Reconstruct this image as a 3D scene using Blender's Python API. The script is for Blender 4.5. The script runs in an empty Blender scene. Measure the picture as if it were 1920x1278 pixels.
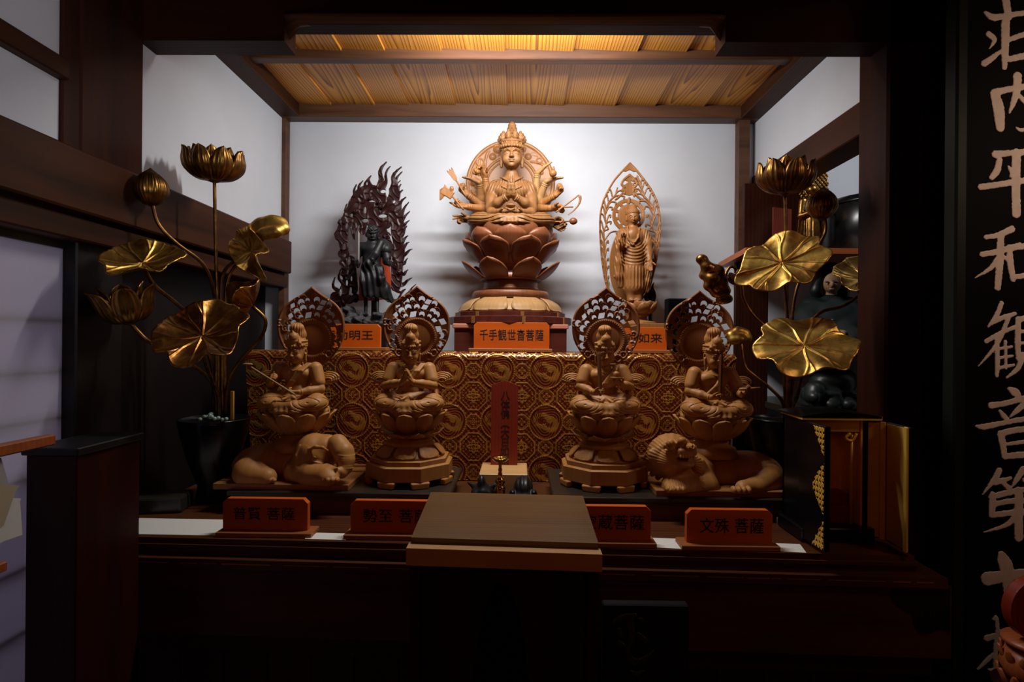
import bpy, bmesh, math, random
import numpy as np
from mathutils import Vector, Matrix

random.seed(7)
RNG = np.random.default_rng(11)
scn = bpy.context.scene
COL = scn.collection
PI = math.pi

# ------------------------------------------------------------------ camera
CAM_LOC = Vector((0, 0, 1.5))
W_PX, H_PX, LENS = 1920, 1278, 20.0
F_PX = LENS / 36.0 * W_PX
CAM_ROT = Matrix.Rotation(0.012, 3, 'Z') @ Matrix.Rotation(math.radians(90), 3, 'X') @ Matrix.Rotation(0.009, 3, 'Z')
cam_data = bpy.data.cameras.new('camera')
cam_data.lens = LENS
cam_data.sensor_width = 36.0
cam_data.clip_start = 0.05
cam = bpy.data.objects.new('camera', cam_data)
cam.matrix_world = Matrix.Translation(CAM_LOC) @ CAM_ROT.to_4x4()
COL.objects.link(cam)
scn.camera = cam


def ray(px, py):
    return CAM_ROT @ Vector(((px - W_PX / 2) / F_PX, (H_PX / 2 - py) / F_PX, -1.0))


def P(px, py, Y):
    """the point of the room at depth Y seen at a pixel"""
    d = ray(px, py)
    return CAM_LOC + d * (Y / d.y)


def PZ(px, py, z):
    d = ray(px, py)
    return CAM_LOC + d * ((z - CAM_LOC.z) / d.z)


def PX(px, py, x):
    d = ray(px, py)
    return CAM_LOC + d * (x / d.x)


# ------------------------------------------------------------------ objects
def tag(o, label=None, cat=None, group=None, kind=None):
    if label: o['label'] = label
    if cat: o['category'] = cat
    if group: o['group'] = group
    if kind: o['kind'] = kind
    return o


def thing(name, label, cat, loc=(0, 0, 0), rz=0.0, group=None):
    o = bpy.data.objects.new(name, None)
    o.empty_display_size = 0.05
    o.location = loc
    o.rotation_euler = (0, 0, rz)
    COL.objects.link(o)
    return tag(o, label, cat, group)


def mesh_np(name, V, F, smooth=True):
    """V (n,3) array, F list of index tuples or (m,k) array"""
    me = bpy.data.meshes.new(name)
    V = np.asarray(V, dtype=np.float32)
    me.vertices.add(len(V))
    me.vertices.foreach_set('co', V.ravel())
    if isinstance(F, np.ndarray):
        m, k = F.shape
        flat = F.ravel().astype(np.int32)
        starts = (np.arange(m) * k).astype(np.int32)
    else:
        flat = np.array([i for f in F for i in f], dtype=np.int32)
        starts = np.cumsum([0] + [len(f) for f in F[:-1]]).astype(np.int32)
        m = len(F)
    me.loops.add(len(flat))
    me.loops.foreach_set('vertex_index', flat)
    me.polygons.add(m)
    me.polygons.foreach_set('loop_start', starts)
    me.update(calc_edges=True)
    me.polygons.foreach_set('use_smooth', np.full(m, bool(smooth)))
    me.validate()
    return me


def link(name, me, mat=None, parent=None, loc=None, rot=None):
    o = bpy.data.objects.new(name, me)
    if mat is not None and me is not None and not me.materials:
        me.materials.append(mat)
    COL.objects.link(o)
    if parent is not None: o.parent = parent
    if loc is not None: o.location = loc
    if rot is not None: o.rotation_euler = rot
    return o


def copy_tree(o, parent=None):
    c = o.copy()
    COL.objects.link(c)
    if parent is not None: c.parent = parent
    for ch in list(o.children):
        copy_tree(ch, c)
    return c


class MB:
    """collects shapes into one mesh; off is subtracted from world coordinates"""
    def __init__(s, off=(0, 0, 0)):
        s.v, s.f, s.n, s.off = [], [], 0, np.array(off, float)

    def add(s, V, F):
        V = np.asarray(V, float).reshape(-1, 3) - s.off
        s.v.append(V)
        s.f += [tuple(int(i) + s.n for i in f) for f in F]
        s.n += len(V)
        return s

    def box(s, x0, x1, y0, y1, z0, z1, bev=0.0, M=None):
        x0, x1 = min(x0, x1), max(x0, x1); y0, y1 = min(y0, y1), max(y0, y1); z0, z1 = min(z0, z1), max(z0, z1)
        b = min(bev, (x1 - x0) * .3, (y1 - y0) * .3, (z1 - z0) * .3)
        if b <= 0:
            V = [(x, y, z) for x in (x0, x1) for y in (y0, y1) for z in (z0, z1)]
            F = [(0, 1, 3, 2), (4, 6, 7, 5), (0, 4, 5, 1), (2, 3, 7, 6), (0, 2, 6, 4), (1, 5, 7, 3)]
        else:
            lo = (x0, y0, z0); hi = (x1, y1, z1)
            V = []; idx = {}
            for c in range(8):
                s3 = [(c >> a) & 1 for a in range(3)]
                for a in range(3):
                    p = []
                    for q in range(3):
                        e = hi[q] if s3[q] else lo[q]
                        if q != a: e += -b if s3[q] else b
                        p.append(e)
                    idx[(c, a)] = len(V); V.append(p)
            F = []
            for a in range(3):
                u, w = (a + 1) % 3, (a + 2) % 3
                for sd in (0, 1):
                    cs = []
                    for (cu, cw) in ((0, 0), (1, 0), (1, 1), (0, 1)):
                        c = (sd << a) | (cu << u) | (cw << w)
                        cs.append(idx[(c, a)])
                    F.append(tuple(cs) if sd else tuple(reversed(cs)))
            for a in range(3):          # edges along axis a
                u, w = (a + 1) % 3, (a + 2) % 3
                for cu in (0, 1):
                    for cw in (0, 1):
                        c0 = (cu << u) | (cw << w); c1 = c0 | (1 << a)
                        q = (idx[(c0, u)], idx[(c1, u)], idx[(c1, w)], idx[(c0, w)])
                        F.append(q if (cu ^ cw) else tuple(reversed(q)))
            for c in range(8):
                t = (idx[(c, 0)], idx[(c, 1)], idx[(c, 2)])
                odd = (bin(c).count('1') % 2)
                F.append(t if odd else tuple(reversed(t)))
        V = np.array(V, float)
        if M is not None:
            V = np.array([tuple(M @ Vector(p)) for p in V])
        return s.add(V, F)

    def prism(s, poly, a0, a1, axis='y'):
        """polygon of (u,w) extruded along axis: y -> (x,z), x -> (y,z), z -> (x,y)"""
        n = len(poly)
        def mk(u, w, a):
            return {'y': (u, a, w), 'x': (a, u, w), 'z': (u, w, a)}[axis]
        V = [mk(u, w, a0) for u, w in poly] + [mk(u, w, a1) for u, w in poly]
        F = [tuple(range(n)), tuple(range(2 * n - 1, n - 1, -1))]
        F += [(i, i + n, (i + 1) % n + n, (i + 1) % n) for i in range(n)]
        return s.add(V, F)

    def lathe(s, prof, n=48, c=(0, 0, 0), flat=1.0, lobes=0, amp=0.0, phase=0.0):
        V = []
        for r, z in prof:
            for i in range(n):
                a = 2 * PI * (i + phase) / n
                k = 1 + amp * math.cos(lobes * a) if lobes else 1
                V.append((c[0] + r * k * math.cos(a), c[1] + r * k * math.sin(a) * flat, c[2] + z))
        F = []
        for j in range(len(prof) - 1):
            for i in range(n):
                k = (i + 1) % n
                F.append((j * n + i, j * n + k, (j + 1) * n + k, (j + 1) * n + i))
        if prof[0][0] > 1e-5: F.append(tuple(range(n - 1, -1, -1)))
        if prof[-1][0] > 1e-5: F.append(tuple((len(prof) - 1) * n + i for i in range(n)))
        return s.add(V, F)

    def tube(s, pts, rad, n=10, cap=True):
        pts = [Vector(p) for p in pts]
        if not hasattr(rad, '__len__'): rad = [rad] * len(pts)
        up = Vector((0.13, 0.21, 0.97))
        V = []; prev = None
        for i, p in enumerate(pts):
            t = (pts[min(i + 1, len(pts) - 1)] - pts[max(i - 1, 0)]).normalized()
            if prev is None:
                a = t.cross(up)
                if a.length < 1e-3: a = t.cross(Vector((1, 0, 0)))
                a.normalize()
            else:
                a = (prev - t * prev.dot(t)).normalized()
            prev = a; b = t.cross(a)
            for k in range(n):
                an = 2 * PI * k / n
                V.append(tuple(p + (a * math.cos(an) + b * math.sin(an)) * rad[i]))
        F = []
        for j in range(len(pts) - 1):
            for k in range(n):
                m = (k + 1) % n
                F.append((j * n + k, j * n + m, (j + 1) * n + m, (j + 1) * n + k))
        if cap:
            F.append(tuple(range(n - 1, -1, -1)))
            F.append(tuple((len(pts) - 1) * n + k for k in range(n)))
        return s.add(V, F)

    def ball(s, c, r, n=14, m=9):
        if not hasattr(r, '__len__'): r = (r, r, r)
        V = [(c[0], c[1], c[2] - r[2])]
        for j in range(1, m):
            ph = -PI / 2 + PI * j / m
            for i in range(n):
                a = 2 * PI * i / n
                V.append((c[0] + r[0] * math.cos(ph) * math.cos(a), c[1] + r[1] * math.cos(ph) * math.sin(a), c[2] + r[2] * math.sin(ph)))
        V.append((c[0], c[1], c[2] + r[2]))
        F = [(0, 1 + (i + 1) % n, 1 + i) for i in range(n)]
        for j in range(m - 2):
            for i in range(n):
                k = (i + 1) % n
                F.append((1 + j * n + i, 1 + j * n + k, 1 + (j + 1) * n + k, 1 + (j + 1) * n + i))
        b = 1 + (m - 2) * n; t = len(V) - 1
        F += [(b + i, b + (i + 1) % n, t) for i in range(n)]
        return s.add(V, F)

    def build(s, name, mat, parent=None, smooth=False, loc=None, rot=None):
        me = mesh_np(name, np.concatenate(s.v), s.f, smooth)
        bm = bmesh.new(); bm.from_mesh(me)
        bmesh.ops.recalc_face_normals(bm, faces=bm.faces)
        bm.to_mesh(me); bm.free()
        return link(name, me, mat, parent, loc, rot)


def spline(pts, n=24):
    """Catmull-Rom through points"""
    p = [np.array(q, float) for q in pts]
    p = [2 * p[0] - p[1]] + p + [2 * p[-1] - p[-2]]
    out = []
    segs = len(p) - 3
    for i in range(n + 1):
        t = i / n * segs
        k = min(int(t), segs - 1); t -= k
        a, b, c, d = p[k:k + 4]
        out.append(0.5 * ((2 * b) + (-a + c) * t + (2 * a - 5 * b + 4 * c - d) * t * t + (-a + 3 * b - 3 * c + d) * t ** 3))
    return out


# ------------------------------------------------------------------ carving: distance fields turned into one continuous mesh
class Carve:
    def __init__(s, lo, hi, vox):
        s.lo = np.array(lo, float); s.vox = vox
        n = np.ceil((np.array(hi, float) - s.lo) / vox).astype(int) + 1
        s.n = n
        s.ax = [s.lo[a] + np.arange(n[a]) * vox for a in range(3)]
        s.f = np.full(tuple(n), 1.0, np.float32)

    def sub(s, lo, hi, pad):
        sl = []
        for a in range(3):
            i0 = max(0, int(math.floor((lo[a] - pad - s.lo[a]) / s.vox)))
            i1 = min(s.n[a], int(math.ceil((hi[a] + pad - s.lo[a]) / s.vox)) + 1)
            if i1 <= i0: return None
            sl.append(slice(i0, i1))
        X = s.ax[0][sl[0]][:, None, None]; Y = s.ax[1][sl[1]][None, :, None]; Z = s.ax[2][sl[2]][None, None, :]
        return tuple(sl), X.astype(np.float32), Y.astype(np.float32), Z.astype(np.float32)

    def op(s, fn, lo, hi, k, mode):
        g = s.sub(lo, hi, k + 3 * s.vox)
        if g is None: return
        sl, X, Y, Z = g
        d = fn(X, Y, Z).astype(np.float32)
        a = s.f[sl]
        if mode == 'add':
            h = np.maximum(k - np.abs(a - d), 0) / k
            s.f[sl] = np.minimum(a, d) - h * h * k * 0.25
        else:
            h = np.maximum(k - np.abs(a + d), 0) / k
            s.f[sl] = np.maximum(a, -d) + h * h * k * 0.25

    def ell(s, c, r, k=.006, rot=None, mode='add'):
        c = np.array(c, float)
        r = np.array(r if hasattr(r, '__len__') else (r, r, r), float)
        m = r.max()
        R = None if rot is None else np.array(Matrix(rot).transposed() if not isinstance(rot, np.ndarray) else rot.T)
        def fn(X, Y, Z):
            x, y, z = X - c[0], Y - c[1], Z - c[2]
            if R is not None:
                x, y, z = (R[0, 0] * x + R[0, 1] * y + R[0, 2] * z, R[1, 0] * x + R[1, 1] * y + R[1, 2] * z, R[2, 0] * x + R[2, 1] * y + R[2, 2] * z)
            k0 = np.sqrt((x / r[0]) ** 2 + (y / r[1]) ** 2 + (z / r[2]) ** 2) + 1e-9
            k1 = np.sqrt((x / r[0] ** 2) ** 2 + (y / r[1] ** 2) ** 2 + (z / r[2] ** 2) ** 2) + 1e-9
            return k0 * (k0 - 1) / k1
        e = r if R is None else np.array([m, m, m])
        s.op(fn, c - e, c + e, k, mode)
        return s

    def cap(s, a, b, ra, rb=None, k=.006, mode='add'):
        rb = ra if rb is None else rb
        a = np.array(a, float); b = np.array(b, float)
        ab = b - a; L2 = float(ab @ ab) + 1e-12
        def fn(X, Y, Z):
            x, y, z = X - a[0], Y - a[1], Z - a[2]
            t = np.clip((x * ab[0] + y * ab[1] + z * ab[2]) / L2, 0, 1)
            return np.sqrt((x - t * ab[0]) ** 2 + (y - t * ab[1]) ** 2 + (z - t * ab[2]) ** 2) - (ra + (rb - ra) * t)
        m = max(ra, rb)
        s.op(fn, np.minimum(a, b) - m, np.maximum(a, b) + m, k, mode)
        return s

    def chain(s, pts, rad, k=.006, mode='add'):
        if not hasattr(rad, '__len__'): rad = [rad] * len(pts)
        for i in range(len(pts) - 1):
            s.cap(pts[i], pts[i + 1], rad[i], rad[i + 1], k, mode)
        return s

    def box(s, c, h, r=.003, k=.004, rot=None, mode='add'):
        c = np.array(c, float); h = np.array(h, float) - r
        R = None if rot is None else np.array(Matrix(rot).transposed())
        def fn(X, Y, Z):
            x, y, z = X - c[0], Y - c[1], Z - c[2]
            if R is not None:
                x, y, z = (R[0, 0] * x + R[0, 1] * y + R[0, 2] * z, R[1, 0] * x + R[1, 1] * y + R[1, 2] * z, R[2, 0] * x + R[2, 1] * y + R[2, 2] * z)
            qx, qy, qz = np.abs(x) - h[0], np.abs(y) - h[1], np.abs(z) - h[2]
            return np.sqrt(np.maximum(qx, 0) ** 2 + np.maximum(qy, 0) ** 2 + np.maximum(qz, 0) ** 2) + np.minimum(np.maximum(qx, np.maximum(qy, qz)), 0) - r
        e = h + r
        if R is not None: e = np.array([np.linalg.norm(e)] * 3)
        s.op(fn, c - e, c + e, k, mode)
        return s

    def ring(s, c, R, r, axis=(0, 0, 1), k=.003, mode='add'):
        c = np.array(c, float); ax = np.array(axis, float); ax /= np.linalg.norm(ax)
        def fn(X, Y, Z):
            x, y, z = X - c[0], Y - c[1], Z - c[2]
            h = x * ax[0] + y * ax[1] + z * ax[2]
            q = np.sqrt(np.maximum(x * x + y * y + z * z - h * h, 0)) - R
            return np.sqrt(q * q + h * h) - r
        e = R + r
        s.op(fn, c - e, c + e, k, mode)
        return s

    def disp(s, fn, lo, hi):
        """add fn(X,Y,Z) to the field inside a box (positive carves away)"""
        g = s.sub(lo, hi, 0)
        if g is None: return s
        sl, X, Y, Z = g
        s.f[sl] += fn(X, Y, Z).astype(np.float32)
        return s

    def mesh(s, name, scale=1.0, shift=(0, 0, 0)):
        f = s.f.copy()
        f[0], f[-1] = 1, 1; f[:, 0], f[:, -1] = 1, 1; f[:, :, 0], f[:, :, -1] = 1, 1
        inside = f < 0
        c = [slice(None, -1), slice(1, None)]
        cnt = np.zeros(tuple(k - 1 for k in f.shape), np.int8)
        for i in (0, 1):
            for j in (0, 1):
                for l in (0, 1):
                    cnt += inside[c[i], c[j], c[l]]
        mask = (cnt > 0) & (cnt < 8)
        idx = np.argwhere(mask)
        acc = np.zeros((len(idx), 3)); num = np.zeros(len(idx))
        for a in range(3):
            u, w = (a + 1) % 3, (a + 2) % 3
            for cu in (0, 1):
                for cw in (0, 1):
                    o = np.zeros(3, int); o[u] = cu; o[w] = cw
                    o2 = o.copy(); o2[a] = 1
                    i1 = idx + o; i2 = idx + o2
                    fa = f[i1[:, 0], i1[:, 1], i1[:, 2]]; fb = f[i2[:, 0], i2[:, 1], i2[:, 2]]
                    cr = (fa < 0) != (fb < 0)
                    t = np.where(cr, np.clip(fa / np.where(cr, fa - fb, 1), 0, 1), 0)
                    p = np.tile(o.astype(float), (len(idx), 1)); p[:, a] = t
                    acc += p * cr[:, None]; num += cr
        V = (idx + acc / np.maximum(num, 1)[:, None]) * s.vox + s.lo
        vid = np.full(mask.shape, -1, np.int32); vid[mask] = np.arange(len(idx))
        Q = []
        for a in range(3):
            u, w = (a + 1) % 3, (a + 2) % 3
            sa = [slice(None)] * 3; sb = [slice(None)] * 3
            sa[a] = slice(None, -1); sb[a] = slice(1, None)
            A = inside[tuple(sa)]; B = inside[tuple(sb)]
            e = np.argwhere(A != B)
            e = e[(e[:, u] > 0) & (e[:, w] > 0)]
            flip = A[e[:, 0], e[:, 1], e[:, 2]]
            q = []
            for (du, dw) in ((-1, -1), (0, -1), (0, 0), (-1, 0)):
                k = e.copy(); k[:, u] += du; k[:, w] += dw
                q.append(vid[k[:, 0], k[:, 1], k[:, 2]])
            q = np.stack(q, 1)
            q[~flip] = q[~flip][:, ::-1]
            Q.append(q)
        Q = np.concatenate(Q)
        Q = Q[(Q >= 0).all(1)]
        V = V * scale + np.array(shift, float)
        return mesh_np(name, V, Q, True)


def R3(ax, deg):
    return Matrix.Rotation(math.radians(deg), 3, ax)


def sstep(a, b, x):
    t = np.clip((x - a) / (b - a), 0, 1)
    return t * t * (3 - 2 * t)


# distance to drawn 2-D shapes, for openwork boards
def d_poly(X, Z, pts):
    pts = np.array(pts, float)
    d = np.full(np.broadcast(X, Z).shape, 1e9); ins = np.zeros(d.shape, bool)
    n = len(pts)
    for i in range(n):
        a, b = pts[i], pts[(i + 1) % n]
        e = b - a
        wx, wz = X - a[0], Z - a[1]
        t = np.clip((wx * e[0] + wz * e[1]) / (e @ e + 1e-12), 0, 1)
        d = np.minimum(d, (wx - e[0] * t) ** 2 + (wz - e[1] * t) ** 2)
        c = ((a[1] > Z) != (b[1] > Z))
        if abs(e[1]) > 1e-12:
            ins ^= c & (X < a[0] + e[0] * (Z - a[1]) / e[1])
    return np.where(ins, -1, 1) * np.sqrt(d)


def d_chain(X, Z, pts, rad):
    d = np.full(np.broadcast(X, Z).shape, 1e9)
    if not hasattr(rad, '__len__'): rad = [rad] * len(pts)
    for i in range(len(pts) - 1):
        a = np.array(pts[i], float); b = np.array(pts[i + 1], float); e = b - a
        wx, wz = X - a[0], Z - a[1]
        t = np.clip((wx * e[0] + wz * e[1]) / (e @ e + 1e-12), 0, 1)
        d = np.minimum(d, np.sqrt((wx - e[0] * t) ** 2 + (wz - e[1] * t) ** 2) - (rad[i] + (rad[i + 1] - rad[i]) * t))
    return d


def relief_mesh(name, lo, hi, vox, d2, thick, bend=None):
    """board in the XZ plane: d2(X,Z) outline distance, thick(X,Z) front height above y=0 back"""
    xs = np.arange(lo[0], hi[0] + vox, vox); zs = np.arange(lo[1], hi[1] + vox, vox)
    X, Z = np.meshgrid(xs, zs, indexing='ij')
    D = d2(X, Z); T = np.broadcast_to(thick(X, Z), D.shape)
    tm = float(T.max())
    c = Carve((lo[0], -tm - 3 * vox, lo[1]), (hi[0] + vox * .5, 3 * vox, hi[1] + vox * .5), vox)
    n = c.n
    Dn = np.full((n[0], n[2]), 1.0); Tn = np.zeros((n[0], n[2]))
    a, b = min(n[0], D.shape[0]), min(n[2], D.shape[1])
    Dn[:a, :b] = D[:a, :b]; Tn[:a, :b] = T[:a, :b]
    Yv = c.ax[1][None, :, None]
    fr = -Yv - Tn[:, None, :]
    c.f = np.maximum(Dn[:, None, :], np.maximum(fr, Yv)).astype(np.float32)
    me = c.mesh(name)
    if bend:
        co = np.empty(len(me.vertices) * 3, np.float32); me.vertices.foreach_get('co', co)
        co = co.reshape(-1, 3)
        co[:, 1] += bend(co[:, 0], co[:, 2])
        me.vertices.foreach_set('co', co.ravel()); me.update()
    return me


# ------------------------------------------------------------------ materials
def new_mat(name):
    m = bpy.data.materials.new(name)
    m.use_nodes = True
    nt = m.node_tree
    nt.nodes.clear()
    out = nt.nodes.new('ShaderNodeOutputMaterial')
    b = nt.nodes.new('ShaderNodeBsdfPrincipled')
    nt.links.new(b.outputs[0], out.inputs[0])
    return m, nt, b


def _n(nt, t, **kw):
    n = nt.nodes.new(t)
    for k, v in kw.items():
        if k.startswith('_'):
            setattr(n, k[1:], v)
        else:
            n.inputs[k.replace('_', ' ')].default_value = v
    return n


def ramp(nt, stops):
    r = nt.nodes.new('ShaderNodeValToRGB')
    el = r.color_ramp.elements
    while len(el) < len(stops): el.new(0.5)
    for e, (p, c) in zip(el, stops):
        e.position = p; e.color = (*c, 1)
    return r


def wood(name, c0, c1, grain='z', scale=1.0, rough=.5, bump=.15, spec=.4, coat=0.0, wave=.18):
    """two-tone grained wood, grain running along one local axis"""
    m, nt, b = new_mat(name)
    L = nt.links.new
    tc = nt.nodes.new('ShaderNodeTexCoord')
    mp = nt.nodes.new('ShaderNodeMapping')
    s = {'x': (2, 26, 26), 'y': (26, 2, 26), 'z': (26, 26, 2)}[grain]
    mp.inputs['Scale'].default_value = [q * scale for q in s]
    L(tc.outputs['Object'], mp.inputs['Vector'])
    n1 = _n(nt, 'ShaderNodeTexNoise', Scale=1.0, Detail=5.0, Roughness=.6, Distortion=.6)
    L(mp.outputs[0], n1.inputs['Vector'])
    wv = _n(nt, 'ShaderNodeTexWave', Scale=1.1, Distortion=7.0, Detail=2.0)
    wv.inputs['Detail Scale'].default_value = .6
    wv.bands_direction = 'X' if grain != 'x' else 'Y'
    L(mp.outputs[0], wv.inputs['Vector'])
    mx = _n(nt, 'ShaderNodeMath', _operation='MULTIPLY_ADD')
    mx.inputs[1].default_value = wave
    L(wv.outputs['Fac'], mx.inputs[0]); 
    sc = _n(nt, 'ShaderNodeMath', _operation='MULTIPLY'); sc.inputs[1].default_value = 1 - wave
    L(n1.outputs['Fac'], sc.inputs[0]); L(sc.outputs[0], mx.inputs[2])
    r = ramp(nt, [(.25, c1), (.62, c0)])
    L(mx.outputs[0], r.inputs[0])
    L(r.outputs[0], b.inputs['Base Color'])
    b.inputs['Roughness'].default_value = rough
    b.inputs['Specular IOR Level'].default_value = spec
    if coat:
        b.inputs['Coat Weight'].default_value = coat
        b.inputs['Coat Roughness'].default_value = .15
    if bump:
        bp = _n(nt, 'ShaderNodeBump', Strength=bump, Distance=.002)
        L(mx.outputs[0], bp.inputs['Height']); L(bp.outputs[0], b.inputs['Normal'])
    return m


def plain(name, col, rough=.5, metal=0.0, spec=.5, var=0.0, vscale=8.0, bump=0.0, bscale=40.0, coat=0.0):
    m, nt, b = new_mat(name)
    L = nt.links.new
    b.inputs['Base Color'].default_value = (*col, 1)
    b.inputs['Roughness'].default_value = rough
    b.inputs['Metallic'].default_value = metal
    b.inputs['Specular IOR Level'].default_value = spec
    if coat:
        b.inputs['Coat Weight'].default_value = coat; b.inputs['Coat Roughness'].default_value = .08
    tc = nt.nodes.new('ShaderNodeTexCoord')
    if var:
        n1 = _n(nt, 'ShaderNodeTexNoise', Scale=vscale, Detail=4.0, Roughness=.6)
        L(tc.outputs['Object'], n1.inputs['Vector'])
        r = ramp(nt, [(.3, tuple(c * (1 - var) for c in col)), (.7, tuple(min(1, c * (1 + var * .5)) for c in col))])
        L(n1.outputs['Fac'], r.inputs[0]); L(r.outputs[0], b.inputs['Base Color'])
    if bump:
        n2 = _n(nt, 'ShaderNodeTexNoise', Scale=bscale, Detail=3.0)
        L(tc.outputs['Object'], n2.inputs['Vector'])
        bp = _n(nt, 'ShaderNodeBump', Strength=bump, Distance=.004)
        L(n2.outputs['Fac'], bp.inputs['Height']); L(bp.outputs[0], b.inputs['Normal'])
    return m


def gold_leaf(name, c0, c1, rough=.34, scale=14.0, thr=(.42, .6)):
    """gilding with darker rubbed patches"""
    m, nt, b = new_mat(name)
    L = nt.links.new
    tc = nt.nodes.new('ShaderNodeTexCoord')
    n1 = _n(nt, 'ShaderNodeTexNoise', Scale=scale, Detail=6.0, Roughness=.65, Distortion=.4)
    L(tc.outputs['Object'], n1.inputs['Vector'])
    r = ramp(nt, [(thr[0], c1), (thr[1], c0)])
    L(n1.outputs['Fac'], r.inputs[0]); L(r.outputs[0], b.inputs['Base Color'])
    b.inputs['Metallic'].default_value = 1.0
    rr = _n(nt, 'ShaderNodeMapRange')
    rr.inputs[1].default_value = .3; rr.inputs[2].default_value = .7
    rr.inputs[3].default_value = rough + .15; rr.inputs[4].default_value = rough
    L(n1.outputs['Fac'], rr.inputs[0]); L(rr.outputs[0], b.inputs['Roughness'])
    n2 = _n(nt, 'ShaderNodeTexNoise', Scale=45.0, Detail=2.0)
    L(tc.outputs['Object'], n2.inputs['Vector'])
    bp = _n(nt, 'ShaderNodeBump', Strength=.22, Distance=.004)
    L(n2.outputs['Fac'], bp.inputs['Height']); L(bp.outputs[0], b.inputs['Normal'])
    return m


M = {}
M['plaster'] = plain('white_plaster', (.63, .65, .69), .9, spec=.2, var=.05, vscale=2.5, bump=.06, bscale=60)
M['dark_beam'] = wood('dark_stained_beam', (.034, .0070, .0019), (.013, .0026, .0008), 'z', .6, .55, .25, .14)
M['dark_beam_x'] = wood('dark_stained_beam_x', (.034, .0070, .0019), (.013, .0026, .0008), 'x', .6, .55, .25, .14)
M['dark_beam_y'] = wood('dark_stained_beam_y', (.055, .017, .0055), (.018, .0055, .002), 'y', .6, .5, .25, .14)
M['frame_wood'] = wood('brown_frame_wood', (.11, .045, .02), (.04, .015, .007), 'x', .8, .5, .25)
M['black_wood'] = wood('blackened_wood', (.007, .0025, .0018), (.003, .0014, .001), 'x', .6, .5, .15)
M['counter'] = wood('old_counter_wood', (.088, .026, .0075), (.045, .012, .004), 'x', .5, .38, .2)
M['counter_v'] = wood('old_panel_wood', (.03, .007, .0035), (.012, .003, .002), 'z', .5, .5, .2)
M['black_lacquer'] = plain('black_lacquer', (.0035, .0035, .004), .25, spec=.35)
M['black_matte'] = plain('black_cloth', (.004, .0035, .0035), .85, spec=.2)
M['carved'] = wood('carved_cypress', (.42, .185, .046), (.34, .14, .032), 'z', .5, .5, .04, .35, wave=.12)
M['carved_pale'] = wood('carved_pale_cypress', (.36, .20, .075), (.30, .155, .052), 'z', .5, .5, .06, .35, wave=.12)
M['carved_bright'] = wood('carved_light_wood', (.215, .095, .029), (.175, .072, .020), 'z', .5, .5, .04, .35, wave=.12)
M['carved_mid'] = wood('carved_camphor', (.28, .115, .031), (.22, .085, .021), 'z', .6, .45, .06, .4, wave=.12)
M['carved_red'] = wood('carved_red_wood', (.20, .062, .020), (.14, .040, .013), 'z', .6, .4, .06, .45, wave=.12)
M['halo_wood'] = wood('halo_wood', (.25, .085, .022), (.18, .055, .014), 'z', 1.0, .45, .06, .4, wave=.12)  # same wood as the figures, with shade put into its colour
M['fudo_dark'] = plain('aged_dark_wood', (.010, .010, .011), .5, spec=.35, var=.35, vscale=25, bump=.1)
M['flame_dark'] = wood('dark_red_flame_wood', (.030, .0055, .004), (.010, .003, .0025), 'z', 1.5, .42, .1)
M['red_paint'] = plain('vermilion_panel', (.38, .045, .012), .5, var=.2)
M['rock'] = plain('carved_rock', (.035, .037, .036), .7, var=.4, vscale=20, bump=.4, bscale=35)
M['plaque'] = wood('orange_plaque_wood', (.64, .115, .006), (.54, .085, .004), 'x', .8, .42, .05, .4)
M['plaque_base'] = wood('plaque_foot_wood', (.34, .115, .03), (.24, .072, .018), 'x', .8, .45, .08, .4)
M['ink'] = plain('black_ink', (.006, .005, .005), .6)
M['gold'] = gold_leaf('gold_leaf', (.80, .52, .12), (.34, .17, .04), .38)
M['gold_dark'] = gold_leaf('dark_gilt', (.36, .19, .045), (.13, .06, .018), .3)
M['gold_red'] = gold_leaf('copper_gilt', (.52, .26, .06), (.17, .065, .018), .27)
M['gilt_matte'] = plain('soft_gilt', (.90, .53, .08), .40, .25, var=.15, vscale=9)
M['brass'] = plain('brass', (.62, .40, .10), .16, 1.0)
M['paper'] = plain('white_paper', (.74, .74, .68), .8, spec=.2)
M['envelope'] = plain('buff_envelope', (.50, .42, .28), .8, spec=.2)
M['ivory_paint'] = plain('ivory_paint', (.74, .62, .50), .6, var=.12, vscale=30)
M['red_lacquer'] = wood('red_stained_board', (.28, .028, .01), (.20, .02, .008), 'z', .8, .45, .05, .4)
M['orange_wood'] = wood('orange_shelf_wood', (.42, .11, .03), (.30, .07, .018), 'x', .8, .4, .08)
M['table_wood'] = wood('walnut_table_wood', (.17, .085, .022), (.11, .05, .012), 'x', .7, .38, .1, .4)
M['table_edge'] = wood('pale_edge_wood', (.62, .36, .14), (.52, .28, .10), 'x', .7, .45, .05)
M['redbrown'] = wood('red_brown_panel', (.032, .005, .0025), (.018, .003, .0015), 'z', .6, .45, .15, .15)
M['platform'] = plain('dark_platform_wood', (.028, .020, .014), .3, var=.2, vscale=5)
M['box_wood'] = wood('dark_red_box_wood', (.10, .02, .012), (.06, .012, .008), 'x', .7, .35, .08)
M['copper_edge'] = wood('pink_copper_wood', (.52, .21, .13), (.42, .15, .09), 'x', .7, .35, .05)
M['hair_black'] = plain('black_painted_hair', (.005, .005, .006), .4)
M['green_robe'] = plain('dark_green_robe', (.003, .0085, .0075), .7, spec=.25, var=.3, vscale=14)
M['skin'] = plain('painted_skin', (.28, .15, .075), .6)
M['grey_white'] = plain('grey_white_paint', (.42, .40, .40), .6)
M['bronze_black'] = plain('dark_bronze', (.014, .014, .015), .42, .3)
M['jade'] = plain('jade_beads', (.22, .34, .28), .25)
M['pattern_green'] = plain('dark_green_metal', (.011, .013, .011), .45, .4, var=.3)
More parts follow.
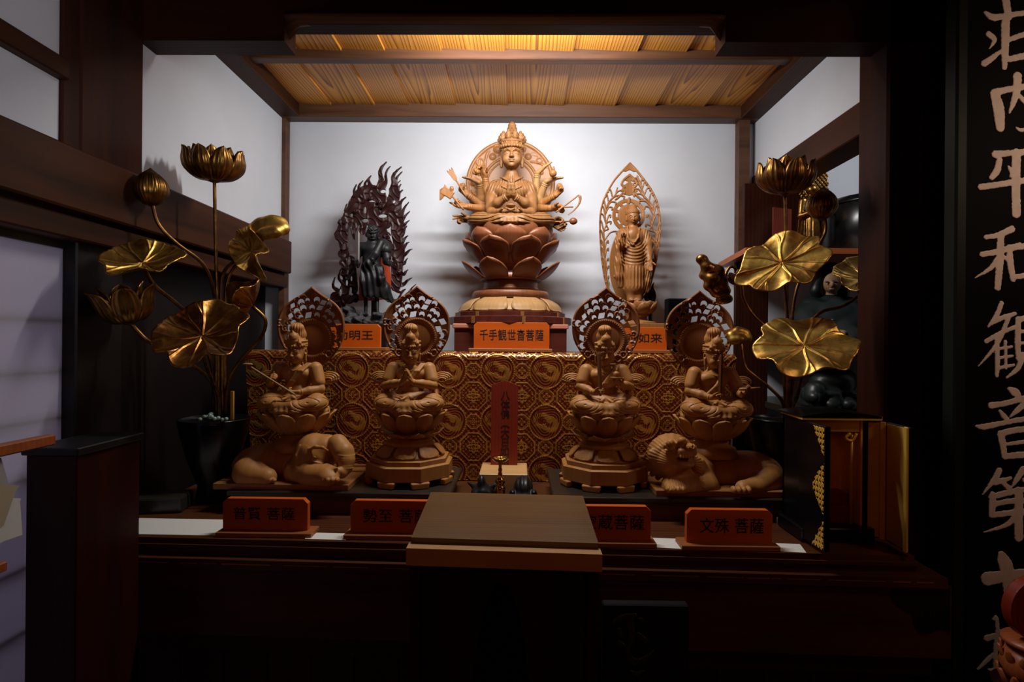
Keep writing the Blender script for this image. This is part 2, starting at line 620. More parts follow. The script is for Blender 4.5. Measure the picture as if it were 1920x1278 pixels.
# ================================================================== the room
YB = 3.20          # back wall of the alcove
YF = 1.95          # plane of the alcove's front opening
XL, XR = -1.325, 1.305
ZC = 2.80          # plank ceiling
ZT = 2.73          # top of the plaster
Z_CT = 0.885       # altar counter


def struct(name, mb, mat, smooth=False):
    return tag(mb.build(name, mat, smooth=smooth), kind='structure')


struct('floor', MB().box(-3.2, 3.4, -2.6, 3.5, -.06, 0), M['counter'])
struct('wall_back', MB().box(XL - .3, 2.4, YB, YB + .08, Z_CT - .3, ZC + .1), M['plaster'])
struct('wall_left', MB().box(XL - .06, XL, 1.05, YB, 2.02, ZC + .1), M['plaster'])
struct('wall_right', MB().box(XR, XR + .06, YF + .02, YB, 2.36, ZC + .1), M['plaster'])
struct('wall_niche', MB().box(2.30, 2.38, 1.9, YB, .3, ZC + .1), M['plaster'])
struct('wall_front', MB().box(1.53, 3.4, 2.10, 2.16, 0, 3.1), M['black_wood'])
struct('wall_lower', MB().box(XL - .16, XL - .11, 1.86, YB, .5, 1.80), M['black_wood'])
struct('trim_1', MB().box(1.36, 2.32, 2.2, YB, 2.62, 2.68), M['dark_beam_y'])          # niche ceiling boards

# --- plank ceiling
def plank_mat():
    m, nt, b = new_mat('cedar_planks')
    L = nt.links.new
    at = _n(nt, 'ShaderNodeAttribute', _attribute_name='pc')
    nz = _n(nt, 'ShaderNodeTexNoise', Scale=.55, Detail=2.0, Roughness=.45)
    L(at.outputs['Vector'], nz.inputs['Vector'])
    mixv = _n(nt, 'ShaderNodeVectorMath', _operation='MULTIPLY_ADD')
    mixv.inputs[1].default_value = (1.0, 1.0, 1.0)
    L(nz.outputs['Color'], mixv.inputs[0]); L(at.outputs['Vector'], mixv.inputs[2])
    wv = _n(nt, 'ShaderNodeTexWave', Scale=1.7, Distortion=.8, Detail=1.5)
    wv.inputs['Detail Scale'].default_value = .8
    wv.wave_type = 'RINGS'; wv.rings_direction = 'SPHERICAL'; wv.wave_profile = 'SAW'
    L(mixv.outputs[0], wv.inputs['Vector'])
    r = ramp(nt, [(.0, (.74, .34, .045)), (.55, (.60, .25, .030)), (.80, (.40, .14, .016)), (.93, (.20, .06, .010)), (1.0, (.60, .27, .05))])
    L(wv.outputs['Fac'], r.inputs[0])
    tint = _n(nt, 'ShaderNodeAttribute', _attribute_name='tint')
    mul = _n(nt, 'ShaderNodeMixRGB', _blend_type='MULTIPLY'); mul.inputs[0].default_value = 1
    L(r.outputs[0], mul.inputs[1]); L(tint.outputs['Color'], mul.inputs[2])
    L(mul.outputs[0], b.inputs['Base Color'])
    b.inputs['Roughness'].default_value = .45
    return m


def build_planks():
    edges = [XL + .05]
    px_edges = [540, 615, 697, 763, 850, 948, 1052, 1150, 1225, 1318, 1392]     # where the seams meet the back frame
    xs = [XL] + [P(q, 188, 3.1).x for q in px_edges[1:-1]] + [XR]
    V, F, pc, tint = [], [], [], []
    rr = random.Random(5)
    for i in range(len(xs) - 1):
        x0, x1 = xs[i], xs[i + 1]
        dz = .012
        z0, z1 = ZC, ZC - dz
        nx, ny = 2, 2
        b = len(V)
        V += [(x0, 1.9, z0), (x1 + .012, 1.9, z1), (x1 + .012, YB, z1), (x0, YB, z0), (x1 + .012, 1.9, z1 + .012), (x1 + .012, YB, z1 + .012)]
        F += [(b, b + 1, b + 2, b + 3), (b + 1, b + 4, b + 5, b + 2)]
        cx = rr.choice([.5, .45, .6, -.5, 1.5, .35]); oy = rr.uniform(0, 20); oz = rr.choice([.25, .4, .6, 1.6])
        w = x1 - x0
        def q(x, y): return ((x - x0 - cx * w) * 16, (y - 2.75 + rr2) * .85, oz + 0.0)
        rr2 = rr.uniform(-.5, .5)
        t = rr.uniform(.86, 1.08)
        for p in V[b:]:
            pc.append(q(p[0], p[1])); tint.append((t, t * rr.uniform(.97, 1.0), t * .98, 1))
    me = mesh_np('ceiling', V, F, False)
    a = me.attributes.new('pc', 'FLOAT_VECTOR', 'POINT'); a.data.foreach_set('vector', np.array(pc, np.float32).ravel())
    a = me.attributes.new('tint', 'FLOAT_COLOR', 'POINT'); a.data.foreach_set('color', np.array(tint, np.float32).ravel())
    tag(link('ceiling', me, plank_mat()), kind='structure')
    struct('trim_2', MB().box(XL - .1, 2.4, 1.9, YB + .08, ZC + .04, ZC + .1), M['dark_beam_y'])   # boards above


build_planks()
# ceiling frame
struct('trim_3', MB().box(XL - .01, XR + .01, YB - .085, YB, ZT - .005, ZC + .02, .004), M['frame_wood'])
struct('trim_4', MB().box(XL - .02, XL + .105, YF + .05, YB - .08, ZT - .005, ZC + .02, .004), M['dark_beam_y'])
struct('trim_5', MB().box(XR - .105, XR + .02, YF + .05, YB - .08, ZT - .005, ZC + .02, .004), M['dark_beam_y'])
struct('trim_6', MB().box(XL + .1, XR - .1, 2.53, 2.585, 2.755, ZC + .02, .004), M['frame_wood'])   # batten
# back corner posts
struct('trim_7', MB().box(XL - .01, P(536, 350, YB - .05).x, YB - .06, YB + .01, Z_CT, ZT), M['frame_wood'])
struct('trim_8', MB().box(P(1384, 350, YB - .05).x, P(1404, 350, YB - .05).x, YB - .06, YB + .01, Z_CT, ZT), M['frame_wood'])

# front posts and lintel
struct('trim_9', MB().box(XL - .12, XL + .018, 1.675, 1.955, 2.04, 3.05, .006), M['dark_beam'])
struct('trim_10', MB().box(P(1661, 600, YF).x, 1.53, YF, 2.12, 0, 3.05, .008), M['dark_beam'])


def lintel():
    zb = P(400, 76, YF).z; zn = P(900, 57, 2.02).z; zf = P(900, 36, YF).z
    xa, xb = P(533, 60, YF).x, P(1360, 60, YF).x
    mb = MB()
    mb.box(XL - .1, xa, YF, 2.05, zb, 3.05)
    mb.box(xb, 1.53, YF, 2.05, zb, 3.05)
    mb.box(xa, xb, 1.985, 2.05, zn, 3.05)
    mb.box(xa, xb, YF, 1.985, zf + .03, 3.05)
    struct('trim_11', mb, M['dark_beam_x'])
    # hollowed strip let into the lintel, flaring to curved ends
    n = 40; rows = 6
    V, F = [], []
    for i in range(n + 1):
        u = i / n
        x = xa + (xb - xa) * u
        e = min(u, 1 - u) * (xb - xa)
        fl = max(0, 1 - e / .05); drop = .05 * fl ** 2
        for j in range(rows + 1):
            w = j / rows
            y = YF - .004 + w * .05
            z = zf + .012 - (zf - zn + .012) * math.sin(w * PI / 2) - drop * w
            V.append((x, y, z + .0))
    for i in range(n):
        for j in range(rows):
            a = i * (rows + 1) + j
            F.append((a, a + 1, a + rows + 2, a + rows + 1))
    o = link('trim_12', mesh_np('trim_12', V, F), M['frame_wood'])
    sm = o.modifiers.new('solid', 'SOLIDIFY'); sm.thickness = .012
    tag(o, kind='structure')


lintel()
# left rail along the wall (two boards), and the framing nearer to the camera
zr0 = PX(300, 366, XL + .05).z
struct('trim_13', MB().box(XL - .06, XL + .05, 1.0, YB - .03, 1.865, 2.045, .006), M['dark_beam_y'])
struct('trim_14', MB().box(XL - .06, XL + .03, 1.0, YB - .03, 1.785, 1.85, .005), M['dark_beam_y'])
struct('trim_15', MB().box(XL - .08, XL + .03, 1.05, 1.62, PX(40, 85, XL).z - .035, PX(40, 85, XL).z + .022, .004), M['dark_beam_y'])
struct('trim_16', MB().box(XL - .08, XL + .012, 1.615, 1.69, 2.04, 3.05, .004), M['dark_beam'])
struct('trim_17', MB().box(XL - .10, XL - .01, 1.70, 1.90, 0, 1.79, .005), M['black_wood'])
# right rail
struct('trim_18', MB().box(XR - .01, XR + .13, YF + .06, YB, 2.30, 2.43, .005), M['dark_beam_y'])

# --- paper screen at the left
def shoji():
    root = thing('window_1', None, None, (XL - .055, 1.35, 0))
    root['kind'] = 'structure'
    off = (XL - .055, 1.35, 0)
    m, nt, b = new_mat('shoji_paper')
    b.inputs['Base Color'].default_value = (.62, .60, .64, 1)
    b.inputs['Roughness'].default_value = .9
    tr = nt.nodes.new('ShaderNodeBsdfTranslucent'); tr.inputs[0].default_value = (.70, .66, .74, 1)
    mx = nt.nodes.new('ShaderNodeMixShader'); mx.inputs[0].default_value = .5
    out = [n for n in nt.nodes if n.type == 'OUTPUT_MATERIAL'][0]
    nt.links.new(b.outputs[0], mx.inputs[1]); nt.links.new(tr.outputs[0], mx.inputs[2]); nt.links.new(mx.outputs[0], out.inputs[0])
    p = MB(off).box(XL - .057, XL - .053, .55, 1.735, .02, 1.775).build('paper', m, root)
    lat = MB(off)
    for py in (598, 702, 797, 905, 1075, 1195):
        z = PX(20, py, XL - .06).z
        lat.box(XL - .085, XL - .062, .55, 1.74, z - .006, z + .006)
    lat.build('lattice', M['dark_beam_y'], root)
    fr = MB(off)
    fr.box(XL - .09, XL - .04, 1.725, 1.765, .02, 1.80).box(XL - .09, XL - .04, .5, 1.765, 1.765, 1.80)
    fr.build('window_frame', M['black_wood'], root)


shoji()

# --- hanging board with brush characters at the right
BY = 1.72
bx0 = P(1806, 600, BY).x
board = thing('hanging_signboard', 'tall black lacquered signboard with brushed ivory characters at the right edge', 'sign', (bx0 + .2, BY, .25))
boff = (bx0 + .2, BY, .25)
MB(boff).box(bx0, bx0 + .42, BY, BY + .03, .25, 3.0, .004).build('panel', plain('dull_black_lacquer', (.004, .004, .004), .6, spec=.04), board)
MB(boff).box(bx0 - .034, bx0 + .002, BY - .012, BY + .04, .22, 3.02, .006).build('frame', plain('green_sheen_edge', (.010, .013, .010), .5, spec=.12), board)  # greenish reflection put into this black frame's colour
MB(boff).box(bx0 + .42, bx0 + .45, BY - .012, BY + .04, .22, 3.02, .006).build('frame', M['black_lacquer'], board)


def S7(pts): return [(1640 + a * .5009, b * .5009, w * .5009) for a, b, w in pts]
def S8(pts): return [(1640 + a * .499, 640 + b * .4992, w * .499) for a, b, w in pts]
def S5(pts): return [(1800 + a * .2174, 1000 + b * .2174, w * .2174) for a, b, w in pts]


STROKES = {
 'a': [S7(q) for q in ([(412, 48, 14), (440, 66, 26), (480, 62, 24), (560, 50, 20), (640, 55, 20)], [(486, -20, 30), (492, 20, 30), (500, 66, 26)], [(590, -20, 24), (580, 60, 22)],
      [(488, 88, 34), (486, 180, 30), (484, 254, 20)], [(424, 128, 22), (446, 150, 20), (428, 182, 6)], [(408, 238, 26), (432, 222, 24), (478, 186, 12)],
      [(505, 148, 20), (560, 130, 22), (650, 120, 20)], [(585, 75, 26), (580, 220, 24)], [(505, 222, 24), (560, 210, 26), (640, 200, 22)])],
 'b': [S7(q) for q in ([(446, 350, 34), (462, 410, 44), (468, 478, 34)], [(446, 348, 32), (500, 335, 24), (560, 325, 26), (650, 320, 28)], [(650, 320, 34), (645, 420, 32), (640, 500, 26)],
      [(532, 286, 34), (530, 340, 30), (515, 390, 22), (502, 424, 8)], [(528, 478, 8), (545, 488, 16), (575, 480, 12)], [(540, 360, 16), (580, 400, 26), (610, 430, 20)])],
 'c': [S7(q) for q in ([(450, 578, 30), (500, 574, 24), (560, 570, 26), (650, 564, 24)], [(465, 600, 24), (455, 640, 28), (436, 664, 22)], [(500, 625, 12), (512, 648, 18), (505, 660, 10)], [(600, 600, 26), (590, 650, 18)],
      [(396, 700, 26), (470, 690, 24), (560, 676, 26), (690, 664, 24)], [(528, 574, 36), (526, 690, 34), (528, 800, 34)])],
 'd': [S7(q) for q in ([(414, 888, 18), (460, 880, 22), (510, 858, 28)], [(400, 952, 22), (460, 942, 24), (540, 918, 22)], [(470, 880, 28), (466, 980, 30), (458, 1076, 26)], [(466, 960, 24), (430, 1005, 18), (374, 1040, 6)],
      [(480, 960, 14), (496, 975, 12)], [(502, 925, 22), (506, 985, 26), (516, 1046, 22)], [(502, 930, 22), (560, 922, 24), (620, 918, 28)], [(620, 918, 28), (612, 1030, 24)], [(512, 1038, 20), (560, 1032, 22), (612, 1028, 20)])],
 'e': [(q) for q in ([(1877, 568, 9), (1868, 590, 10), (1852, 612, 5)], [(1858, 606, 8), (1878, 596, 10), (1902, 588, 8)], [(1848, 640, 9), (1872, 626, 9), (1904, 612, 8)], [(1890, 596, 9), (1868, 645, 9), (1834, 686, 3)],
      [(1868, 636, 9), (1869, 680, 10), (1868, 704, 8)], [(1870, 654, 7), (1896, 650, 6)], [(1870, 671, 7), (1897, 667, 6)], [(1870, 690, 8), (1900, 684, 6)], [(1884, 640, 7), (1885, 690, 6)],
      [(1908, 598, 11), (1907, 640, 12), (1908, 672, 9)], [(1908, 600, 11), (1930, 594, 12), (1948, 592, 12)], [(1948, 592, 13), (1946, 660, 11)], [(1910, 622, 7), (1946, 618, 8)], [(1910, 644, 7), (1946, 640, 8)], [(1910, 664, 8), (1946, 660, 8)],
      [(1916, 670, 12), (1906, 692, 10), (1886, 708, 4)], [(1934, 668, 12), (1938, 700, 13), (1965, 704, 12)])],
 'f': [S8(q) for q in ([(505, 178, 18), (525, 190, 32), (540, 206, 22)], [(436, 240, 26), (490, 232, 22), (560, 214, 24), (640, 208, 22)], [(470, 262, 14), (484, 280, 22), (498, 290, 12)], [(560, 236, 26), (530, 262, 20), (508, 282, 8)],
      [(380, 318, 10), (410, 320, 24), (480, 306, 20), (560, 292, 22), (690, 284, 26)], [(472, 348, 28), (480, 390, 26), (486, 432, 22)], [(472, 346, 26), (530, 332, 24), (600, 328, 28)], [(600, 328, 30), (596, 430, 24)], [(492, 386, 14), (590, 372, 18)], [(486, 432, 22), (540, 426, 26), (596, 424, 22)])],
 'g': [S8(q) for q in ([(466, 484, 24), (450, 515, 24), (404, 574, 4)], [(448, 532, 18), (480, 522, 22), (510, 512, 12)], [(484, 534, 16), (505, 552, 22)], [(556, 480, 26), (530, 520, 20), (515, 545, 8)], [(560, 520, 18), (620, 505, 20)],
      [(436, 584, 22), (480, 572, 24), (560, 556, 22), (630, 552, 26)], [(628, 552, 26), (620, 610, 22)], [(442, 574, 24), (440, 620, 28), (436, 652, 20)], [(440, 612, 20), (520, 598, 22), (620, 600, 22)], [(438, 652, 22), (520, 642, 24), (620, 634, 26)], [(620, 640, 26), (610, 700, 18)],
      [(540, 560, 32), (538, 650, 34), (540, 735, 34)], [(530, 655, 26), (490, 690, 18), (408, 716, 4)])],
 'h': [S5(q) for q in ([(352, 178, 60), (372, 230, 106), (400, 310, 118), (410, 500, 80)], [(236, 388, 122), (320, 376, 108), (480, 350, 90), (700, 330, 80)])],
 'i': [S5(q) for q in ([(284, 738, 24), (310, 726, 36), (318, 850, 40), (300, 1000, 44), (300, 1130, 44), (290, 1180, 40), (240, 1166, 16)], [(226, 900, 56), (300, 880, 54), (350, 852, 60)],
      [(152, 1166, 22), (230, 1090, 40), (300, 1020, 26), (380, 940, 20), (450, 860, 14)], [(470, 800, 40), (640, 760, 40)], [(560, 700, 40), (520, 900, 30), (470, 980, 10)], [(560, 960, 40), (555, 1180, 40)], [(560, 960, 40), (700, 950, 46)], [(560, 1170, 36), (700, 1160, 40)])],
}
for key, sts in STROKES.items():
    pts3 = []
    pieces = []
    for st in sts:
        q = [P(px, py, BY) for px, py, w in st]
        rad = [max(.0022, w * .5 * BY / F_PX) for px, py, w in st]
        xs = [(p.x - boff[0], p.z - boff[2]) for p in q]
        k = spline([(a, b, r) for (a, b), r in zip(xs, rad)], 4 * (len(xs) - 1))
        pieces.append(([(p[0], p[1]) for p in k], [max(.0018, p[2]) for p in k]))
    lo = np.min([np.min(np.array(a) - np.array(r)[:, None], 0) for a, r in pieces], 0) - .006
    hi = np.max([np.max(np.array(a) + np.array(r)[:, None], 0) for a, r in pieces], 0) + .006
    hi[0] = min(hi[0], .418 - .2)
    nz2 = np.random.default_rng(3)
    def d2(X, Z, pieces=pieces):
        d = np.full(X.shape, 1e9)
        for a, r in pieces: d = np.minimum(d, d_chain(X, Z, a, r))
        return d + .0005 * np.sin(X * 310 + 3 * np.sin(Z * 210)) 
    me = relief_mesh('character', lo, hi, .0021, d2, lambda X, Z: np.full(X.shape, .004))
    link('character', me, M['ivory_paint'], board, loc=(0, .001, 0))
# ================================================================== altar furniture
def text_obj(txt, parent, c, w, h, mat, n_u=(1, 0, 0), rotz=0.0, bold=.005, vertical=False, name='characters', shear=0.0):
    """inked writing centred at c (parent space), facing -Y"""
    cu = bpy.data.curves.new(name, 'FONT')
    cu.body = '\n'.join(txt) if vertical else txt
    cu.align_x = 'CENTER'; cu.align_y = 'CENTER'
    cu.size = 1.0; cu.extrude = .004; cu.offset = bold; cu.shear = shear
    cu.resolution_u = 3
    if vertical: cu.space_line = .95
    else: cu.space_character = 1.06
    t = bpy.data.objects.new('tmp_text', cu); COL.objects.link(t)
    bpy.context.view_layer.update()
    dg = bpy.context.evaluated_depsgraph_get()
    me = bpy.data.meshes.new_from_object(t.evaluated_get(dg))
    bpy.data.objects.remove(t); bpy.data.curves.remove(cu)
    co = np.empty(len(me.vertices) * 3, np.float32); me.vertices.foreach_get('co', co); co = co.reshape(-1, 3)
    mn, mx = co.min(0), co.max(0)
    s = np.array([w / (mx[0] - mn[0]), h / (mx[1] - mn[1])])
    X = (co[:, 0] - (mn[0] + mx[0]) / 2) * s[0]; Z = (co[:, 1] - (mn[1] + mx[1]) / 2) * s[1]
    Y = -co[:, 2] * .12
    me.vertices.foreach_set('co', np.stack([X, Y, Z], 1).astype(np.float32).ravel()); me.update()
    me.name = name
    return link(name, me, mat, parent, loc=c, rot=(0, 0, rotz))


# --- counter
CL = PZ(170, 1004, Z_CT); CR = PZ(1715, 1042, Z_CT)


def cf(x, d=0.0):      # front edge of the counter at x, moved towards the viewer by d
    t = (x - CL.x) / (CR.x - CL.x)
    return CL.y + (CR.y - CL.y) * t - d


def counter():
    root = thing('altar_counter', 'long dark red-brown altar counter running under all the statues', 'counter', (0, 1.9, 0))
    off = (0, 1.9, 0)
    xl, xr = CL.x, CR.x
    def slab(mb, d, z0, z1, ex=0.0, back=3.19):
        a, b = xl - ex, xr + ex
        poly = [(a, cf(a, d)), (b, cf(b, d)), (b, 1.94 if b > 1.25 else back), (1.29, 1.94), (1.29, back), (XL - .03, back), (XL - .03, 1.93), (a, 1.93)]
        mb.prism([(p[0], p[1]) for p in poly], z0, z1, 'z')
    m1 = MB(off); slab(m1, 0, .868, Z_CT); m1.build('worktop', M['counter'], root)
    m2 = MB(off); slab(m2, .010, .858, .8685, .01); slab(m2, .0, .835, .8585, .02)
    m2.build('moulding', M['counter'], root)
    m3 = MB(off); slab(m3, .035, .806, .8355, .07)
    m3.build('ledge', M['counter'], root)
    def strip(z0, z1, d, t, a, b):
        return [(a, cf(a, d)), (b, cf(b, d)), (b, cf(b, d - t)), (a, cf(a, d - t))]
    m4 = MB(off).prism(strip(0, 0, .02, .05, xl - .07, xr + .09), .60, .8065, 'z'); m4.build('front_board', M['counter'], root)
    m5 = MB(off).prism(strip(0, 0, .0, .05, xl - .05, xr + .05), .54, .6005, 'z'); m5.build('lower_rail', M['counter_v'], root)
    m6 = MB(off)
    n = 18
    for i in range(n):
        a = xl + (xr - xl) * i / n; b = xl + (xr - xl) * (i + 1) / n - .006
        m6.prism(strip(0, 0, -.03, .03, a, b), .02, .5405, 'z')
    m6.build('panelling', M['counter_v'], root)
    # worn gilt line along the ledge
    m7 = MB(off); rr = random.Random(4); x = xl - .02
    while x < xr + .02:
        l = rr.uniform(.02, .16); b = min(x + l, xr + .03); t = rr.uniform(.0012, .003)
        m7.prism([(x, cf(x, .0352)), (b, cf(b, .0352)), (b, cf(b, .034)), (x, cf(x, .034))], .8235 - t, .8235 + t * .4, 'z')
        x = b + rr.uniform(.004, .05)
    m7.build('worn_gilt_line', plain('worn_gilt', (.40, .17, .03), .35, .5), root)
    # dark metal corner fittings, with a cloud-shaped inner edge
    for side in (0, 1):
        pts = []
        for i in range(25):
            t = i / 24
            r = .15 * (1 - .25 * t) + .012 * math.sin(t * 4 * PI)
            a = t * PI / 2
            pts.append((r * math.cos(a) * 1.05, -r * math.sin(a) * 1.15))
        poly = [(0, 0)] + pts
        mb = MB(off)
        x0 = xl - .068 if side == 0 else xr + .085
        sg = 1 if side == 0 else -1
        V = []; 
        for dd in (.0225, .0195):
            for u, w in poly:
                x = x0 + sg * u
                V.append((x, cf(x, dd), .805 + w))
        k = len(poly)
        F = [tuple(range(k)), tuple(range(2 * k - 1, k - 1, -1))] + [(i, i + k, (i + 1) % k + k, (i + 1) % k) for i in range(k)]
        mb.add(V, F)
        mb.build('corner_fitting', M['pattern_green'], root)


counter()


# --- dark low platforms the statues stand on
ZP = .964


def platform(name, label, x0, x1, y0, y1):
    c = ((x0 + x1) / 2, (y0 + y1) / 2, Z_CT)
    root = thing(name, label, 'stand', c)
    MB(c).box(x0, x1, y0, y1, ZP - .018, ZP, .003).build('top', M['platform'], root)
    a = MB(c); a.box(x0 + .012, x1 - .012, y0 + .012, y1 - .012, ZP - .03, ZP - .017)
    a.build('moulding', M['platform'], root)
    MB(c).box(x0 + .02, x1 - .02, y0 + .025, y1 - .02, Z_CT, ZP - .029).build('apron', M['box_wood'], root)


platform('low_platform', 'dark low platform under the elephant statue and the praying statue', P(425, 925, 1.99).x, P(845, 925, 1.99).x, 1.985, 2.40)
platform('low_platform', 'dark low platform under the lion statue and the statue beside it', P(1037, 925, 1.97).x, P(1476, 930, 1.97).x, 1.965, 2.40)

# --- high table behind
ZH = 1.445
YT = 2.50
tx0, tx1 = P(462, 660, YT).x, P(1378, 672, YT).x
root = thing('altar_table', 'high dark table behind, hidden below by the brocade cloth', 'table', (0, 2.8, Z_CT))
MB((0, 2.8, Z_CT)).box(tx0, tx1, YT + .022, 3.13, ZH - .05, ZH, .022).build('tabletop', M['box_wood'], root)
for sx in (tx0 + .03, tx1 - .09):
    for sy in (YT + .04, 3.05):
        MB((0, 2.8, Z_CT)).box(sx, sx + .06, sy, sy + .06, Z_CT, ZH - .034).build('leg', M['black_wood'], root)


def brocade():
    p, q = .2155, .222
    nx, nz = 860, 270
    X = np.linspace(tx0 - .006, tx1 + .006, nx)
    # path: on the tabletop, over the edge, down to the counter
    s = np.linspace(0, .63, nz)
    px, pz = [], []
    rb = .028
    for t in s:
        if t < .05: px.append(YT + .050 + rb - t); pz.append(ZH + .004)
        elif t < .05 + rb * PI / 2:
            a = (t - .05) / rb
            px.append(YT + rb - rb * math.sin(a)); pz.append(ZH + .004 - rb + rb * math.cos(a))
        else:
            d = t - .05 - rb * PI / 2
            px.append(YT - .008 * sstep(0, .3, d)); pz.append(ZH + .004 - rb - d)
    px, pz = np.array(px), np.array(pz)
    pz = np.maximum(pz, Z_CT + .004)
    low = pz <= Z_CT + .0041
    S, XX = np.meshgrid(s, X, indexing='ij')
    x0 = P(933, 704, YT).x
    sv = .05 + (ZH - P(933, 704, YT).z)
    U = (XX - x0) / p; Vv = (S - sv) / q
    iu = np.round(U); iv = np.round(Vv)
    u = (U - iu) * p; v = (Vv - iv) * q
    r = np.hypot(u, v); th = np.arctan2(v, u)
    def line(d, w): return np.clip(1.35 - np.abs(d) / w, 0, 1)
    gold = np.zeros_like(r); hgt = np.zeros_like(r)
    med = r < .079
    # medallion: rope edge, coiled dragon with scales, clouds and flames
    rim = line(r - .0745, .0042) * (.75 + .25 * np.sin(th * 46))
    sp = .026 + .020 * np.sin(th * 1.0 + 1.1) + .013 * np.sin(2 * th + .5)
    body = np.clip(1.4 - np.abs(r - (.034 + .014 * np.sin(th * 2 + .7))) / .0125, 0, 1)
    scale = .5 + .5 * np.sin(u * 900 + np.sin(v * 900)) * np.sin(v * 800)
    swirl = line(np.sin(r * 260 - th * 2 + 2 * np.sin(th * 3)), .62)
    eye = line(np.hypot(u - .016, v + .006) - .0085, .0028) + line(np.hypot(u - .016, v + .006) - .0035, .0022)
    fl = np.zeros_like(r)
    for k in range(4):
        cx = -.046 + .009 * k + .006 * np.sin((v + .02) * 140)
        fl = np.maximum(fl, np.clip(1.4 - np.abs(u - cx) / .0024, 0, 1) * sstep(.012, .02, .045 - np.abs(v + .022)))
    g_in = np.clip(body * (.45 + .55 * scale) + .55 * swirl + eye, 0, 1) * (1 - fl)
    gold = np.where(med, np.maximum(rim, np.where(r < .068, g_in * .95, .05)), gold)
    hgt = np.where(med, .0028 * rim + .0016 * g_in + .001 * np.clip(1 - r / .07, 0, 1), hgt)
    out = ~med
    # fields between: octagonal and square lattice with small blossoms
    def octd(a, b, k=.72): return np.maximum(np.maximum(np.abs(a), np.abs(b)), (np.abs(a) + np.abs(b)) * k)
    for (ox, oy, R_) in ((.5, 0, .031), (-.5, 0, .031), (0, .5, .031), (0, -.5, .031), (.5, .5, .060), (-.5, .5, .060), (.5, -.5, .060), (-.5, -.5, .060)):
        a = u - ox * p; b = v - oy * q
        d = octd(a, b); rr_ = np.hypot(a, b); t2 = np.arctan2(b, a)
        g = line(d - R_, .0032) + line(d - R_ * .78, .0016) * (.5 + .5 * np.sign(np.sin(t2 * 26)))
        pet = np.clip(1.2 - np.abs(rr_ - R_ * .30 * (1 + .5 * np.cos(t2 * 4))) / (R_ * .11), 0, 1)
        g = np.maximum(g, np.where(d < R_ * .7, pet, 0))
        sq = np.maximum(np.abs(a), np.abs(b))
        if R_ > .05: g = np.maximum(g, line(sq - .019, .0018) + line(rr_ - .010, .0022))
        gold = np.where(out & (d < R_ + .004), np.maximum(gold, g), gold)
        hgt = np.where(out & (d < R_ + .004), np.maximum(hgt, .0018 * g), hgt)
    weave = line(np.sin(U * 60) + np.sin(Vv * 62), .5)
    gold = np.where(out, np.maximum(gold, .55 * weave * (hgt < .0004)), gold)
    gold = np.clip(gold, 0, 1)
    # cloth hang
    dn = np.clip((S - .08) / .5, 0, 1)
    fold = .006 * dn * np.sin(XX * 17 + .6) + .004 * dn * np.sin(XX * 41 + 2)
    xx = XX * (1 - .03 * dn) + 0 * S
    YY = px[:, None] - hgt - fold * (~low)[:, None]
    if low.any():
        k = int(np.argmax(low))
        ex = (s - s[k])
        YY = np.where(low[:, None], px[k] - hgt * 0 - ex[:, None] - fold, YY)
    ZZ = pz[:, None] + np.where((S < .06), hgt, 0)
    V = np.stack(np.broadcast_arrays(xx, YY, ZZ + np.where(low[:, None], hgt, 0)), -1).reshape(-1, 3)
    c = np.array([0, YT, ZH])
    i, j = np.meshgrid(np.arange(nz - 1), np.arange(nx - 1), indexing='ij')
    a = (i * nx + j).ravel()
    F = np.stack([a, a + nx, a + nx + 1, a + 1], 1)
    me = mesh_np('brocade_altar_cloth', V - c, F)
    at = me.attributes.new('gold', 'FLOAT', 'POINT'); at.data.foreach_set('value', gold.ravel().astype(np.float32))
    m, nt, b = new_mat('gold_red_brocade')
    L = nt.links.new
    an = _n(nt, 'ShaderNodeAttribute', _attribute_name='gold')
    tc = nt.nodes.new('ShaderNodeTexCoord')
    nz_ = _n(nt, 'ShaderNodeTexNoise', Scale=420.0, Detail=2.0); L(tc.outputs['Object'], nz_.inputs['Vector'])
    mr = _n(nt, 'ShaderNodeMath', _operation='MULTIPLY_ADD'); mr.inputs[1].default_value = .5; 
    L(nz_.outputs['Fac'], mr.inputs[0]); L(an.outputs['Fac'], mr.inputs[2])
    r = ramp(nt, [(.42, (.085, .006, .002)), (.62, (.24, .05, .008)), (.95, (.82, .50, .10))])
    L(mr.outputs[0], r.inputs[0]); L(r.outputs[0], b.inputs['Base Color'])
    me_ = _n(nt, 'ShaderNodeMapRange'); me_.inputs[1].default_value = .4; me_.inputs[2].default_value = .9; me_.inputs[4].default_value = .9
    L(mr.outputs[0], me_.inputs[0]); L(me_.outputs[0], b.inputs['Metallic'])
    b.inputs['Roughness'].default_value = .30
    bp = _n(nt, 'ShaderNodeBump', Strength=.35, Distance=.001); L(nz_.outputs['Fac'], bp.inputs['Height']); L(bp.outputs[0], b.inputs['Normal'])
    o = link('brocade_altar_cloth', me, m, loc=tuple(c))
    tag(o, 'red and gold brocade cloth with round dragon medallions hanging down the high table', 'altar cloth')


brocade()

# --- dark red box under the central statue
bx = (P(848, 640, 2.62).x, P(1066, 640, 2.62).x)
ZB = P(957, 607, 2.62).z
c = ((bx[0] + bx[1]) / 2, 2.85, ZH)
root = thing('statue_box', 'dark red wooden box with a pinkish top edge under the central statue', 'box', c)
MB(c).box(bx[0] + .008, bx[1] - .008, 2.63, 3.08, ZH, ZB - .02).build('body', M['box_wood'], root)
MB(c).box(bx[0], bx[1], 2.62, 3.09, ZB - .022, ZB, .004).build('top', M['copper_edge'], root)


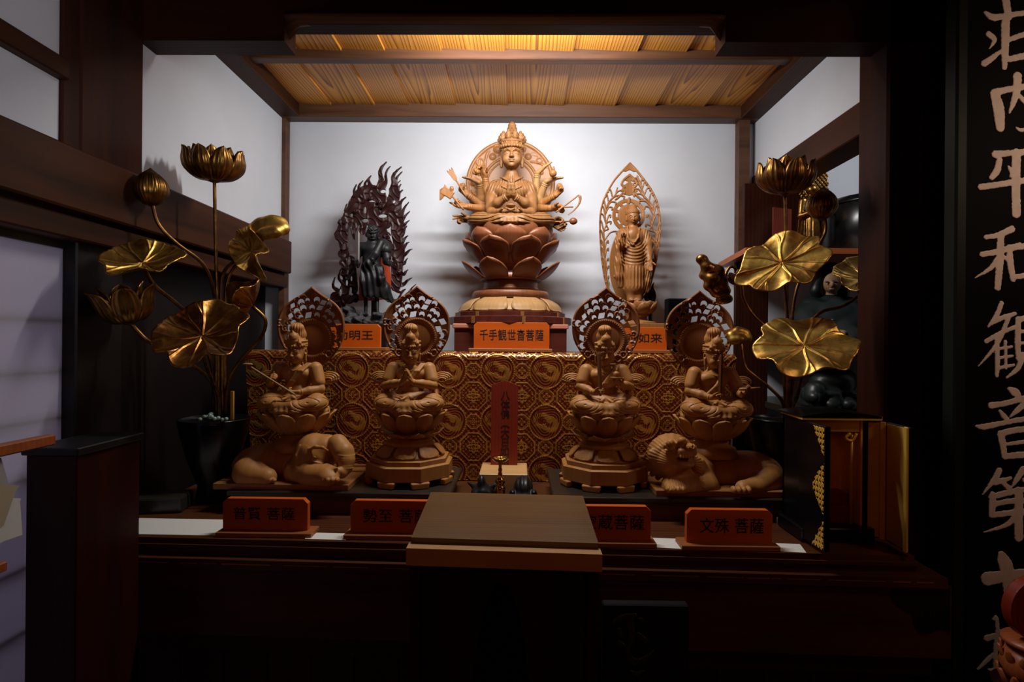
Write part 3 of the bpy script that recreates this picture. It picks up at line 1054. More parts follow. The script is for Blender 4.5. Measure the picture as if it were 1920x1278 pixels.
# --- name plaques
def plaque(label, txt, pxl, pxr, pyt, pyb, bl, br, pby, zbase, group, tbox=None, rz=0.0, yfix=None, wtxt=.8, htxt=.45, dx=0.0):
    if yfix is None:
        yf = PZ((bl + br) / 2, pby, zbase).y
    else: yf = yfix
    g = lambda x, y: P(x, y, yf + .03)
    xl, xr = g(pxl, pyb).x, g(pxr, pyb).x
    cx = (xl + xr) / 2
    zt = g((pxl + pxr) / 2, pyt).z
    fx0, fx1 = P(bl, pby, yf).x, P(br, pby, yf).x
    c = (cx, yf + .04, zbase)
    root = thing('name_plaque', label, 'plaque', c, rz, group)
    fh = .015
    MB(c).box(fx0, fx1, yf, yf + .075, zbase, zbase + fh, .002).build('foot', M['plaque_base'], root)
    k = .014
    z0 = zbase + fh - .001
    poly = [(xl, z0), (xr, z0), (xr, zt - k), (xr - k, zt), (xl + k, zt), (xl, zt - k)]
    mb = MB(c).prism(poly, yf + .028, yf + .05, 'y')
    o = mb.build('panel', M['plaque'], root)
    bv = o.modifiers.new('bevel', 'BEVEL'); bv.width = .0015; bv.segments = 2
    w = (xr - xl) * wtxt; h = (zt - z0) * htxt
    text_obj(txt, root, (dx, yf + .0277 - c[1], (z0 + zt) / 2 - c[2] + .003), w, h, M['ink'])


G = 'inscribed wooden name plaques'
plaque('orange wooden name plaque at front left, below the elephant statue', '普賢 菩薩', 418, 577, 934, 998, 403, 583, 1008, Z_CT, G, wtxt=.72, htxt=.40, dx=-.004)
plaque('orange wooden name plaque partly behind the left corner of the table', '勢至 菩薩', 657, 822, 938, 1003, 643, 838, 1013, Z_CT, G, wtxt=.74, htxt=.42, dx=.004)
plaque('orange wooden name plaque partly behind the right corner of the table', '虚空蔵菩薩', 1052, 1220, 948, 1015, 1040, 1232, 1027, Z_CT, G, wtxt=.86, htxt=.44, dx=-.002)
plaque('orange wooden name plaque at front right, below the lion statue', '文殊 菩薩', 1287, 1448, 955, 1020, 1279, 1464, 1033, Z_CT, G, wtxt=.74, htxt=.46, dx=.006)
plaque('orange name plaque on the brocade edge below the dark flaming statue', '不動明王', 592, 713, 607, 655, 577, 724, 662, ZH + .006, G, yfix=2.52, wtxt=.76, htxt=.40, dx=.002)
plaque('orange name plaque on the brocade edge below the central statue', '千手観世音菩薩', 888, 1030, 604, 656, 878, 1036, 664, ZH + .006, G, yfix=2.52, wtxt=.84, htxt=.42)
plaque('orange name plaque on the brocade edge below the standing statue', '阿弥陀如来', 1118, 1250, 613, 660, 1106, 1258, 668, ZH + .006, G, yfix=2.52, wtxt=.86, htxt=.42)

# --- upright red tablet in the middle
ty = 2.36
c = (P(945, 890, ty).x, ty, Z_CT)
root = thing('memorial_tablet', 'tall red-brown pointed wooden tablet inscribed in black behind the candlestick', 'tablet', c)
zb_ = .985
MB(c).box(P(903, 890, ty).x, P(988, 890, ty).x, ty - .16, ty + .05, Z_CT, zb_, .003).build('foot', M['table_edge'], root)
xl, xr = P(920, 880, ty).x, P(970, 880, ty).x
zt = P(945, 713, ty).z; zs = P(945, 722, ty).z
o = MB(c).prism([(xl, zb_), (xr, zb_), (xr, zs), ((xl + xr) / 2, zt), (xl, zs)], ty, ty + .014, 'y').build('board', M['red_lacquer'], root)
zt_, zb2 = P(948, 733, ty).z, P(948, 872, ty).z
text_obj('八体佛（大日如来'.replace('（', '︵'), root, (P(947, 800, ty).x - c[0], -.0005, (zt_ + zb2) / 2 - Z_CT), .037, zt_ - zb2, M['ink'], vertical=True)

# --- brass candlestick
cy = 2.09
zc0 = P(938, 922, cy).z
k = (P(957, 860, cy).x - P(922, 860, cy).x) / 2
root = thing('candlestick', 'small brass candlestick with a wide drip pan in front of the red tablet', 'candlestick', (P(938, 860, cy).x, cy, Z_CT))
def zz(py): return P(938, py, cy).z - Z_CT
s = k / .0343
prof = [(0, 0), (.022 * s, 0), (.023 * s, .004), (.019 * s, .010)]
prof += [(.019 * s, zz(919)), (.0205 * s, zz(915)), (.017 * s, zz(910)), (.013 * s, zz(908)), (.019 * s, zz(903)), (.0165 * s, zz(897)), (.008 * s, zz(892)), (.0085 * s, zz(888)), (.006 * s, zz(884)), (.008 * s, zz(880)), (.0055 * s, zz(876)), (.006 * s, zz(871)), (.012 * s, zz(869)), (.004 * s, zz(867.5))]
MB().lathe(prof, 32).build('stem', M['brass'], root, True)
zp = zz(866)
MB().lathe([(0, zp), (.012 * s, zp), (.022 * s, zp + .004), (.032 * s, zp + .013), (.0343 * s, zp + .0155), (.0338 * s, zp + .017), (.030 * s, zp + .014), (.02 * s, zp + .007), (.004 * s, zp + .004), (0, zp + .004)], 40).build('drip_pan', M['brass'], root, True)
MB().lathe([(.0022, zp + .003), (.0015, zp + .024), (.0004, zp + .034)], 8).build('spike', M['black_matte'], root, True)


# --- two small dark bronze animals beside it
def bronze(label, px0, px1, pyt, kind):
    y = 2.12
    x0, x1 = P(px0, 900, y).x, P(px1, 900, y).x
    zt = P(px0, pyt, y).z
    c = ((x0 + x1) / 2, y, Z_CT)
    w = x1 - x0; h = zt - Z_CT
    S = Carve((-w * .75, -.10, -.01), (w * .75, .10, h * 1.15), .0028)
    S.box((0, 0, h * .16), (w * .36, .045, h * .17), .006)          # seat block
    if kind == 0:     # perched figure: tall rounded back with drooping wings
        S.ell((0, 0, h * .50), (w * .34, .05, h * .22), k=.012)
        S.ell((-.005, -.01, h * .74), (w * .15, .028, h * .26), k=.012)
        for sx in (-1, 1):
            S.ell((sx * w * .27, -.012, h * .46), (w * .20, .035, h * .14), k=.010, rot=R3('Y', sx * 35))
            S.cap((sx * w * .3, 0, h * .58), (sx * w * .60, .02, h * .68), .012, .004, k=.008)
            S.ell((sx * w * .16, -.05, h * .30), (w * .12, .02, h * .10), k=.006)
    else:             # squat toad-like figure under a domed shell
        S.ell((0, .005, h * .62), (w * .33, .06, h * .36), k=.012)
        S.ell((0, -.012, h * .40), (w * .46, .06, h * .20), k=.012)
        S.disp(lambda X, Y, Z: .0016 * np.sin(X * 330) * sstep(h * .5, h * .7, Z), (-.2, -.2, 0), (.2, .2, .5))
        for sx in (-1, 1):
            S.ell((sx * w * .36, -.035, h * .55), (w * .09, .02, h * .08), k=.005)
            S.chain([(sx * w * .38, -.03, h * .45), (sx * w * .46, -.045, h * .30), (sx * w * .36, -.06, h * .2)], [.012, .010, .009], k=.006)
    root = thing('bronze_figurine', label, 'figurine', c)
    link('body', S.mesh('body'), M['bronze_black'], root)


bronze('small dark figurine with spread wings, left of the brass candlestick', 882, 930, 888, 0)
bronze('small dark domed figurine, right of the brass candlestick', 954, 1008, 891, 1)

# --- papers lying on the counter
def sheet(name, label, pts, cat='paper', mat='paper', z=Z_CT, group=None):
    q = [PZ(x, y, z + .001) for x, y in pts]
    c = sum(q, Vector()) / len(q); c.z = z
    mb = MB(tuple(c)).prism([(p.x, p.y) for p in q], z + .0004, z + .0016, 'z')
    tag(mb.build(name, M[mat]), label, cat, group)
    bpy.context.scene.collection.objects[-1].location = c


sheet('paper_sheet', 'large white sheet lying on the counter at its far left', [(196, 1000), (420, 1004), (560, 1004), (470, 975), (262, 971)])
sheet('paper_sheet', 'white paper strip between the two left front plaques', [(572, 1010), (648, 1012), (650, 1000), (575, 998)])
sheet('paper_sheet', 'white paper strip left of the front right plaque', [(1226, 1026), (1285, 1029), (1275, 1010), (1222, 1008)])
sheet('paper_sheet', 'white paper strip right of the front right plaque', [(1462, 1033), (1512, 1036), (1500, 1020), (1455, 1018)])
yy = 1.958
c = (P(1471, 985, yy).x, yy, Z_CT)
mb = MB(c).box(P(1457, 985, yy).x, P(1485, 985, yy).x, yy, yy + .003, Z_CT + .001, P(1471, 970, yy).z)
tag(mb.build('paper_card', M['paper']), 'small white card upright against the dark platform at the right', 'card')
COL.objects[-1].location = c

# dull plastic-wrapped packet at the left
y0 = PZ(240, 968, Z_CT).y
pk = [PZ(232, 966, Z_CT), PZ(340, 962, Z_CT), PZ(365, 944, Z_CT), PZ(240, 946, Z_CT)]
cc = sum(pk, Vector()) / 4; cc.z = Z_CT
mb = MB(tuple(cc))
n = 4
V = [(p.x, p.y, Z_CT + .001) for p in pk] + [(p.x * .97 + cc.x * .03, p.y * .97 + cc.y * .03, Z_CT + .055) for p in pk]
mb.add(V, [(0, 1, 2, 3), (7, 6, 5, 4), (0, 4, 5, 1), (1, 5, 6, 2), (2, 6, 7, 3), (3, 7, 4, 0)])
o = mb.build('wrapped_packet', plain('dark_film', (.022, .020, .014), .22, bump=.3, bscale=20))
bv = o.modifiers.new('bevel', 'BEVEL'); bv.width = .008; bv.segments = 2
o.location = cc
tag(o, 'dull dark film-wrapped packet behind the large white sheet on the left', 'packet')


# --- table in the foreground
def lectern():
    zt = 1.06
    bl, br, fl_, fr = PZ(808, 922, zt), PZ(1093, 929, zt), PZ(771, 1007, zt), PZ(1122, 1018, zt)
    c = Vector(((fl_.x + fr.x) / 2, (fl_.y + bl.y) / 2, 0))
    root = thing('offertory_table', 'tall narrow brown wooden table in the centre foreground', 'table', c)
    off = tuple(c)
    xl, xr = fl_.x, fr.x
    yf, yb = (fl_.y + fr.y) / 2, (bl.y + br.y) / 2
    o = MB(off).prism([(fl_.x, fl_.y), (fr.x, fr.y), (br.x, br.y), (bl.x, bl.y)], zt - .012, zt, 'z').build('tabletop', M['table_wood'], root)
    b = MB(off); rr = random.Random(3)
    # pale front bar
    dx, dy = fr.x - fl_.x, fr.y - fl_.y
    def fr_pt(u, d): return (fl_.x + dx * u, fl_.y + dy * u - d)
    MB(off).prism([fr_pt(-.012, .032), fr_pt(1.01, .032), fr_pt(1.01, -.003), fr_pt(-.012, -.003)], zt - .050, zt - .0125, 'z').build('front_rail', M['table_edge'], root)
    # legs and panelled sides
    for u in (-.004, .945):
        MB(off).prism([fr_pt(u, .006), fr_pt(u + .055, .006), fr_pt(u + .055, -.05), fr_pt(u, -.05)], .0, zt - .049, 'z').build('leg', M['redbrown'], root)
    for (x, y) in ((bl.x + .004, bl.y - .06), (br.x - .034, br.y - .06)):
        MB(off).box(x, x + .03, y, y + .055, 0, zt - .012).build('leg', M['redbrown'], root)
    # front panel with a tall arched opening
    hw = dx / 2
    n = 40
    z_lo, z_hi = .25, zt - .055
    arch = []
    ax0, ax1 = (885 - 772) / 350, (1003 - 772) / 350
    cxm = (ax0 + ax1) / 2; rx = (ax1 - ax0) / 2
    outer = [(.05, z_lo), (.945, z_lo), (.945, z_hi), (.05, z_hi)]
    op = [(cxm + rx * math.cos(t) * (1 - .15 * (math.sin(t) > 0) * math.sin(t)), .62 + (.34 if math.sin(t) > 0 else .30) * math.sin(t)) for t in [2 * PI * i / 48 for i in range(48)]]
    d2 = lambda X, Z: np.maximum(np.maximum(np.maximum(.05 * dx - X, X - .945 * dx), np.maximum(z_lo - Z, Z - z_hi)), -d_poly(X, Z, [(a * dx, b_) for a, b_ in op]))
    me = relief_mesh('front_panel', (0, z_lo - .01), (dx, z_hi + .01), .004, d2, lambda X, Z: np.full(X.shape, .012))
    link('front_panel', me, M['redbrown'], root, loc=(fl_.x - c.x, fl_.y - c.y + .03, 0), rot=(0, 0, math.atan2(dy, dx)))
    MB(off).prism([fr_pt(.06, -.13), fr_pt(.94, -.13), fr_pt(.94, -.16), fr_pt(.06, -.16)], .2, zt - .013, 'z').build('back_panel', M['black_matte'], root)
    for u in (.055, .93):
        a = fr_pt(u, -.03); 
        MB(off).box(a[0], a[0] + .012, a[1], a[1] + .32, .2, zt - .013).build('side_panel', M['redbrown'], root)
    MB(off).prism([fr_pt(.0, -.0), fr_pt(1, -.0), fr_pt(.985, -.30), fr_pt(.02, -.30)], .16, .21, 'z').build('shelf', M['redbrown'], root)


lectern()


# --- dark carved board leaning low at the right
def seal_board():
    y = cf(.4) - .12
    a, b = P(1130, 1150, y), P(1292, 1150, y)
    zt = P(1200, 1133, y).z
    c = ((a.x + b.x) / 2, y, 0)
    root = thing('carved_board', 'dark greenish board with a carved symbol leaning against the counter at lower right', 'board', c)
    MB(c).box(a.x, b.x, y, y + .03, 0, zt, .004).build('board', M['pattern_green'], root)
    st = [[(1150, 1165, 10), (1168, 1156, 14), (1190, 1152, 10)], [(1200, 1160, 10), (1208, 1163, 3)], [(1160, 1180, 12), (1164, 1192, 8)], [(1180, 1160, 16), (1184, 1190, 14), (1176, 1215, 12), (1182, 1235, 14), (1200, 1238, 12), (1226, 1218, 3)],
          [(1196, 1188, 10), (1210, 1200, 12)], [(1160, 1204, 12), (1170, 1210, 8)], [(1182, 1256, 4), (1192, 1262, 10), (1206, 1256, 4)]]
    pieces = []
    for s_ in st:
        q = [P(x, yy_, y) for x, yy_, w in s_]
        k = spline([(p.x - c[0], p.z, w * .5 * y / F_PX) for p, (_, _, w) in zip(q, s_)], 10)
        pieces.append(([(p[0], p[1]) for p in k], [max(.002, p[2]) for p in k]))
    lo = np.min([np.min(np.array(a_), 0) for a_, r in pieces], 0) - .02; hi = np.max([np.max(np.array(a_), 0) for a_, r in pieces], 0) + .02
    me = relief_mesh('symbol', lo, hi, .003, lambda X, Z: np.minimum.reduce([d_chain(X, Z, a_, r) for a_, r in pieces]), lambda X, Z: np.full(X.shape, .006))
    link('symbol', me, plain('dull_bronze', (.05, .05, .055), .35, .4), root, loc=(0, .001, 0))


seal_board()


# --- left foreground: low cabinet end, rack of papers
def left_front():
    zt = P(70, 838, 1.42).z
    x0 = P(48, 900, 1.42).x
    c = (x0 + .07, 1.53, 0)
    root = thing('low_cabinet', 'dark red-brown waist-high cabinet end in front of the paper screen at left', 'cabinet', c)
    MB(c).box(x0, x0 + .13, 1.42, 1.66, 0, zt - .02, .003).build('body', M['redbrown'], root)
    MB(c).box(x0 - .006, x0 + .14, 1.41, 1.665, zt - .02, zt, .003).build('top', M['pattern_green'], root)
    # rack: rail, foot rail and uprights, against the screen
    
    a, b = PX(98, 823, -1.10), PX(-60, 845, -1.10)
    c2 = (-1.14, 1.15, 0)
    rk = thing('pamphlet_rack', 'orange wooden rack rail holding papers at the left edge', 'rack', c2)
    MB(c2).box(-1.115, -1.09, 0.92, a.y, a.z - .013, a.z + .012, .003).build('top_rail', M['orange_wood'], rk)
    zl = PX(10, 1030, -1.10).z - .02
    MB(c2).box(-1.17, -1.085, .92, 1.20, zl - .02, zl, .002).build('ledge', M['orange_wood'], rk)
    MB(c2).box(-1.17, -1.155, .92, .95, 0, a.z - .014).build('upright', M['orange_wood'], rk)
    MB(c2).box(-1.17, -1.09, .92, .95, a.z - .04, a.z - .012).build('bracket', M['orange_wood'], rk)
    MB(c2).box(-1.17, -1.08, .91, .96, 0, .03).build('foot', M['orange_wood'], rk)
    # papers standing in it (each a slightly bent card)
    def card(name, label, cat, pts, x, mat):
        q = [PX(px, py, x) for px, py in pts]
        cz = min(p.z for p in q)
        cc = Vector((x, sum(p.y for p in q) / len(q), cz))
        mb = MB(tuple(cc)); n = len(q)
        V = [(x, p.y, p.z) for p in q] + [(x + .0025, p.y, p.z) for p in q]
        F = [tuple(range(n)), tuple(range(2 * n - 1, n - 1, -1))] + [(i, (i + 1) % n, (i + 1) % n + n, i + n) for i in range(n)]
        mb.add(V, F)
        o = mb.build(name, M[mat]); o.location = cc
        tag(o, label, cat)
    card('envelope', 'buff envelope on top of the papers in the rack at the left edge', 'envelope', [(-60, 905), (35, 910), (28, 918), (5, 985), (-60, 1035)], -1.090, 'envelope')
    card('paper_sheet', 'white folded sheet below the buff envelope in the rack', 'paper', [(-30, 930), (38, 934), (30, 955), (2, 1016), (-30, 1030)], -1.096, 'paper')
    card('printed_form', 'white ruled form lowest of the papers in the rack', 'paper', [(-40, 940), (36, 944), (40, 1002), (-40, 1030)], -1.102, 'paper')
    card('paper_sheet', 'grey white leaflet standing behind the envelope in the rack', 'paper', [(-60, 850), (0, 858), (14, 905), (10, 1010), (-60, 1030)], -1.108, 'grey_white')


left_front()


# --- black lacquer shrine with gilt inside, right
def shrine():
    g = 'body'
    y0 = 1.80                 # cabinet front
    zb, zt = Z_CT, P(1570, 785, y0).z
    xl, xr = P(1502, 900, y0).x, P(1624, 900, y0).x
    c = ((xl + xr) / 2, y0 + .1, Z_CT)
    root = thing('lacquer_shrine', 'small black lacquer shrine with open doors and gilded inside at the right', 'shrine', c)
    b = MB(c)
    b.box(xl, xr, y0 + .115, y0 + .125, zb, zt).box(xl, xl + .012, y0, y0 + .125, zb, zt).box(xr - .012, xr, y0, y0 + .125, zb, zt)
    b.build('cabinet', M['black_lacquer'], root)
    MB(c).box(xl - .012, xr + .012, y0 - .03, y0 + .135, zb, zb + .045, .004).build('plinth', M['black_lacquer'], root)
    MB(c).box(xl + .012, xr - .012, y0 + .104, y0 + .114, zb + .045, zt).box(xr - .018, xr - .012, y0, y0 + .105, zb + .045, zt).box(xl + .012, xl + .018, y0, y0 + .105, zb + .045, zt).build('gilt_lining', M['gilt_matte'], root)
    rf = MB(c)
    rf.prism([(xl - .012, y0 - .03), (xr + .03, y0 - .03), (xr + .012, y0 + .14), (xl - .0, y0 + .14)], zt, zt + .012, 'z')
    rf.build('cornice', M['gilt_matte'], root)
    rf = MB(c); V = []
    for i in range(13):
        t = i / 12; x = xl - .012 + (xr - xl + .040) * t
        h = .012 + .012 * math.sin(t * PI)
        V += [(x, y0 - .031, zt + .006), (x, y0 - .031, zt + h), (x, y0 + .14, zt + h), (x, y0 + .14, zt + .006)]
    F = []
    for i in range(12):
        for k in range(4):
            F.append((i * 4 + k, i * 4 + (k + 1) % 4, i * 4 + 4 + (k + 1) % 4, i * 4 + 4 + k))
    F += [(0, 1, 2, 3), (48, 49, 50, 51)]
    rf.add(V, F).build('roof', M['black_lacquer'], root, False)
    # inner altar steps, pillar and pelmet hook
    MB(c).box(xl + .03, xr - .02, y0 + .03, y0 + .103, zb + .045, zb + .10).build('altar_step', M['red_lacquer'], root)
    MB(c).box(xl + .04, xr - .03, y0 + .05, y0 + .103, zb + .10, zb + .135).build('altar_step', M['red_lacquer'], root)
    MB(c).tube([(xl + .085, y0 + .09, zb + .13), (xl + .085, y0 + .09, zt - .005)], .006, 10).build('pillar', M['gilt_matte'], root, True)
    MB(c).tube([(xr - .035, y0 + .02, zb + .045), (xr - .035, y0 + .02, zt - .005)], .005, 10).build('pillar', M['gilt_matte'], root, True)
    MB(c).box(xl + .02, xr - .02, y0 + .004, y0 + .012, zt - .04, zt).build('pelmet', M['gilt_matte'], root)
    pts = spline([(xr - .05, y0 + .002, zt - .045), (xr - .065, y0 + .002, zt - .06), (xr - .045, y0 + .002, zt - .068), (xr - .03, y0 + .002, zt - .045)], 14)
    MB(c).tube(pts, .005, 8).build('hook', M['gilt_matte'], root, True)
    # small seated figure inside
    S = Carve((-.05, -.04, 0), (.05, .04, .12), .002)
    S.ell((0, 0, .012), (.042, .03, .014)).ell((0, .002, .045), (.022, .016, .03)).ell((0, 0, .088), .013).ell((0, .002, .104), (.006, .006, .008))
    for sx in (-1, 1): S.chain([(sx * .020, 0, .062), (sx * .028, -.006, .035), (sx * .006, -.022, .032)], [.009, .008, .006])
    link('figure', S.mesh('figure'), M['red_lacquer'], root, loc=((xl + xr) / 2 - .02 - c[0], y0 + .075 - c[1], .134))
    # left door, ajar towards the viewer: black outside, pierced gilt fittings on its free edge
    h = Vector((xl, y0, 0)); fe = P(1552, 915, 1.655); fe.z = 0
    d = (fe - h); wd = d.length; d.normalize(); nrm = Vector((d.y, -d.x, 0))
    ang = math.atan2(d.y, d.x)
    zd0, zd1 = zb + .012, zt - .004
    dl = link('door', None, None, root, loc=(h.x - c[0], h.y - c[1], 0), rot=(0, 0, ang))
    me = MB().box(0, wd, -.008, .008, zd0 - zb, zd1 - zb, .002).build('tmp', M['black_lacquer'])
    dl2 = me; dl2.name = 'door'; dl2.parent = root; dl2.location = dl.location; dl2.rotation_euler = dl.rotation_euler
    bpy.data.objects.remove(dl)
    dl2.name = 'door'
    H = zd1 - zd0
    def fitting(zc, hh, ww, mode):
        def d2(X, Z):
            if mode == 'mid': e = X - ww * np.clip(1 - (np.abs(Z) / hh) ** 1.3, 0, 1) - .002 * np.sin(Z * 330)
            elif mode == 'top': e = X - ww * np.clip(1 - (-Z / hh), 0, 1) - .003 * np.sin(Z * 250)
            else: e = X - ww * np.clip(1 - (Z / hh), 0, 1) - .003 * np.sin(Z * 250)
            holes = .0052 - np.hypot(((X + .004) % .015) - .0075, ((Z + .5) % .017) - .0085)
            o_ = np.maximum(np.maximum(e, -X), np.abs(Z) - hh if mode == 'mid' else (np.maximum(Z, -hh - Z) if mode == 'top' else np.maximum(-Z, Z - hh)))
            return np.maximum(o_, holes - .0014)
        me = relief_mesh('fitting', (-.004, -hh - .004), (ww + .012, hh + .004), .0011, d2, lambda X, Z: .002 + .001 * np.sin(X * 500) * np.sin(Z * 430))
        co = np.empty(len(me.vertices) * 3, np.float32); me.vertices.foreach_get('co', co); co = co.reshape(-1, 3)
        co[:, 0] = wd - .003 - co[:, 0]
        me.vertices.foreach_set('co', co.ravel()); me.flip_normals(); me.update()
        link('fitting', me, M['gilt_matte'], dl2, loc=(0, -.0082, zc))
    fitting((zd0 + zd1) / 2 - zb, H * .21, .060, 'mid')
    fitting(zd1 - zb - .004, H * .24, .060, 'top')
    fitting(zd0 - zb + .004, H * .24, .060, 'bot')
    # right doors, folded open, gilt inside
    p0 = Vector((xr, y0, 0)); p1 = P(1662, 900, y0 - .03); p1.z = 0; p2 = P(1706, 915, 1.655); p2.z = 0
    for a, b_, nm in ((p0, p1, 'door'), (p1, p2, 'door')):
        d = b_ - a; L_ = d.length; an = math.atan2(d.y, d.x)
        o = MB().box(0, L_, 0, .012, zd0 - zb, zd1 - zb, .002).build(nm, M['black_lacquer'], root, loc=(a.x - c[0], a.y - c[1], 0), rot=(0, 0, an))
        MB().box(.004, L_ - .004, -.003, .0005, zd0 - zb + .004, zd1 - zb - .004, .001).build('gilt_panel', M['gilt_matte'], o)
        MB().box(L_ - .018, L_ - .002, -.009, -.002, zd0 - zb, zd1 - zb, .002).build('edge_strip', M['gilt_matte'], o)


shrine()

# --- right niche: shelves and what stands on them
def niche():
    zs = P(1600, 470, 2.62).z
    x0 = P(1398, 468, 2.62).x
    z2 = P(1630, 652, 2.62).z - .01
    z3 = P(1560, 765, 2.62).z
    c = (1.7, 2.9, zs)
    o = MB(c).prism([(x0, 2.62), (2.29, 2.62), (2.29, 3.19), (P(1347, 490, 3.13).x, 3.13)], zs - .014, zs + .012, 'z').build('niche_shelf', M['orange_wood'])
    o.location = c; tag(o, 'reddish wooden shelf in the right niche carrying the black tub', 'shelf')
    c = (1.7, 2.9, z2)
    o = MB(c).box(1.25, 2.29, 2.62, 3.19, z2 - .03, z2).build('niche_shelf', M['box_wood'])
    o.location = c; tag(o, 'dark shelf in the right niche under the robed figure', 'shelf')
    c = (1.7, 2.9, z3)
    o = MB(c).box(1.25, 2.29, 2.60, 3.19, z3 - .03, z3).build('niche_shelf', M['platform'])
    o.location = c; tag(o, 'lowest black shelf in the right niche under the dark rocky carving', 'shelf')
    struct('trim_19', MB().box(P(1396, 400, 2.9).x, P(1500, 400, 2.9).x, 2.9, 2.93, zs + .012, 2.31), M['dark_beam'])
    struct('trim_20', MB().box(P(1380, 600, 2.9).x, P(1440, 600, 2.9).x, 2.9, 2.93, Z_CT, zs - .014), M['dark_beam'])
    # black lacquer tub
    yb = 2.85
    a, b = P(1556, 470, yb).x, P(1730, 470, yb).x
    zt = P(1640, 366, yb).z
    cc = ((a + b) / 2, yb + .02, zs + .012)
    R_ = (b - a) / 2
    h = zt - zs - .012
    root = thing('black_tub', 'large glossy black round tub on the niche shelf', 'tub', cc)
    MB().lathe([(0, 0), (R_ * .97, 0), (R_, .006), (R_, h * .82), (R_ * .99, h * .83)], 64).build('body', M['black_lacquer'], root, True)
    MB().lathe([(R_ * 1.0, h * .80), (R_ * 1.0, h * .85), (R_ * .90, h * .93), (R_ * .6, h * .985), (0, h)], 64).build('lid', M['black_lacquer'], root, True)
    # gilt standing statue with flaming halo
    yb = 2.80
    x = P(1520, 460, yb).x
    hh = P(1520, 300, yb).z - zs - .012
    root = thing('gilt_statue', 'dark gilt standing statue half hidden behind the gold lotus buds on the niche shelf', 'statue', (x, yb, zs + .012))
    S = Carve((-.09, -.07, 0), (.09, .07, hh), .003)
    S.ell((0, 0, .02), (.055, .05, .025)).cap((0, 0, .03), (0, 0, hh * .42), .042, .034, k=.01).ell((0, 0, hh * .50), (.045, .030, .06), k=.015).ell((0, -.005, hh * .68), .026, k=.008).ell((0, 0, hh * .76), (.016, .016, .02))
    for sx in (-1, 1):
        S.chain([(sx * .042, 0, hh * .56), (sx * .055, -.01, hh * .40), (sx * .03, -.045, hh * .42)], [.018, .014, .010])
        S.chain([(sx * .05, 0, hh * .40), (sx * .058, .0, hh * .2), (sx * .05, 0, .04)], [.012, .010, .006])
    S.disp(lambda X, Y, Z: .002 * np.sin(np.arctan2(X, -Y) * 14) * sstep(hh * .45, hh * .3, Z), (-.09, -.07, .03), (.09, .07, hh * .5))
    link('body', S.mesh('body'), M['gold_dark'], root)
    hl = hh * .9
    me = relief_mesh('halo', (-.09, .25 * hh), (.09, hh * 1.12), .003, lambda X, Z: np.hypot(X / .07, (Z - hh * .7) / (hh * .42)) * .07 - .07 - .004 * np.sin(np.arctan2(Z - hh * .7, X) * 17),
                     lambda X, Z: .012 + .004 * np.sin(X * 300) * np.sin(Z * 260))
    link('halo', me, M['gold_dark'], root, loc=(.035, .05, 0))
    # red board behind it
    a, b = P(1450, 430, 2.74).x, P(1484, 430, 2.74).x
    cc = ((a + b) / 2, 2.74, zs + .012)
    mb = MB(cc).prism([(a, zs + .012), (b, zs + .012), (b, P(1470, 392, 2.74).z), (a, P(1460, 388, 2.74).z)], 2.74, 2.752, 'y')
    o = mb.build('red_board', wood('dull_red_board', (.14, .016, .006), (.10, .010, .004), 'z')); o.location = cc
    tag(o, 'narrow red board upright on the niche shelf behind a gold lotus stem', 'board')
    # seated figure in a dark green robe
    yb = 2.72
    sc = yb / F_PX
    org = Vector((P(1556, 660, yb).x, yb, z2))
    def L(px, py, dy=0.0):
        p = P(px, py, yb + dy); return (p.x - org.x, p.y - org.y, p.z - org.z)
    root = thing('robed_figure', 'seated painted figure in a dark green robe with long black hair in the right niche', 'figure', org)
    S = Carve(L(1490, 690, -.25), L(1625, 485, .2), .004)
    S.ell(L(1556, 525), (.052, .058, .062), k=.01)                                   # head
    S.ell(L(1560, 530, -.03), (.040, .03, .048), k=.01)
    S.ell(L(1559, 533, -.064), (.008, .012, .016), k=.006)
    S.ell(L(1559, 542, -.056), (.014, .008, .005), k=.003)
    for q in (1551, 1566): S.ell(L(q, 528, -.064), (.013, .007, .006), k=.003, mode='cut')
    S.cap(L(1556, 548), L(1556, 565), .03, .04, k=.01)
    link('body', S.mesh('body'), M['skin'], root)
    S = Carve(L(1485, 720, -.30), L(1630, 545, .2), .0045)
    S.ell(L(1556, 562), (.055, .048, .030), k=.02).ell(L(1554, 594), (.125, .10, .085), k=.02).ell(L(1556, 620, -.02), (.12, .11, .13), k=.03).ell(L(1556, 655, -.02), (.16, .14, .06), k=.03)
    S.chain([L(1520, 578), L(1507, 600, -.03), L(1530, 622, -.12)], [.055, .055, .045], k=.02)
    S.chain([L(1590, 578), L(1602, 600, -.03), L(1584, 622, -.12)], [.055, .055, .045], k=.02)
    S.chain([L(1580, 630, -.10), L(1600, 640, -.15), L(1606, 672, -.14)], [.05, .055, .04], k=.02)
    S.chain([L(1530, 630, -.10), L(1515, 640, -.14), L(1520, 672, -.14)], [.05, .055, .04], k=.02)
    S.disp(lambda X, Y, Z: .0025 * np.sin(X * 60 + Z * 40), L(1485, 720, -.3), L(1630, 575, .2))
    S.disp(lambda X, Y, Z: np.where(Z < .001, 1.0, 0), S.lo, S.lo + np.array((1, 1, 1)))
    link('robe', S.mesh('robe'), M['green_robe'], root)
    S = Carve(L(1485, 720, -.32), L(1630, 480, .2), .004)
    S.ell(L(1557, 517, .012), (.066, .066, .066), k=.008).ell(L(1562, 546, -.070), (.043, .055, .047), k=.004, mode='cut')
    for sx in (1530, 1581): S.chain([L(sx * .7 + 1556 * .3, 515, -.01), L(sx, 545, 0), L(sx, 580, .02)], [.03, .026, .02], k=.012)
    link('hair', S.mesh('hair'), M['hair_black'], root)
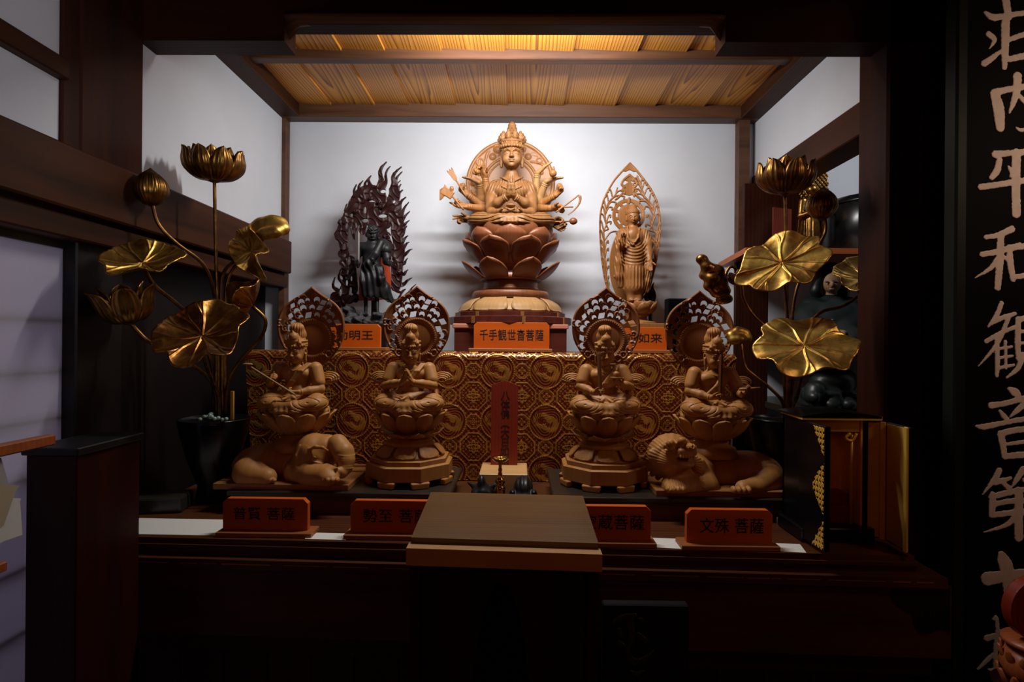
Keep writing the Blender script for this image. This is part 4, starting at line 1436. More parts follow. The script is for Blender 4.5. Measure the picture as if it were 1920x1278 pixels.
    for q in (1551, 1566):
        MB().ball(tuple(L(q, 528.5, -.058)), (.010, .006, .0035), 12, 8).build('eye', M['ink'], root, True)
    mb = MB()
    mb.tube(spline([L(1598, 622, -.13), L(1612, 632, -.17), L(1618, 650, -.2), L(1616, 664, -.2)], 12), [.010] * 13, 8)
    mb.build('cuff_trim', M['grey_white'], root, True)
    mb = MB()
    mb.tube(spline([L(1521, 618, -.13), L(1535, 622, -.16), L(1540, 630, -.17)], 10), [.010] * 11, 8)
    mb.build('cuff_trim', M['grey_white'], root, True)
    mb = MB()
    for k in range(4):
        x0_ = 1538 + k * 9.5
        mb.tube([L(x0_ + 4.5 + 4.5 * math.cos(t), 603 - 4 * math.sin(t), -.112) for t in [PI * i / 8 for i in range(9)]], .0035, 6)
    mb.build('chest_trim', plain('pink_trim', (.30, .14, .12), .5), root, True)
    S = Carve(L(1575, 700, -.30), L(1625, 645, 0), .004)
    S.ell(L(1607, 668, -.19), (.03, .05, .02)).ell(L(1612, 664, -.15), (.02, .03, .03))
    S.disp(lambda X, Y, Z: np.where(Z < .001, 1.0, 0), S.lo, S.lo + np.array((1, 1, 1)))
    link('shoe', S.mesh('shoe'), M['grey_white'], root)
    S = Carve(L(1500, 650, -.30), L(1610, 600, 0), .003)
    for (hx, hy) in ((1540, 624), (1577, 624)):
        S.ell(L(hx, hy, -.165), (.025, .02, .015), k=.004)
        for f in range(4): S.cap(L(hx - 4 + f * 3, hy, -.18), L(hx - 3 + f * 3, hy + 4, -.205), .0065, .005, k=.003)
    link('hand', S.mesh('hand'), M['skin'], root)
    # gilded fluted thing at the far right and the dark rock with figures below
    yb = 2.66
    org = Vector((P(1575, 765, yb).x, yb, z3))
    def L2(px, py, dy=0.0):
        p = P(px, py, yb + dy); return (p.x - org.x, p.y - org.y, p.z - org.z)
    root = thing('dark_carving', 'black and dark green rocky carving on the lowest niche shelf', 'carving', org)
    S = Carve(L2(1495, 800, -.2), L2(1680, 670, .2), .005)
    rr = random.Random(9)
    for k in range(22):
        S.ell(L2(rr.uniform(1515, 1596), rr.uniform(722, 762), rr.uniform(-.08, .1)), (rr.uniform(.03, .06), .05, rr.uniform(.02, .045)), k=.014)
    S.chain([L2(1590, 705), L2(1600, 725), L2(1600, 760)], [.03, .025, .02], k=.02)
    S.ell(L2(1560, 712), (.10, .08, .05), k=.02)
    S.disp(lambda X, Y, Z: np.where(Z < .001, 1.0, 0), S.lo, S.lo + np.array((1, 1, 1)))
    link('rock', S.mesh('rock'), plain('dark_green_rock', (.016, .022, .019), .4, var=.4, vscale=14, bump=.3, bscale=25), root)
    yb = 2.70
    xa = P(1655, 690, yb).x
    zt = z2 - .032
    root = thing('gilt_carving', 'dim gilded fluted carving beside the right post in the niche', 'carving', (xa, yb, z3))
    MB().lathe([(0, 0), (.07, 0), (.075, .02), (.065, (zt - z3) * .5), (.085, (zt - z3) * .8), (.06, zt - z3 - .005), (0, zt - z3)], 48, lobes=16, amp=.05).build('body', M['gold_dark'], root, True)
    # black flat panel seen low behind vase
niche()
# small black box and black flame ornament on the high table behind the front statues
yb = 2.95
a, b = P(1253, 590, yb), P(1292, 590, yb)
c = ((a.x + b.x) / 2, yb + .04, ZH)
root = thing('black_box', 'small plain black box on the high table right of the standing statue', 'box', c)
MB(c).box(a.x, b.x, yb, yb + .08, ZH, P(1272, 559, yb).z, .004).build('body', M['black_matte'], root)
MB(c).box(a.x + .004, b.x - .004, yb - .003, yb + .001, ZH + .01, P(1272, 561, yb).z, .001).build('front_panel', M['black_lacquer'], root)
# ================================================================== carved statues
def mkL(org, Y0, ox, oy, sc):
    def L(cx, cy, dy=0.0):
        p = P(ox + cx * sc, oy + cy * sc, Y0 + dy)
        return np.array((p.x - org[0], p.y - org[1], p.z - org[2]))
    return L


def petal_mesh(name, prof, H, cup=.25, nu=14, nv=10, tip=.6, pw=4.0, ridge=0.0, w0=.75):
    """one lotus petal around the vertical axis; prof is its (r,z) mid-line from root to tip"""
    pr = spline([np.array(p) for p in prof], nu)
    V = []
    for i, (r, z) in enumerate(pr):
        u = i / nu
        hw = H * (w0 + (1 - w0) * math.sin(min(u * 1.3, 1) * PI / 2)) * max(0.0, 1 - u ** pw) ** tip
        for j in range(nv + 1):
            v = -1 + 2 * j / nv
            a = hw * v
            rr = r * (1 - cup * v * v * (1 - .35 * u)) + ridge * math.cos(v * PI * 4) * math.sin(u * PI)
            V.append((rr * math.sin(a), -rr * math.cos(a), z))
    F = []
    for i in range(nu):
        for j in range(nv):
            a = i * (nv + 1) + j
            F.append((a, a + 1, a + nv + 2, a + nv + 1))
    return mesh_np(name, V, F)


def petal_ring(parent, me, mat, n, phase=0.0, thick=.004, name='petal', scale=1.0, tilt=None):
    for k in range(n):
        o = link(name, me, mat, parent, rot=(0, 0, 2 * PI * (k + phase) / n))
        sm = o.modifiers.new('solid', 'SOLIDIFY'); sm.thickness = thick; sm.offset = 0


def unit(v):
    v = np.array(v, float); return v / np.linalg.norm(v)


def rotv(v, ax, a):
    v = np.array(v, float); ax = unit(ax)
    return v * math.cos(a) + np.cross(ax, v) * math.sin(a) + ax * (ax @ v) * (1 - math.cos(a))


def hand(S, wrist, d, n, side, curl=.35, sc=1.0, spread=.0, thumb=.9, skip=(), curls=None, k=.003):
    """palm, four fingers and a thumb; d points along the fingers, n is the way the palm faces"""
    wrist = np.array(wrist, float); d = unit(d); n = unit(np.array(n, float) - d * (d @ np.array(n, float)))
    t = np.cross(d, n) * side
    rot = np.stack([t, d, n], 1)
    c = wrist + d * .016 * sc
    S.box(c, np.array((.0125, .017, .0058)) * sc, r=.005 * sc, k=.006 * sc, rot=[list(r) for r in rot])
    S.ell(wrist + d * .010 * sc + t * .007 * sc + n * .003 * sc, (.007 * sc, .011 * sc, .006 * sc), k=.004 * sc, rot=rot)
    for i, (off, ln) in enumerate(((.0098, .025), (.0034, .029), (-.003, .027), (-.0092, .021))):
        if i in skip: continue
        p = wrist + d * .030 * sc + t * off * sc
        dd = unit(d + t * off * 100 * spread * .1)
        cu = curls[i] if curls else curl
        ax = np.cross(dd, n)
        pts = [p]
        for q, fr in enumerate((.42, .33, .25)):
            dd = rotv(dd, ax, cu * (.8 if q == 0 else 1.0))
            p = p + dd * ln * fr * sc
            pts.append(p)
        S.chain(pts, [.0042 * sc, .0038 * sc, .0034 * sc, .0028 * sc], k=k * sc * .5)
    p = wrist + d * .010 * sc + t * .0105 * sc
    dd = unit(d * (1 - .55 * thumb) + t * thumb * .8 + n * .25)
    pts = [p]
    for fr in (.45, .55):
        p = p + dd * .024 * fr * sc; pts.append(p)
        dd = unit(dd + d * .5)
    S.chain(pts, [.0048 * sc, .0042 * sc, .0032 * sc], k=.0025 * sc)


HC = np.array((0, -.012, .222))


def head_parts(S, R, beads=False, eyes=1.0):
    Rn = np.array(R)
    T = lambda p: HC + Rn @ (np.array(p, float) - HC)
    E = lambda c, r, k=.004, mode='add': S.ell(T(c), r, k=k, rot=R, mode=mode)
    E((0, -.004, .234), (.0335, .037, .035), .006)
    E((0, -.015, .215), (.0300, .0325, .033), .008)
    E((0, -.022, .199), (.0225, .0235, .0195), .008)
    for s in (-1, 1):
        E((s * .0125, -.0478, .2250), (.0105, .0048, .0056), .006, 'cut')
        E((s * .0125, -.0400, .2228), (.0095, .0062, .0066), .002)
        S.chain([T((s * .0045, -.0478, .2225)), T((s * .0125, -.0482, .2203)), T((s * .0215, -.0435, .2222))], [.0010, .0016, .0010], k=.001, mode='cut')
        S.chain([T((s * .0045, -.0480, .2300)), T((s * .0125, -.0478, .2345)), T((s * .0225, -.0420, .2318)), T((s * .0275, -.034, .226))], [.0013, .0015, .0013, .0009], k=.003)
        S.chain([T((s * .0050, -.0495, .2275)), T((s * .0125, -.0492, .2318)), T((s * .0225, -.0430, .2292))], [.0011, .0013, .0008], k=.001, mode='cut')
        E((s * .015, -.036, .205), (.012, .010, .012), .008)
        # long-lobed ears
        E((s * .0325, -.006, .222), (.0055, .0095, .0150), .003)
        E((s * .0350, -.009, .222), (.0035, .0050, .0090), .002, 'cut')
        S.chain([T((s * .0325, -.009, .212)), T((s * .0320, -.010, .190))], [.0052, .0046], k=.003)
        E((s * .0042, -.0500, .2115), (.0040, .0045, .0034), .002)
    S.chain([T((0, -.0445, .231)), T((0, -.0490, .222)), T((0, -.0545, .2128))], [.0026, .0034, .0046], k=.004)
    E((0, -.0470, .2035), (.0095, .0050, .0027), .0015)
    E((0, -.0460, .1985), (.0075, .0050, .0030), .0015)
    S.chain([T((-.0105, -.0470, .2013)), T((0, -.0530, .2010)), T((.0105, -.0470, .2013))], [.0008, .0013, .0008], k=.001, mode='cut')
    E((0, -.0400, .1885), (.0085, .0070, .0065), .004)
    S.ell(T((0, -.0485, .2415)), .0017, k=.001)
    return T


def hair_part(R, style, s):
    Rn = np.array(R)
    T = lambda p: HC + Rn @ (np.array(p, float) - HC)
    S = Carve((-.075, -.085, .195), (.075, .065, .345), .0013)
    S.ell(T((0, -.002, .247)), (.0375, .041, .030), k=.003, rot=R)
    S.ell(T((0, -.034, .222)), (.036, .030, .024), k=.004, rot=R, mode='cut')
    # strands over the skull
    S.disp(lambda X, Y, Z: .0009 * np.sin(np.arctan2(X - HC[0], Z - .225) * 44), (-.075, -.085, .195), (.075, .065, .345))
    n = 11
    for k in range(n):
        a = -1.25 + 2.5 * k / (n - 1)
        S.ell(T((.0365 * math.sin(a), -.006 - .0375 * math.cos(a), .2475)), (.0050, .0045, .0055), k=.0015)
    if style == 'topknot':
        S.ring(T((0, -.002, .262)), .036, .0032, tuple(Rn @ np.array((0, .08, 1))), k=.002)
        S.ell(T((0, .010, .284)), (.0290, .029, .030), k=.006, rot=R)
        S.ell(T((0, .002, .312)), (.0250, .026, .019), k=.010, rot=R)
        S.disp(lambda X, Y, Z: .0011 * np.sin(np.arctan2(X - HC[0], Y) * 22), (-.04, -.06, .280), (.04, .05, .345))
        # pointed front crown plate
        S.chain([T((0, -.018, .262)), T((0, -.026, .280)), T((0, -.030, .306))], [.0270, .0185, .0015], k=.003)
        for (a, w_, h_) in ((-.75, .013, .015), (.75, .013, .015)):
            b = T((.0375 * math.sin(a), -.004 - .0385 * math.cos(a), .259))
            tp = T((.034 * math.sin(a), -.004 - .034 * math.cos(a), .259 + h_))
            S.cap(b, tp, w_ * .62, .0015, k=.003)
    return S, T


def seated_body(pose, R, dhoti_tone, s):
    """canonical seated figure facing -Y with its seat at z = 0"""
    V_ = .00135 if s < 1.2 else .0013
    S = Carve((-.145, -.155, -.012), (.145, .085, .285), V_)
    # trunk
    S.ell((0, .004, .060), (.052, .040, .045), k=.01)
    S.ell((0, .002, .095), (.0455, .034, .045), k=.015)
    S.ell((0, -.001, .135), (.056, .037, .036), k=.018)
    for q in (-1, 1):
        S.ell((q * .026, -.024, .140), (.026, .017, .020), k=.014)
        S.ell((q * .064, .003, .158), (.023, .023, .021), k=.016)
    S.ell((0, -.030, .078), (.026, .012, .022), k=.012)
    S.cap((0, .002, .160), HC + np.array((0, .006, -.022)), .0205, .0185, k=.012)
    S.disp(lambda X, Y, Z: .0007 * np.sin(Z * 700) * sstep(.168, .174, Z) * sstep(.196, .19, Z), (-.03, -.05, .165), (.03, .04, .198))
    head_parts(S, R)
    # necklace
    S.chain([(-.030, -.020, .168), (-.020, -.034, .156), (0, -.040, .150), (.020, -.034, .156), (.030, -.020, .168)], .0022, k=.002)
    # diagonal scarf from one shoulder to the other hip
    for o_ in (0, .006, .012):
        S.chain([(.052 - o_, -.010, .176), (.034 - o_, -.040, .150), (.006 - o_, -.044, .112), (-.034 - o_, -.034, .070)], [.005, .006, .006, .006], k=.002)
    # arms
    for q in (-1, 1):
        el, wr = pose[q]['elbow'], pose[q]['wrist']
        sh = (q * .068, .003, .157)
        mid = [(a + b) / 2 for a, b in zip(sh, el)]
        S.chain([sh, mid, el], [.0215, .0190, .0160], k=.010)
        S.chain([el, [(a * .45 + b * .55) for a, b in zip(el, wr)], wr], [.0160, .0155, .0100], k=.006)
        # short sleeve ending above the elbow
        S.chain([sh, [(a * .35 + b * .65) for a, b in zip(sh, el)]], [.0268, .0248], k=.0012)
        ax = unit(np.array(wr) - np.array(el))
        S.ring(np.array(wr) - ax * .006, .0105, .0024, ax, k=.001)
        h = pose[q]
        hand(S, wr, h['d'], h['n'], h.get('side', q), h.get('curl', .4), h.get('sc', .95), h.get('spread', 0), h.get('thumb', .9), curls=h.get('curls'))
    return S


def seated_robe(lam=.0135, amp=.0026, hem=.0012, swag=False):
    S = Carve((-.150, -.165, -.012), (.150, .080, .110), .0014)
    S.ell((0, -.020, .018), (.112, .088, .026), k=.01)
    for q in (-1, 1):
        S.ell((q * .088, -.040, .030), (.045, .052, .029), k=.016)
        S.chain([(q * .040, .005, .040), (q * .088, -.035, .034)], [.038, .034], k=.02)
        S.chain([(q * .098, -.060, .026), (q * .030, -.098, .020), (q * -.030, -.100, .018)], [.026, .024, .018], k=.012)
    S.ell((0, -.015, .052), (.060, .045, .022), k=.02)
    S.ell((0, -.104, .006), (.060, .026, .011), k=.010)
    # swags hanging over each knee, hem pleats in the middle
    def fold(X, Y, Z):
        xk = np.abs(X) - .080
        if swag: r = np.sqrt((xk * .75) ** 2 + (Z - .092) ** 2 + .15 * (Y + .05) ** 2)
        else: r = np.sqrt((xk * .80 + .006) ** 2 + ((Z - .034) * 1.9) ** 2 + .5 * (Y + .06) ** 2)
        w_ = sstep(.010, .035, np.abs(X)) * sstep(.02, -.02, Y) * sstep(.085, .07, Z)
        return amp * np.clip(1 - np.abs(np.sin(r * PI / lam + .5)) * 1.7, 0, 1) * w_ * (1.0 if swag else np.clip((r - .019) / .004, 0, 1) * sstep(.064, .050, Z))
    S.disp(fold, (-.150, -.165, -.012), (.150, .080, .110))
    S.disp(lambda X, Y, Z: hem * np.sin(np.arctan2(X, -(Y + .04)) * 26) * sstep(.055, .03, np.abs(X)) * sstep(.035, .012, Z) * sstep(-.07, -.09, Y), (-.07, -.165, -.012), (.07, -.05, .04))
    # rolled waistband and knot
    S.ring((0, .002, .070), .046, .006, (0, -.12, 1), k=.003)
    S.ell((0, -.044, .062), (.012, .007, .008), k=.003)
    S.chain([(0, -.05, .058), (-.014, -.062, .050), (-.024, -.075, .046)], [.006, .005, .004], k=.002)
    S.chain([(0, -.05, .058), (.014, -.062, .050), (.022, -.075, .046)], [.006, .005, .004], k=.002)
    return S


def scarf_sides(q):
    """long scarf end falling from the elbow over the thigh"""
    S = Carve((-.16, -.13, 0), (.16, .08, .15), .0016)
    S.chain([(q * .078, .010, .110), (q * .094, -.004, .070), (q * .100, -.022, .050), (q * .104, -.030, .034)], [.006, .010, .011, .009], k=.004)
    return S


def sash_loop(parent, q, mat):
    mb = MB()
    for k in range(4):
        f = 1 - .2 * k
        pts = []
        for i in range(25):
            t = 2 * PI * i / 24
            r = f * (1 + .12 * math.cos(t))
            pts.append((q * (.118 + .030 * r * math.cos(t) * 1.1), .012 - .004 * k, .124 + .019 * r * math.sin(t) - .010 * k * .3))
        mb.tube(pts, .0048, 8)
    mb.tube(spline([(q * .075, .008, .130), (q * .098, .012, .126), (q * .118, .012, .118)], 8), [.006] * 9, 8)
    mb.build('sash_loop', mat, parent, True)


def leaf_halo_mesh(w=.132, relief=True, seed=0):
    """pointed leaf-shaped openwork halo; centre of its widest line at the origin"""
    k = w / 62.0
    half = [(0, 77), (8, 70.5), (19.5, 62), (40, 49), (52.5, 36.5), (59.5, 23), (62, 9), (62, -4), (60, -17), (55, -30), (47, -43), (36, -56), (20, -69)]
    pr = [tuple(p) for p in spline([np.array(p, float) for p in half], 44)]
    pts = [(a * k, b * k) for a, b in pr] + [(-a * k, b * k) for a, b in reversed(pr[1:])]
    cz = -19.5 * k            # centre of the round nimbus
    P_ = np.array(pts)
    ang = np.arctan2(P_[:, 1] - cz, P_[:, 0]); rad = np.hypot(P_[:, 0], P_[:, 1] - cz)
    od = np.argsort(ang); ang, rad = ang[od], rad[od]
    def rout(th): return np.interp(th, ang, rad, period=2 * PI)
    rn = 37 * k
    cells = []
    def ro(a): return float(rout(a))
    row = 0
    rj = np.random.default_rng(6)
    r = rn + 8 * k
    while r < 100 * k:
        n = int(2 * PI * r / (14.2 * k))
        for i in range(n):
            a = -PI / 2 + 2 * PI * (i + .5 * (row % 2)) / n
            if a < -.75 or a > PI + .75: continue
            if r < ro(a) - 8.5 * k: 
                q_ = rj.uniform(.80, 1.22); cells.append((a + rj.uniform(-.05, .05), r + rj.uniform(-1.2, 1.2) * k, 5.1 * k * q_, 5.5 * k * q_, 'c' if rj.uniform() < .55 else 'q'))
        r += 12.8 * k; row += 1
    def d2(X, Z):
        d = d_poly(X, Z, pts)
        h = np.full(X.shape, 1e9)
        for (a, r, u, v, kind) in cells:
            cx, cz_ = r * math.cos(a), cz + r * math.sin(a)
            lx = (X - cx) * -math.sin(a) + (Z - cz_) * math.cos(a); ly = (X - cx) * math.cos(a) + (Z - cz_) * math.sin(a)
            if kind == 'q':
                sk = lx + .35 * ly
                e = np.maximum(np.abs(sk) - u, np.abs(ly) - v * .8) 
                e = np.maximum(e, -(np.hypot(lx - u * 1.5, ly - v) - u * .8))
            else:
                e = np.maximum(np.hypot(lx, ly) - u, -(np.hypot(lx, ly + v * .75) - u * .72))
            h = np.minimum(h, e)
        h = np.maximum(h, -(np.hypot(X, Z - cz) - rn - 1.5 * k))
        # gap between nimbus band and inner disc
        rr = np.hypot(X, Z - cz)
        return np.maximum(d, -h)
    def th(X, Z):
        rr = np.hypot(X, Z - cz); t = np.arctan2(Z - cz, X)
        d = d_poly(X, Z, pts)
        T = np.full(X.shape, .0055)
        T += .0030 * np.clip(1.3 - np.abs(d + 3 * k) / (2.0 * k), 0, 1)
        band = np.clip(1.4 - np.abs(rr - 34 * k) / (3.4 * k), 0, 1)
        T += .003 * band + .0022 * np.clip(1.3 - np.abs(rr - 34 * k) / (2 * k), 0, 1) * (.5 + .5 * np.cos(t * 54))
        T += .0045 * np.sqrt(np.clip(1 - (rr / (26 * k)) ** 2, 0, 1))
        if relief:
            for (a, r, u, v, kind) in cells:
                if kind == 'c' or int(a * 10) % 2 == 0:
                    cx, cz_ = (r + (-.6 if kind == 'q' else .9) * v) * math.cos(a + .07), cz + (r + (-.6 if kind == 'q' else .9) * v) * math.sin(a + .07)
                    q = np.hypot(X - cx, Z - cz_)
                    T += .0034 * np.clip(1.3 - np.abs(q - 5.2 * k) / (1.9 * k), 0, 1) + .004 * np.clip(1.3 - q / (2.2 * k), 0, 1)
            for a, rr0 in ((-.72, 47), (-1.0, 45), (PI + .72, 47), (PI + 1.0, 45), (-.40, 51), (PI + .40, 51)):
                cx, cz_ = rr0 * k * math.cos(a) * .93, cz + rr0 * k * math.sin(a) * .93
                q = np.hypot(X - cx, Z - cz_)
                T += .005 * np.clip(1.3 - np.abs(q - 5.5 * k) / (2.2 * k), 0, 1) + .005 * np.clip(1.3 - q / (2.4 * k), 0, 1)
        return T
    lo = (-w - .006, -72 * k - .004); hi = (w + .006, 79 * k + .004)
    return relief_mesh('halo', lo, hi, .00125 if relief else .0014, d2, th, bend=lambda x, z: -.9 * x * x - .35 * np.clip(z, 0, 1) ** 2)


HALO = leaf_halo_mesh(.132, True)


def octagon(mb, r, z0, z1, c=(0, 0), inset=0.0, bev=.006):
    pr = []
    R_ = r / math.cos(PI / 8)
    lv = [(R_ - bev, z0), (R_, z0 + bev * .6), (R_, z1 - bev * .8), (R_ - bev * 1.2 - inset, z1)]
    V = []
    for rr, z in lv:
        for i in range(8):
            a = PI / 8 + i * PI / 4
            V.append((c[0] + rr * math.cos(a), c[1] + rr * math.sin(a), z))
    F = [tuple(range(7, -1, -1)), tuple(24 + i for i in range(8))]
    for j in range(3):
        for i in range(8):
            F.append((j * 8 + i, j * 8 + (i + 1) % 8, (j + 1) * 8 + (i + 1) % 8, (j + 1) * 8 + i))
    mb.add(V, F)


PET_A = petal_mesh('petal', [(.055, .0), (.092, .018), (.118, .044), (.131, .068), (.143, .084)], .37, .10, pw=3.2, tip=.62)
PET_B = petal_mesh('petal', [(.050, .004), (.082, .024), (.106, .052), (.116, .076), (.120, .094)], .37, .10, pw=3.2, tip=.62)
PET_C = petal_mesh('petal', [(.052, .0), (.075, .006), (.105, .014), (.136, .034)], .44, .06, pw=3, tip=.8)      # flared leaf
PET_D = petal_mesh('petal', [(.078, .036), (.100, .032), (.120, .014), (.128, .001)], .36, -.05, pw=6, tip=.5, ridge=.002)   # turned-down petal


def lotus_bowl(root, z, mat, tone2=None, sc=1.0):
    b = link('lotus_seat', None, None, root)
    me = MB().lathe([(0, .0), (.05, 0), (.082, .020), (.102, .048), (.110, .078), (.106, .088), (0, .090)], 48).build('lotus_seat', mat, root, True, loc=(0, 0, z))
    bpy.data.objects.remove(b); me.name = 'lotus_seat'
    me.scale = (sc, sc, sc)
    petal_ring(me, PET_A, mat, 10, 0, .0045)
    petal_ring(me, PET_B, mat, 10, .5, .0045)
    return me


def pedestal8(root, mat):
    """octagonal plinth with feet, turned-down lotus, flared leaf ring and stem"""
    m = MB(); octagon(m, .156, .022, .078); m.build('plinth', mat, root)
    feet = MB()
    for i in range(8):
        a = PI / 8 + i * PI / 4
        f = MB()
        x, y = .150 * math.cos(a) / math.cos(PI / 8), .150 * math.sin(a) / math.cos(PI / 8)
        f.prism([(-.030, .0), (.030, .0), (.036, .024), (-.036, .024)], -.012, .010, 'y')
        o = f.build('foot', mat, root, False, loc=(x * .97, y * .97, 0), rot=(0, 0, a + PI / 2))
        bv = o.modifiers.new('bevel', 'BEVEL'); bv.width = .006; bv.segments = 3
    m = MB(); octagon(m, .142, .078, .096, bev=.003); m.build('plinth_step', mat, root)
    l = MB().lathe([(.13, .096), (.122, .104), (.098, .128), (.080, .136), (0, .137)], 48).build('turned_down_lotus', mat, root, True)
    for k in range(8):
        o = link('petal', PET_D, mat, l, loc=(0, 0, .098), rot=(0, 0, 2 * PI * k / 8))
        sm = o.modifiers.new('solid', 'SOLIDIFY'); sm.thickness = .005
    MB().lathe([(.078, .130), (.092, .134), (.094, .146), (.086, .152), (.074, .156), (.070, .170), (.058, .182), (0, .183)], 48).build('stem', mat, root, True)
    lf = MB().lathe([(.05, .160), (.074, .166), (.080, .172), (.06, .180), (0, .181)], 40).build('leaf_ring', mat, root, True)
    for k in range(8):
        o = link('petal', PET_C, mat, lf, loc=(0, 0, .160), rot=(0, 0, 2 * PI * (k + .5) / 8))
        sm = o.modifiers.new('solid', 'SOLIDIFY'); sm.thickness = .004


GASSHO = {q: dict(elbow=(q * .090, -.030, .096), wrist=(q * .020, -.086, .112), d=(-q * .32, -.35, .9), n=(-q, 0, -.1), side=-1 if q > 0 else 1, curl=.03, sc=.95, thumb=.25) for q in (-1, 1)}
for q in (-1, 1): GASSHO[q]['side'] = q * 1


def statue(name_label, loc, rz, pose, R, seat, items=None, loops=True, halo_shift=(0, 0), pedestal=True, mats=('carved', 'halo_wood'), sc=1.0, body_rz=0.0):
    root = thing('seated_statue', name_label, 'statue', loc, rz, 'carved seated statues on the front platforms')
    mat = M[mats[0]]
    if pedestal: pedestal8(root, mat)
    lotus_bowl(root, seat - .088, mat)
    fig = (0, 0, seat)
    k = dict(loc=fig, rot=(0, 0, body_rz))
    body = link('body', seated_body(pose, R, None, 1).mesh('body'), mat, root, **k)
    link('robe', seated_robe().mesh('robe'), mat, root, **k)
    Sh, T = hair_part(R, 'topknot', 1)
    link('crowned_hair', Sh.mesh('crowned_hair'), mat, root, **k)
    for q in (-1, 1):
        link('scarf_end', scarf_sides(q).mesh('scarf_end'), mat, root, **k)
    if loops:
        for q in (-1, 1):
            sash_loop(body, q, mat)
    h = link('halo', HALO, M[mats[1]], root, loc=(halo_shift[0], .070, seat + .222 + halo_shift[1]))
    MB().box(-.012, .012, .055, .075, seat - .02, seat + .19).build('halo_post', M[mats[1]], root)
    if items: items(body)
    return root


Yc = 2.19
# --- praying statue (second from the left)
loc2 = P(769, 896, Yc); loc2.z = ZP
statue('carved seated statue with hands pressed together, on an eight-sided plinth', loc2, .02, GASSHO, R3('Z', 6) @ R3('X', 8), .268, halo_shift=(.011, .098))

# --- sword bearer on the same kind of plinth (third)
pose3 = {-1: dict(elbow=(-.092, -.020, .098), wrist=(-.046, -.076, .080), d=(.8, -.5, .05), n=(.3, .5, .8), side=1, curl=1.15, curls=[1.1, 1.2, 1.2, 1.2]),
         1: dict(elbow=(.094, -.024, .100), wrist=(.052, -.080, .112), d=(-.55, -.35, .65), n=(-.5, -.7, .1), side=1, curl=.6)}


def sword(c, top, tilt):
    def f(body):
        mb = MB()
        a = np.array(c); b = np.array(top)
        mb.tube([a, a + (b - a) * .12], [.0042, .0042], 10)
        mb.build('sword_hilt', M['carved'], body, True)
        m2 = MB(); d = (b - a)
        u = unit(np.cross(d, (0, 1, 0))) * .0078; w = np.array((0, 1, 0)) * .003
        V = []
        for t, s_ in ((.12, 1), (.94, .95), (1.0, .45)):
            p = a + d * t
            V += [p + u * s_, p - w * s_, p - u * s_, p + w * s_]
        F = [(0, 1, 2, 3), (8, 11, 10, 9)] + [(i + 4 * j, (i + 1) % 4 + 4 * j, (i + 1) % 4 + 4 * j + 4, i + 4 * j + 4) for j in range(2) for i in range(4)]
        m2.add(V, F).build('sword_blade', M['halo_wood'], body)
        p = a + d * .12
        MB().ball(p, (.014, .005, .004), 12, 6).build('sword_guard', M['carved'], body, True)
    return f


def items3(body):
    sword((-.026, -.100, .070), (-.031, -.085, .232), 0)(body)
    mb = MB().lathe([(0, 0), (.012, .002), (.021, .006), (.022, .008), (.0, .009)], 24, c=(.030, -.108, .132)); mb.build('offering_dish', M['carved'], body, True)
    mb = MB(); mb.ball((.030, -.108, .150), (.011, .011, .012), 16, 10); mb.tube([(.030, -.108, .158), (.031, -.108, .172)], [.004, .0005], 8); mb.build('jewel', M['carved'], body, True)


loc3 = P(1131, 902, Yc - .01); loc3.z = ZP
statue('carved seated statue holding an upright sword and a jewel, on an eight-sided plinth', loc3, -.02, pose3, R3('Z', 5) @ R3('X', 8), .268, items=items3, halo_shift=(.012, .098))

# --- statue with a long sceptre on the elephant (first)
pose1 = {-1: dict(elbow=(-.100, -.014, .094), wrist=(-.076, -.066, .112), d=(.45, -.5, .55), n=(.6, .55, -.3), side=1, curl=1.1),
         1: dict(elbow=(.096, -.014, .082), wrist=(.042, -.078, .074), d=(-.85, -.5, .02), n=(-.2, .4, .8), side=1, curl=1.05)}


def items1(body):
    a, b = np.array((-.098, -.112, .150)), np.array((.030, -.104, .072))
    MB().tube([a + (b - a) * t for t in (-.30, 0, .5, 1.0, 1.08)], [.0036, .0036, .0038, .0040, .003], 10).build('sceptre', M['carved_pale'], body, True)
    c = a + (a - b) * .30
    MB().ball(c + np.array((0, 0, .003)), (.020, .010, .005), 16, 8).build('sceptre_head', M['carved_pale'], body, True)


eY = 2.16
loc1 = P(557, 880, eY + .01); loc1.z = ZP
z1 = (P(557, 768, eY).z - ZP)
st1 = statue('carved seated statue with a long sceptre, riding a lying elephant', loc1, 0, pose1, R3('Z', -4) @ R3('X', 9), z1, items=items1, loops=True, pedestal=False, halo_shift=(.030, .092), body_rz=-.07)

# --- statue with sword and scroll on the lion (fourth)
pose4 = {-1: dict(elbow=(-.094, -.012, .092), wrist=(-.038, -.078, .074), d=(.8, -.55, .1), n=(.2, .4, .8), side=1, curl=1.1),
         1: dict(elbow=(.098, -.022, .088), wrist=(.074, -.086, .088), d=(.25, -.75, .35), n=(-.15, -.1, .9), side=1, curl=.5)}


def items4(body):
    sword((-.016, -.102, .066), (-.006, -.088, .232), 0)(body)
    MB().tube([(.050, -.118, .108), (.124, -.120, .112)], .0052, 12).build('scroll', M['carved'], body, True)


loc4 = P(1334, 892, eY); loc4.z = ZP
z4 = (P(1334, 778, eY).z - ZP)
st4 = statue('carved seated statue with a sword and a scroll, riding a lying lion', loc4, 0, pose4, R3('Z', 7) @ R3('X', 8), z4, items=items4, loops=True, pedestal=False, halo_shift=(-.034, .092), body_rz=.08)


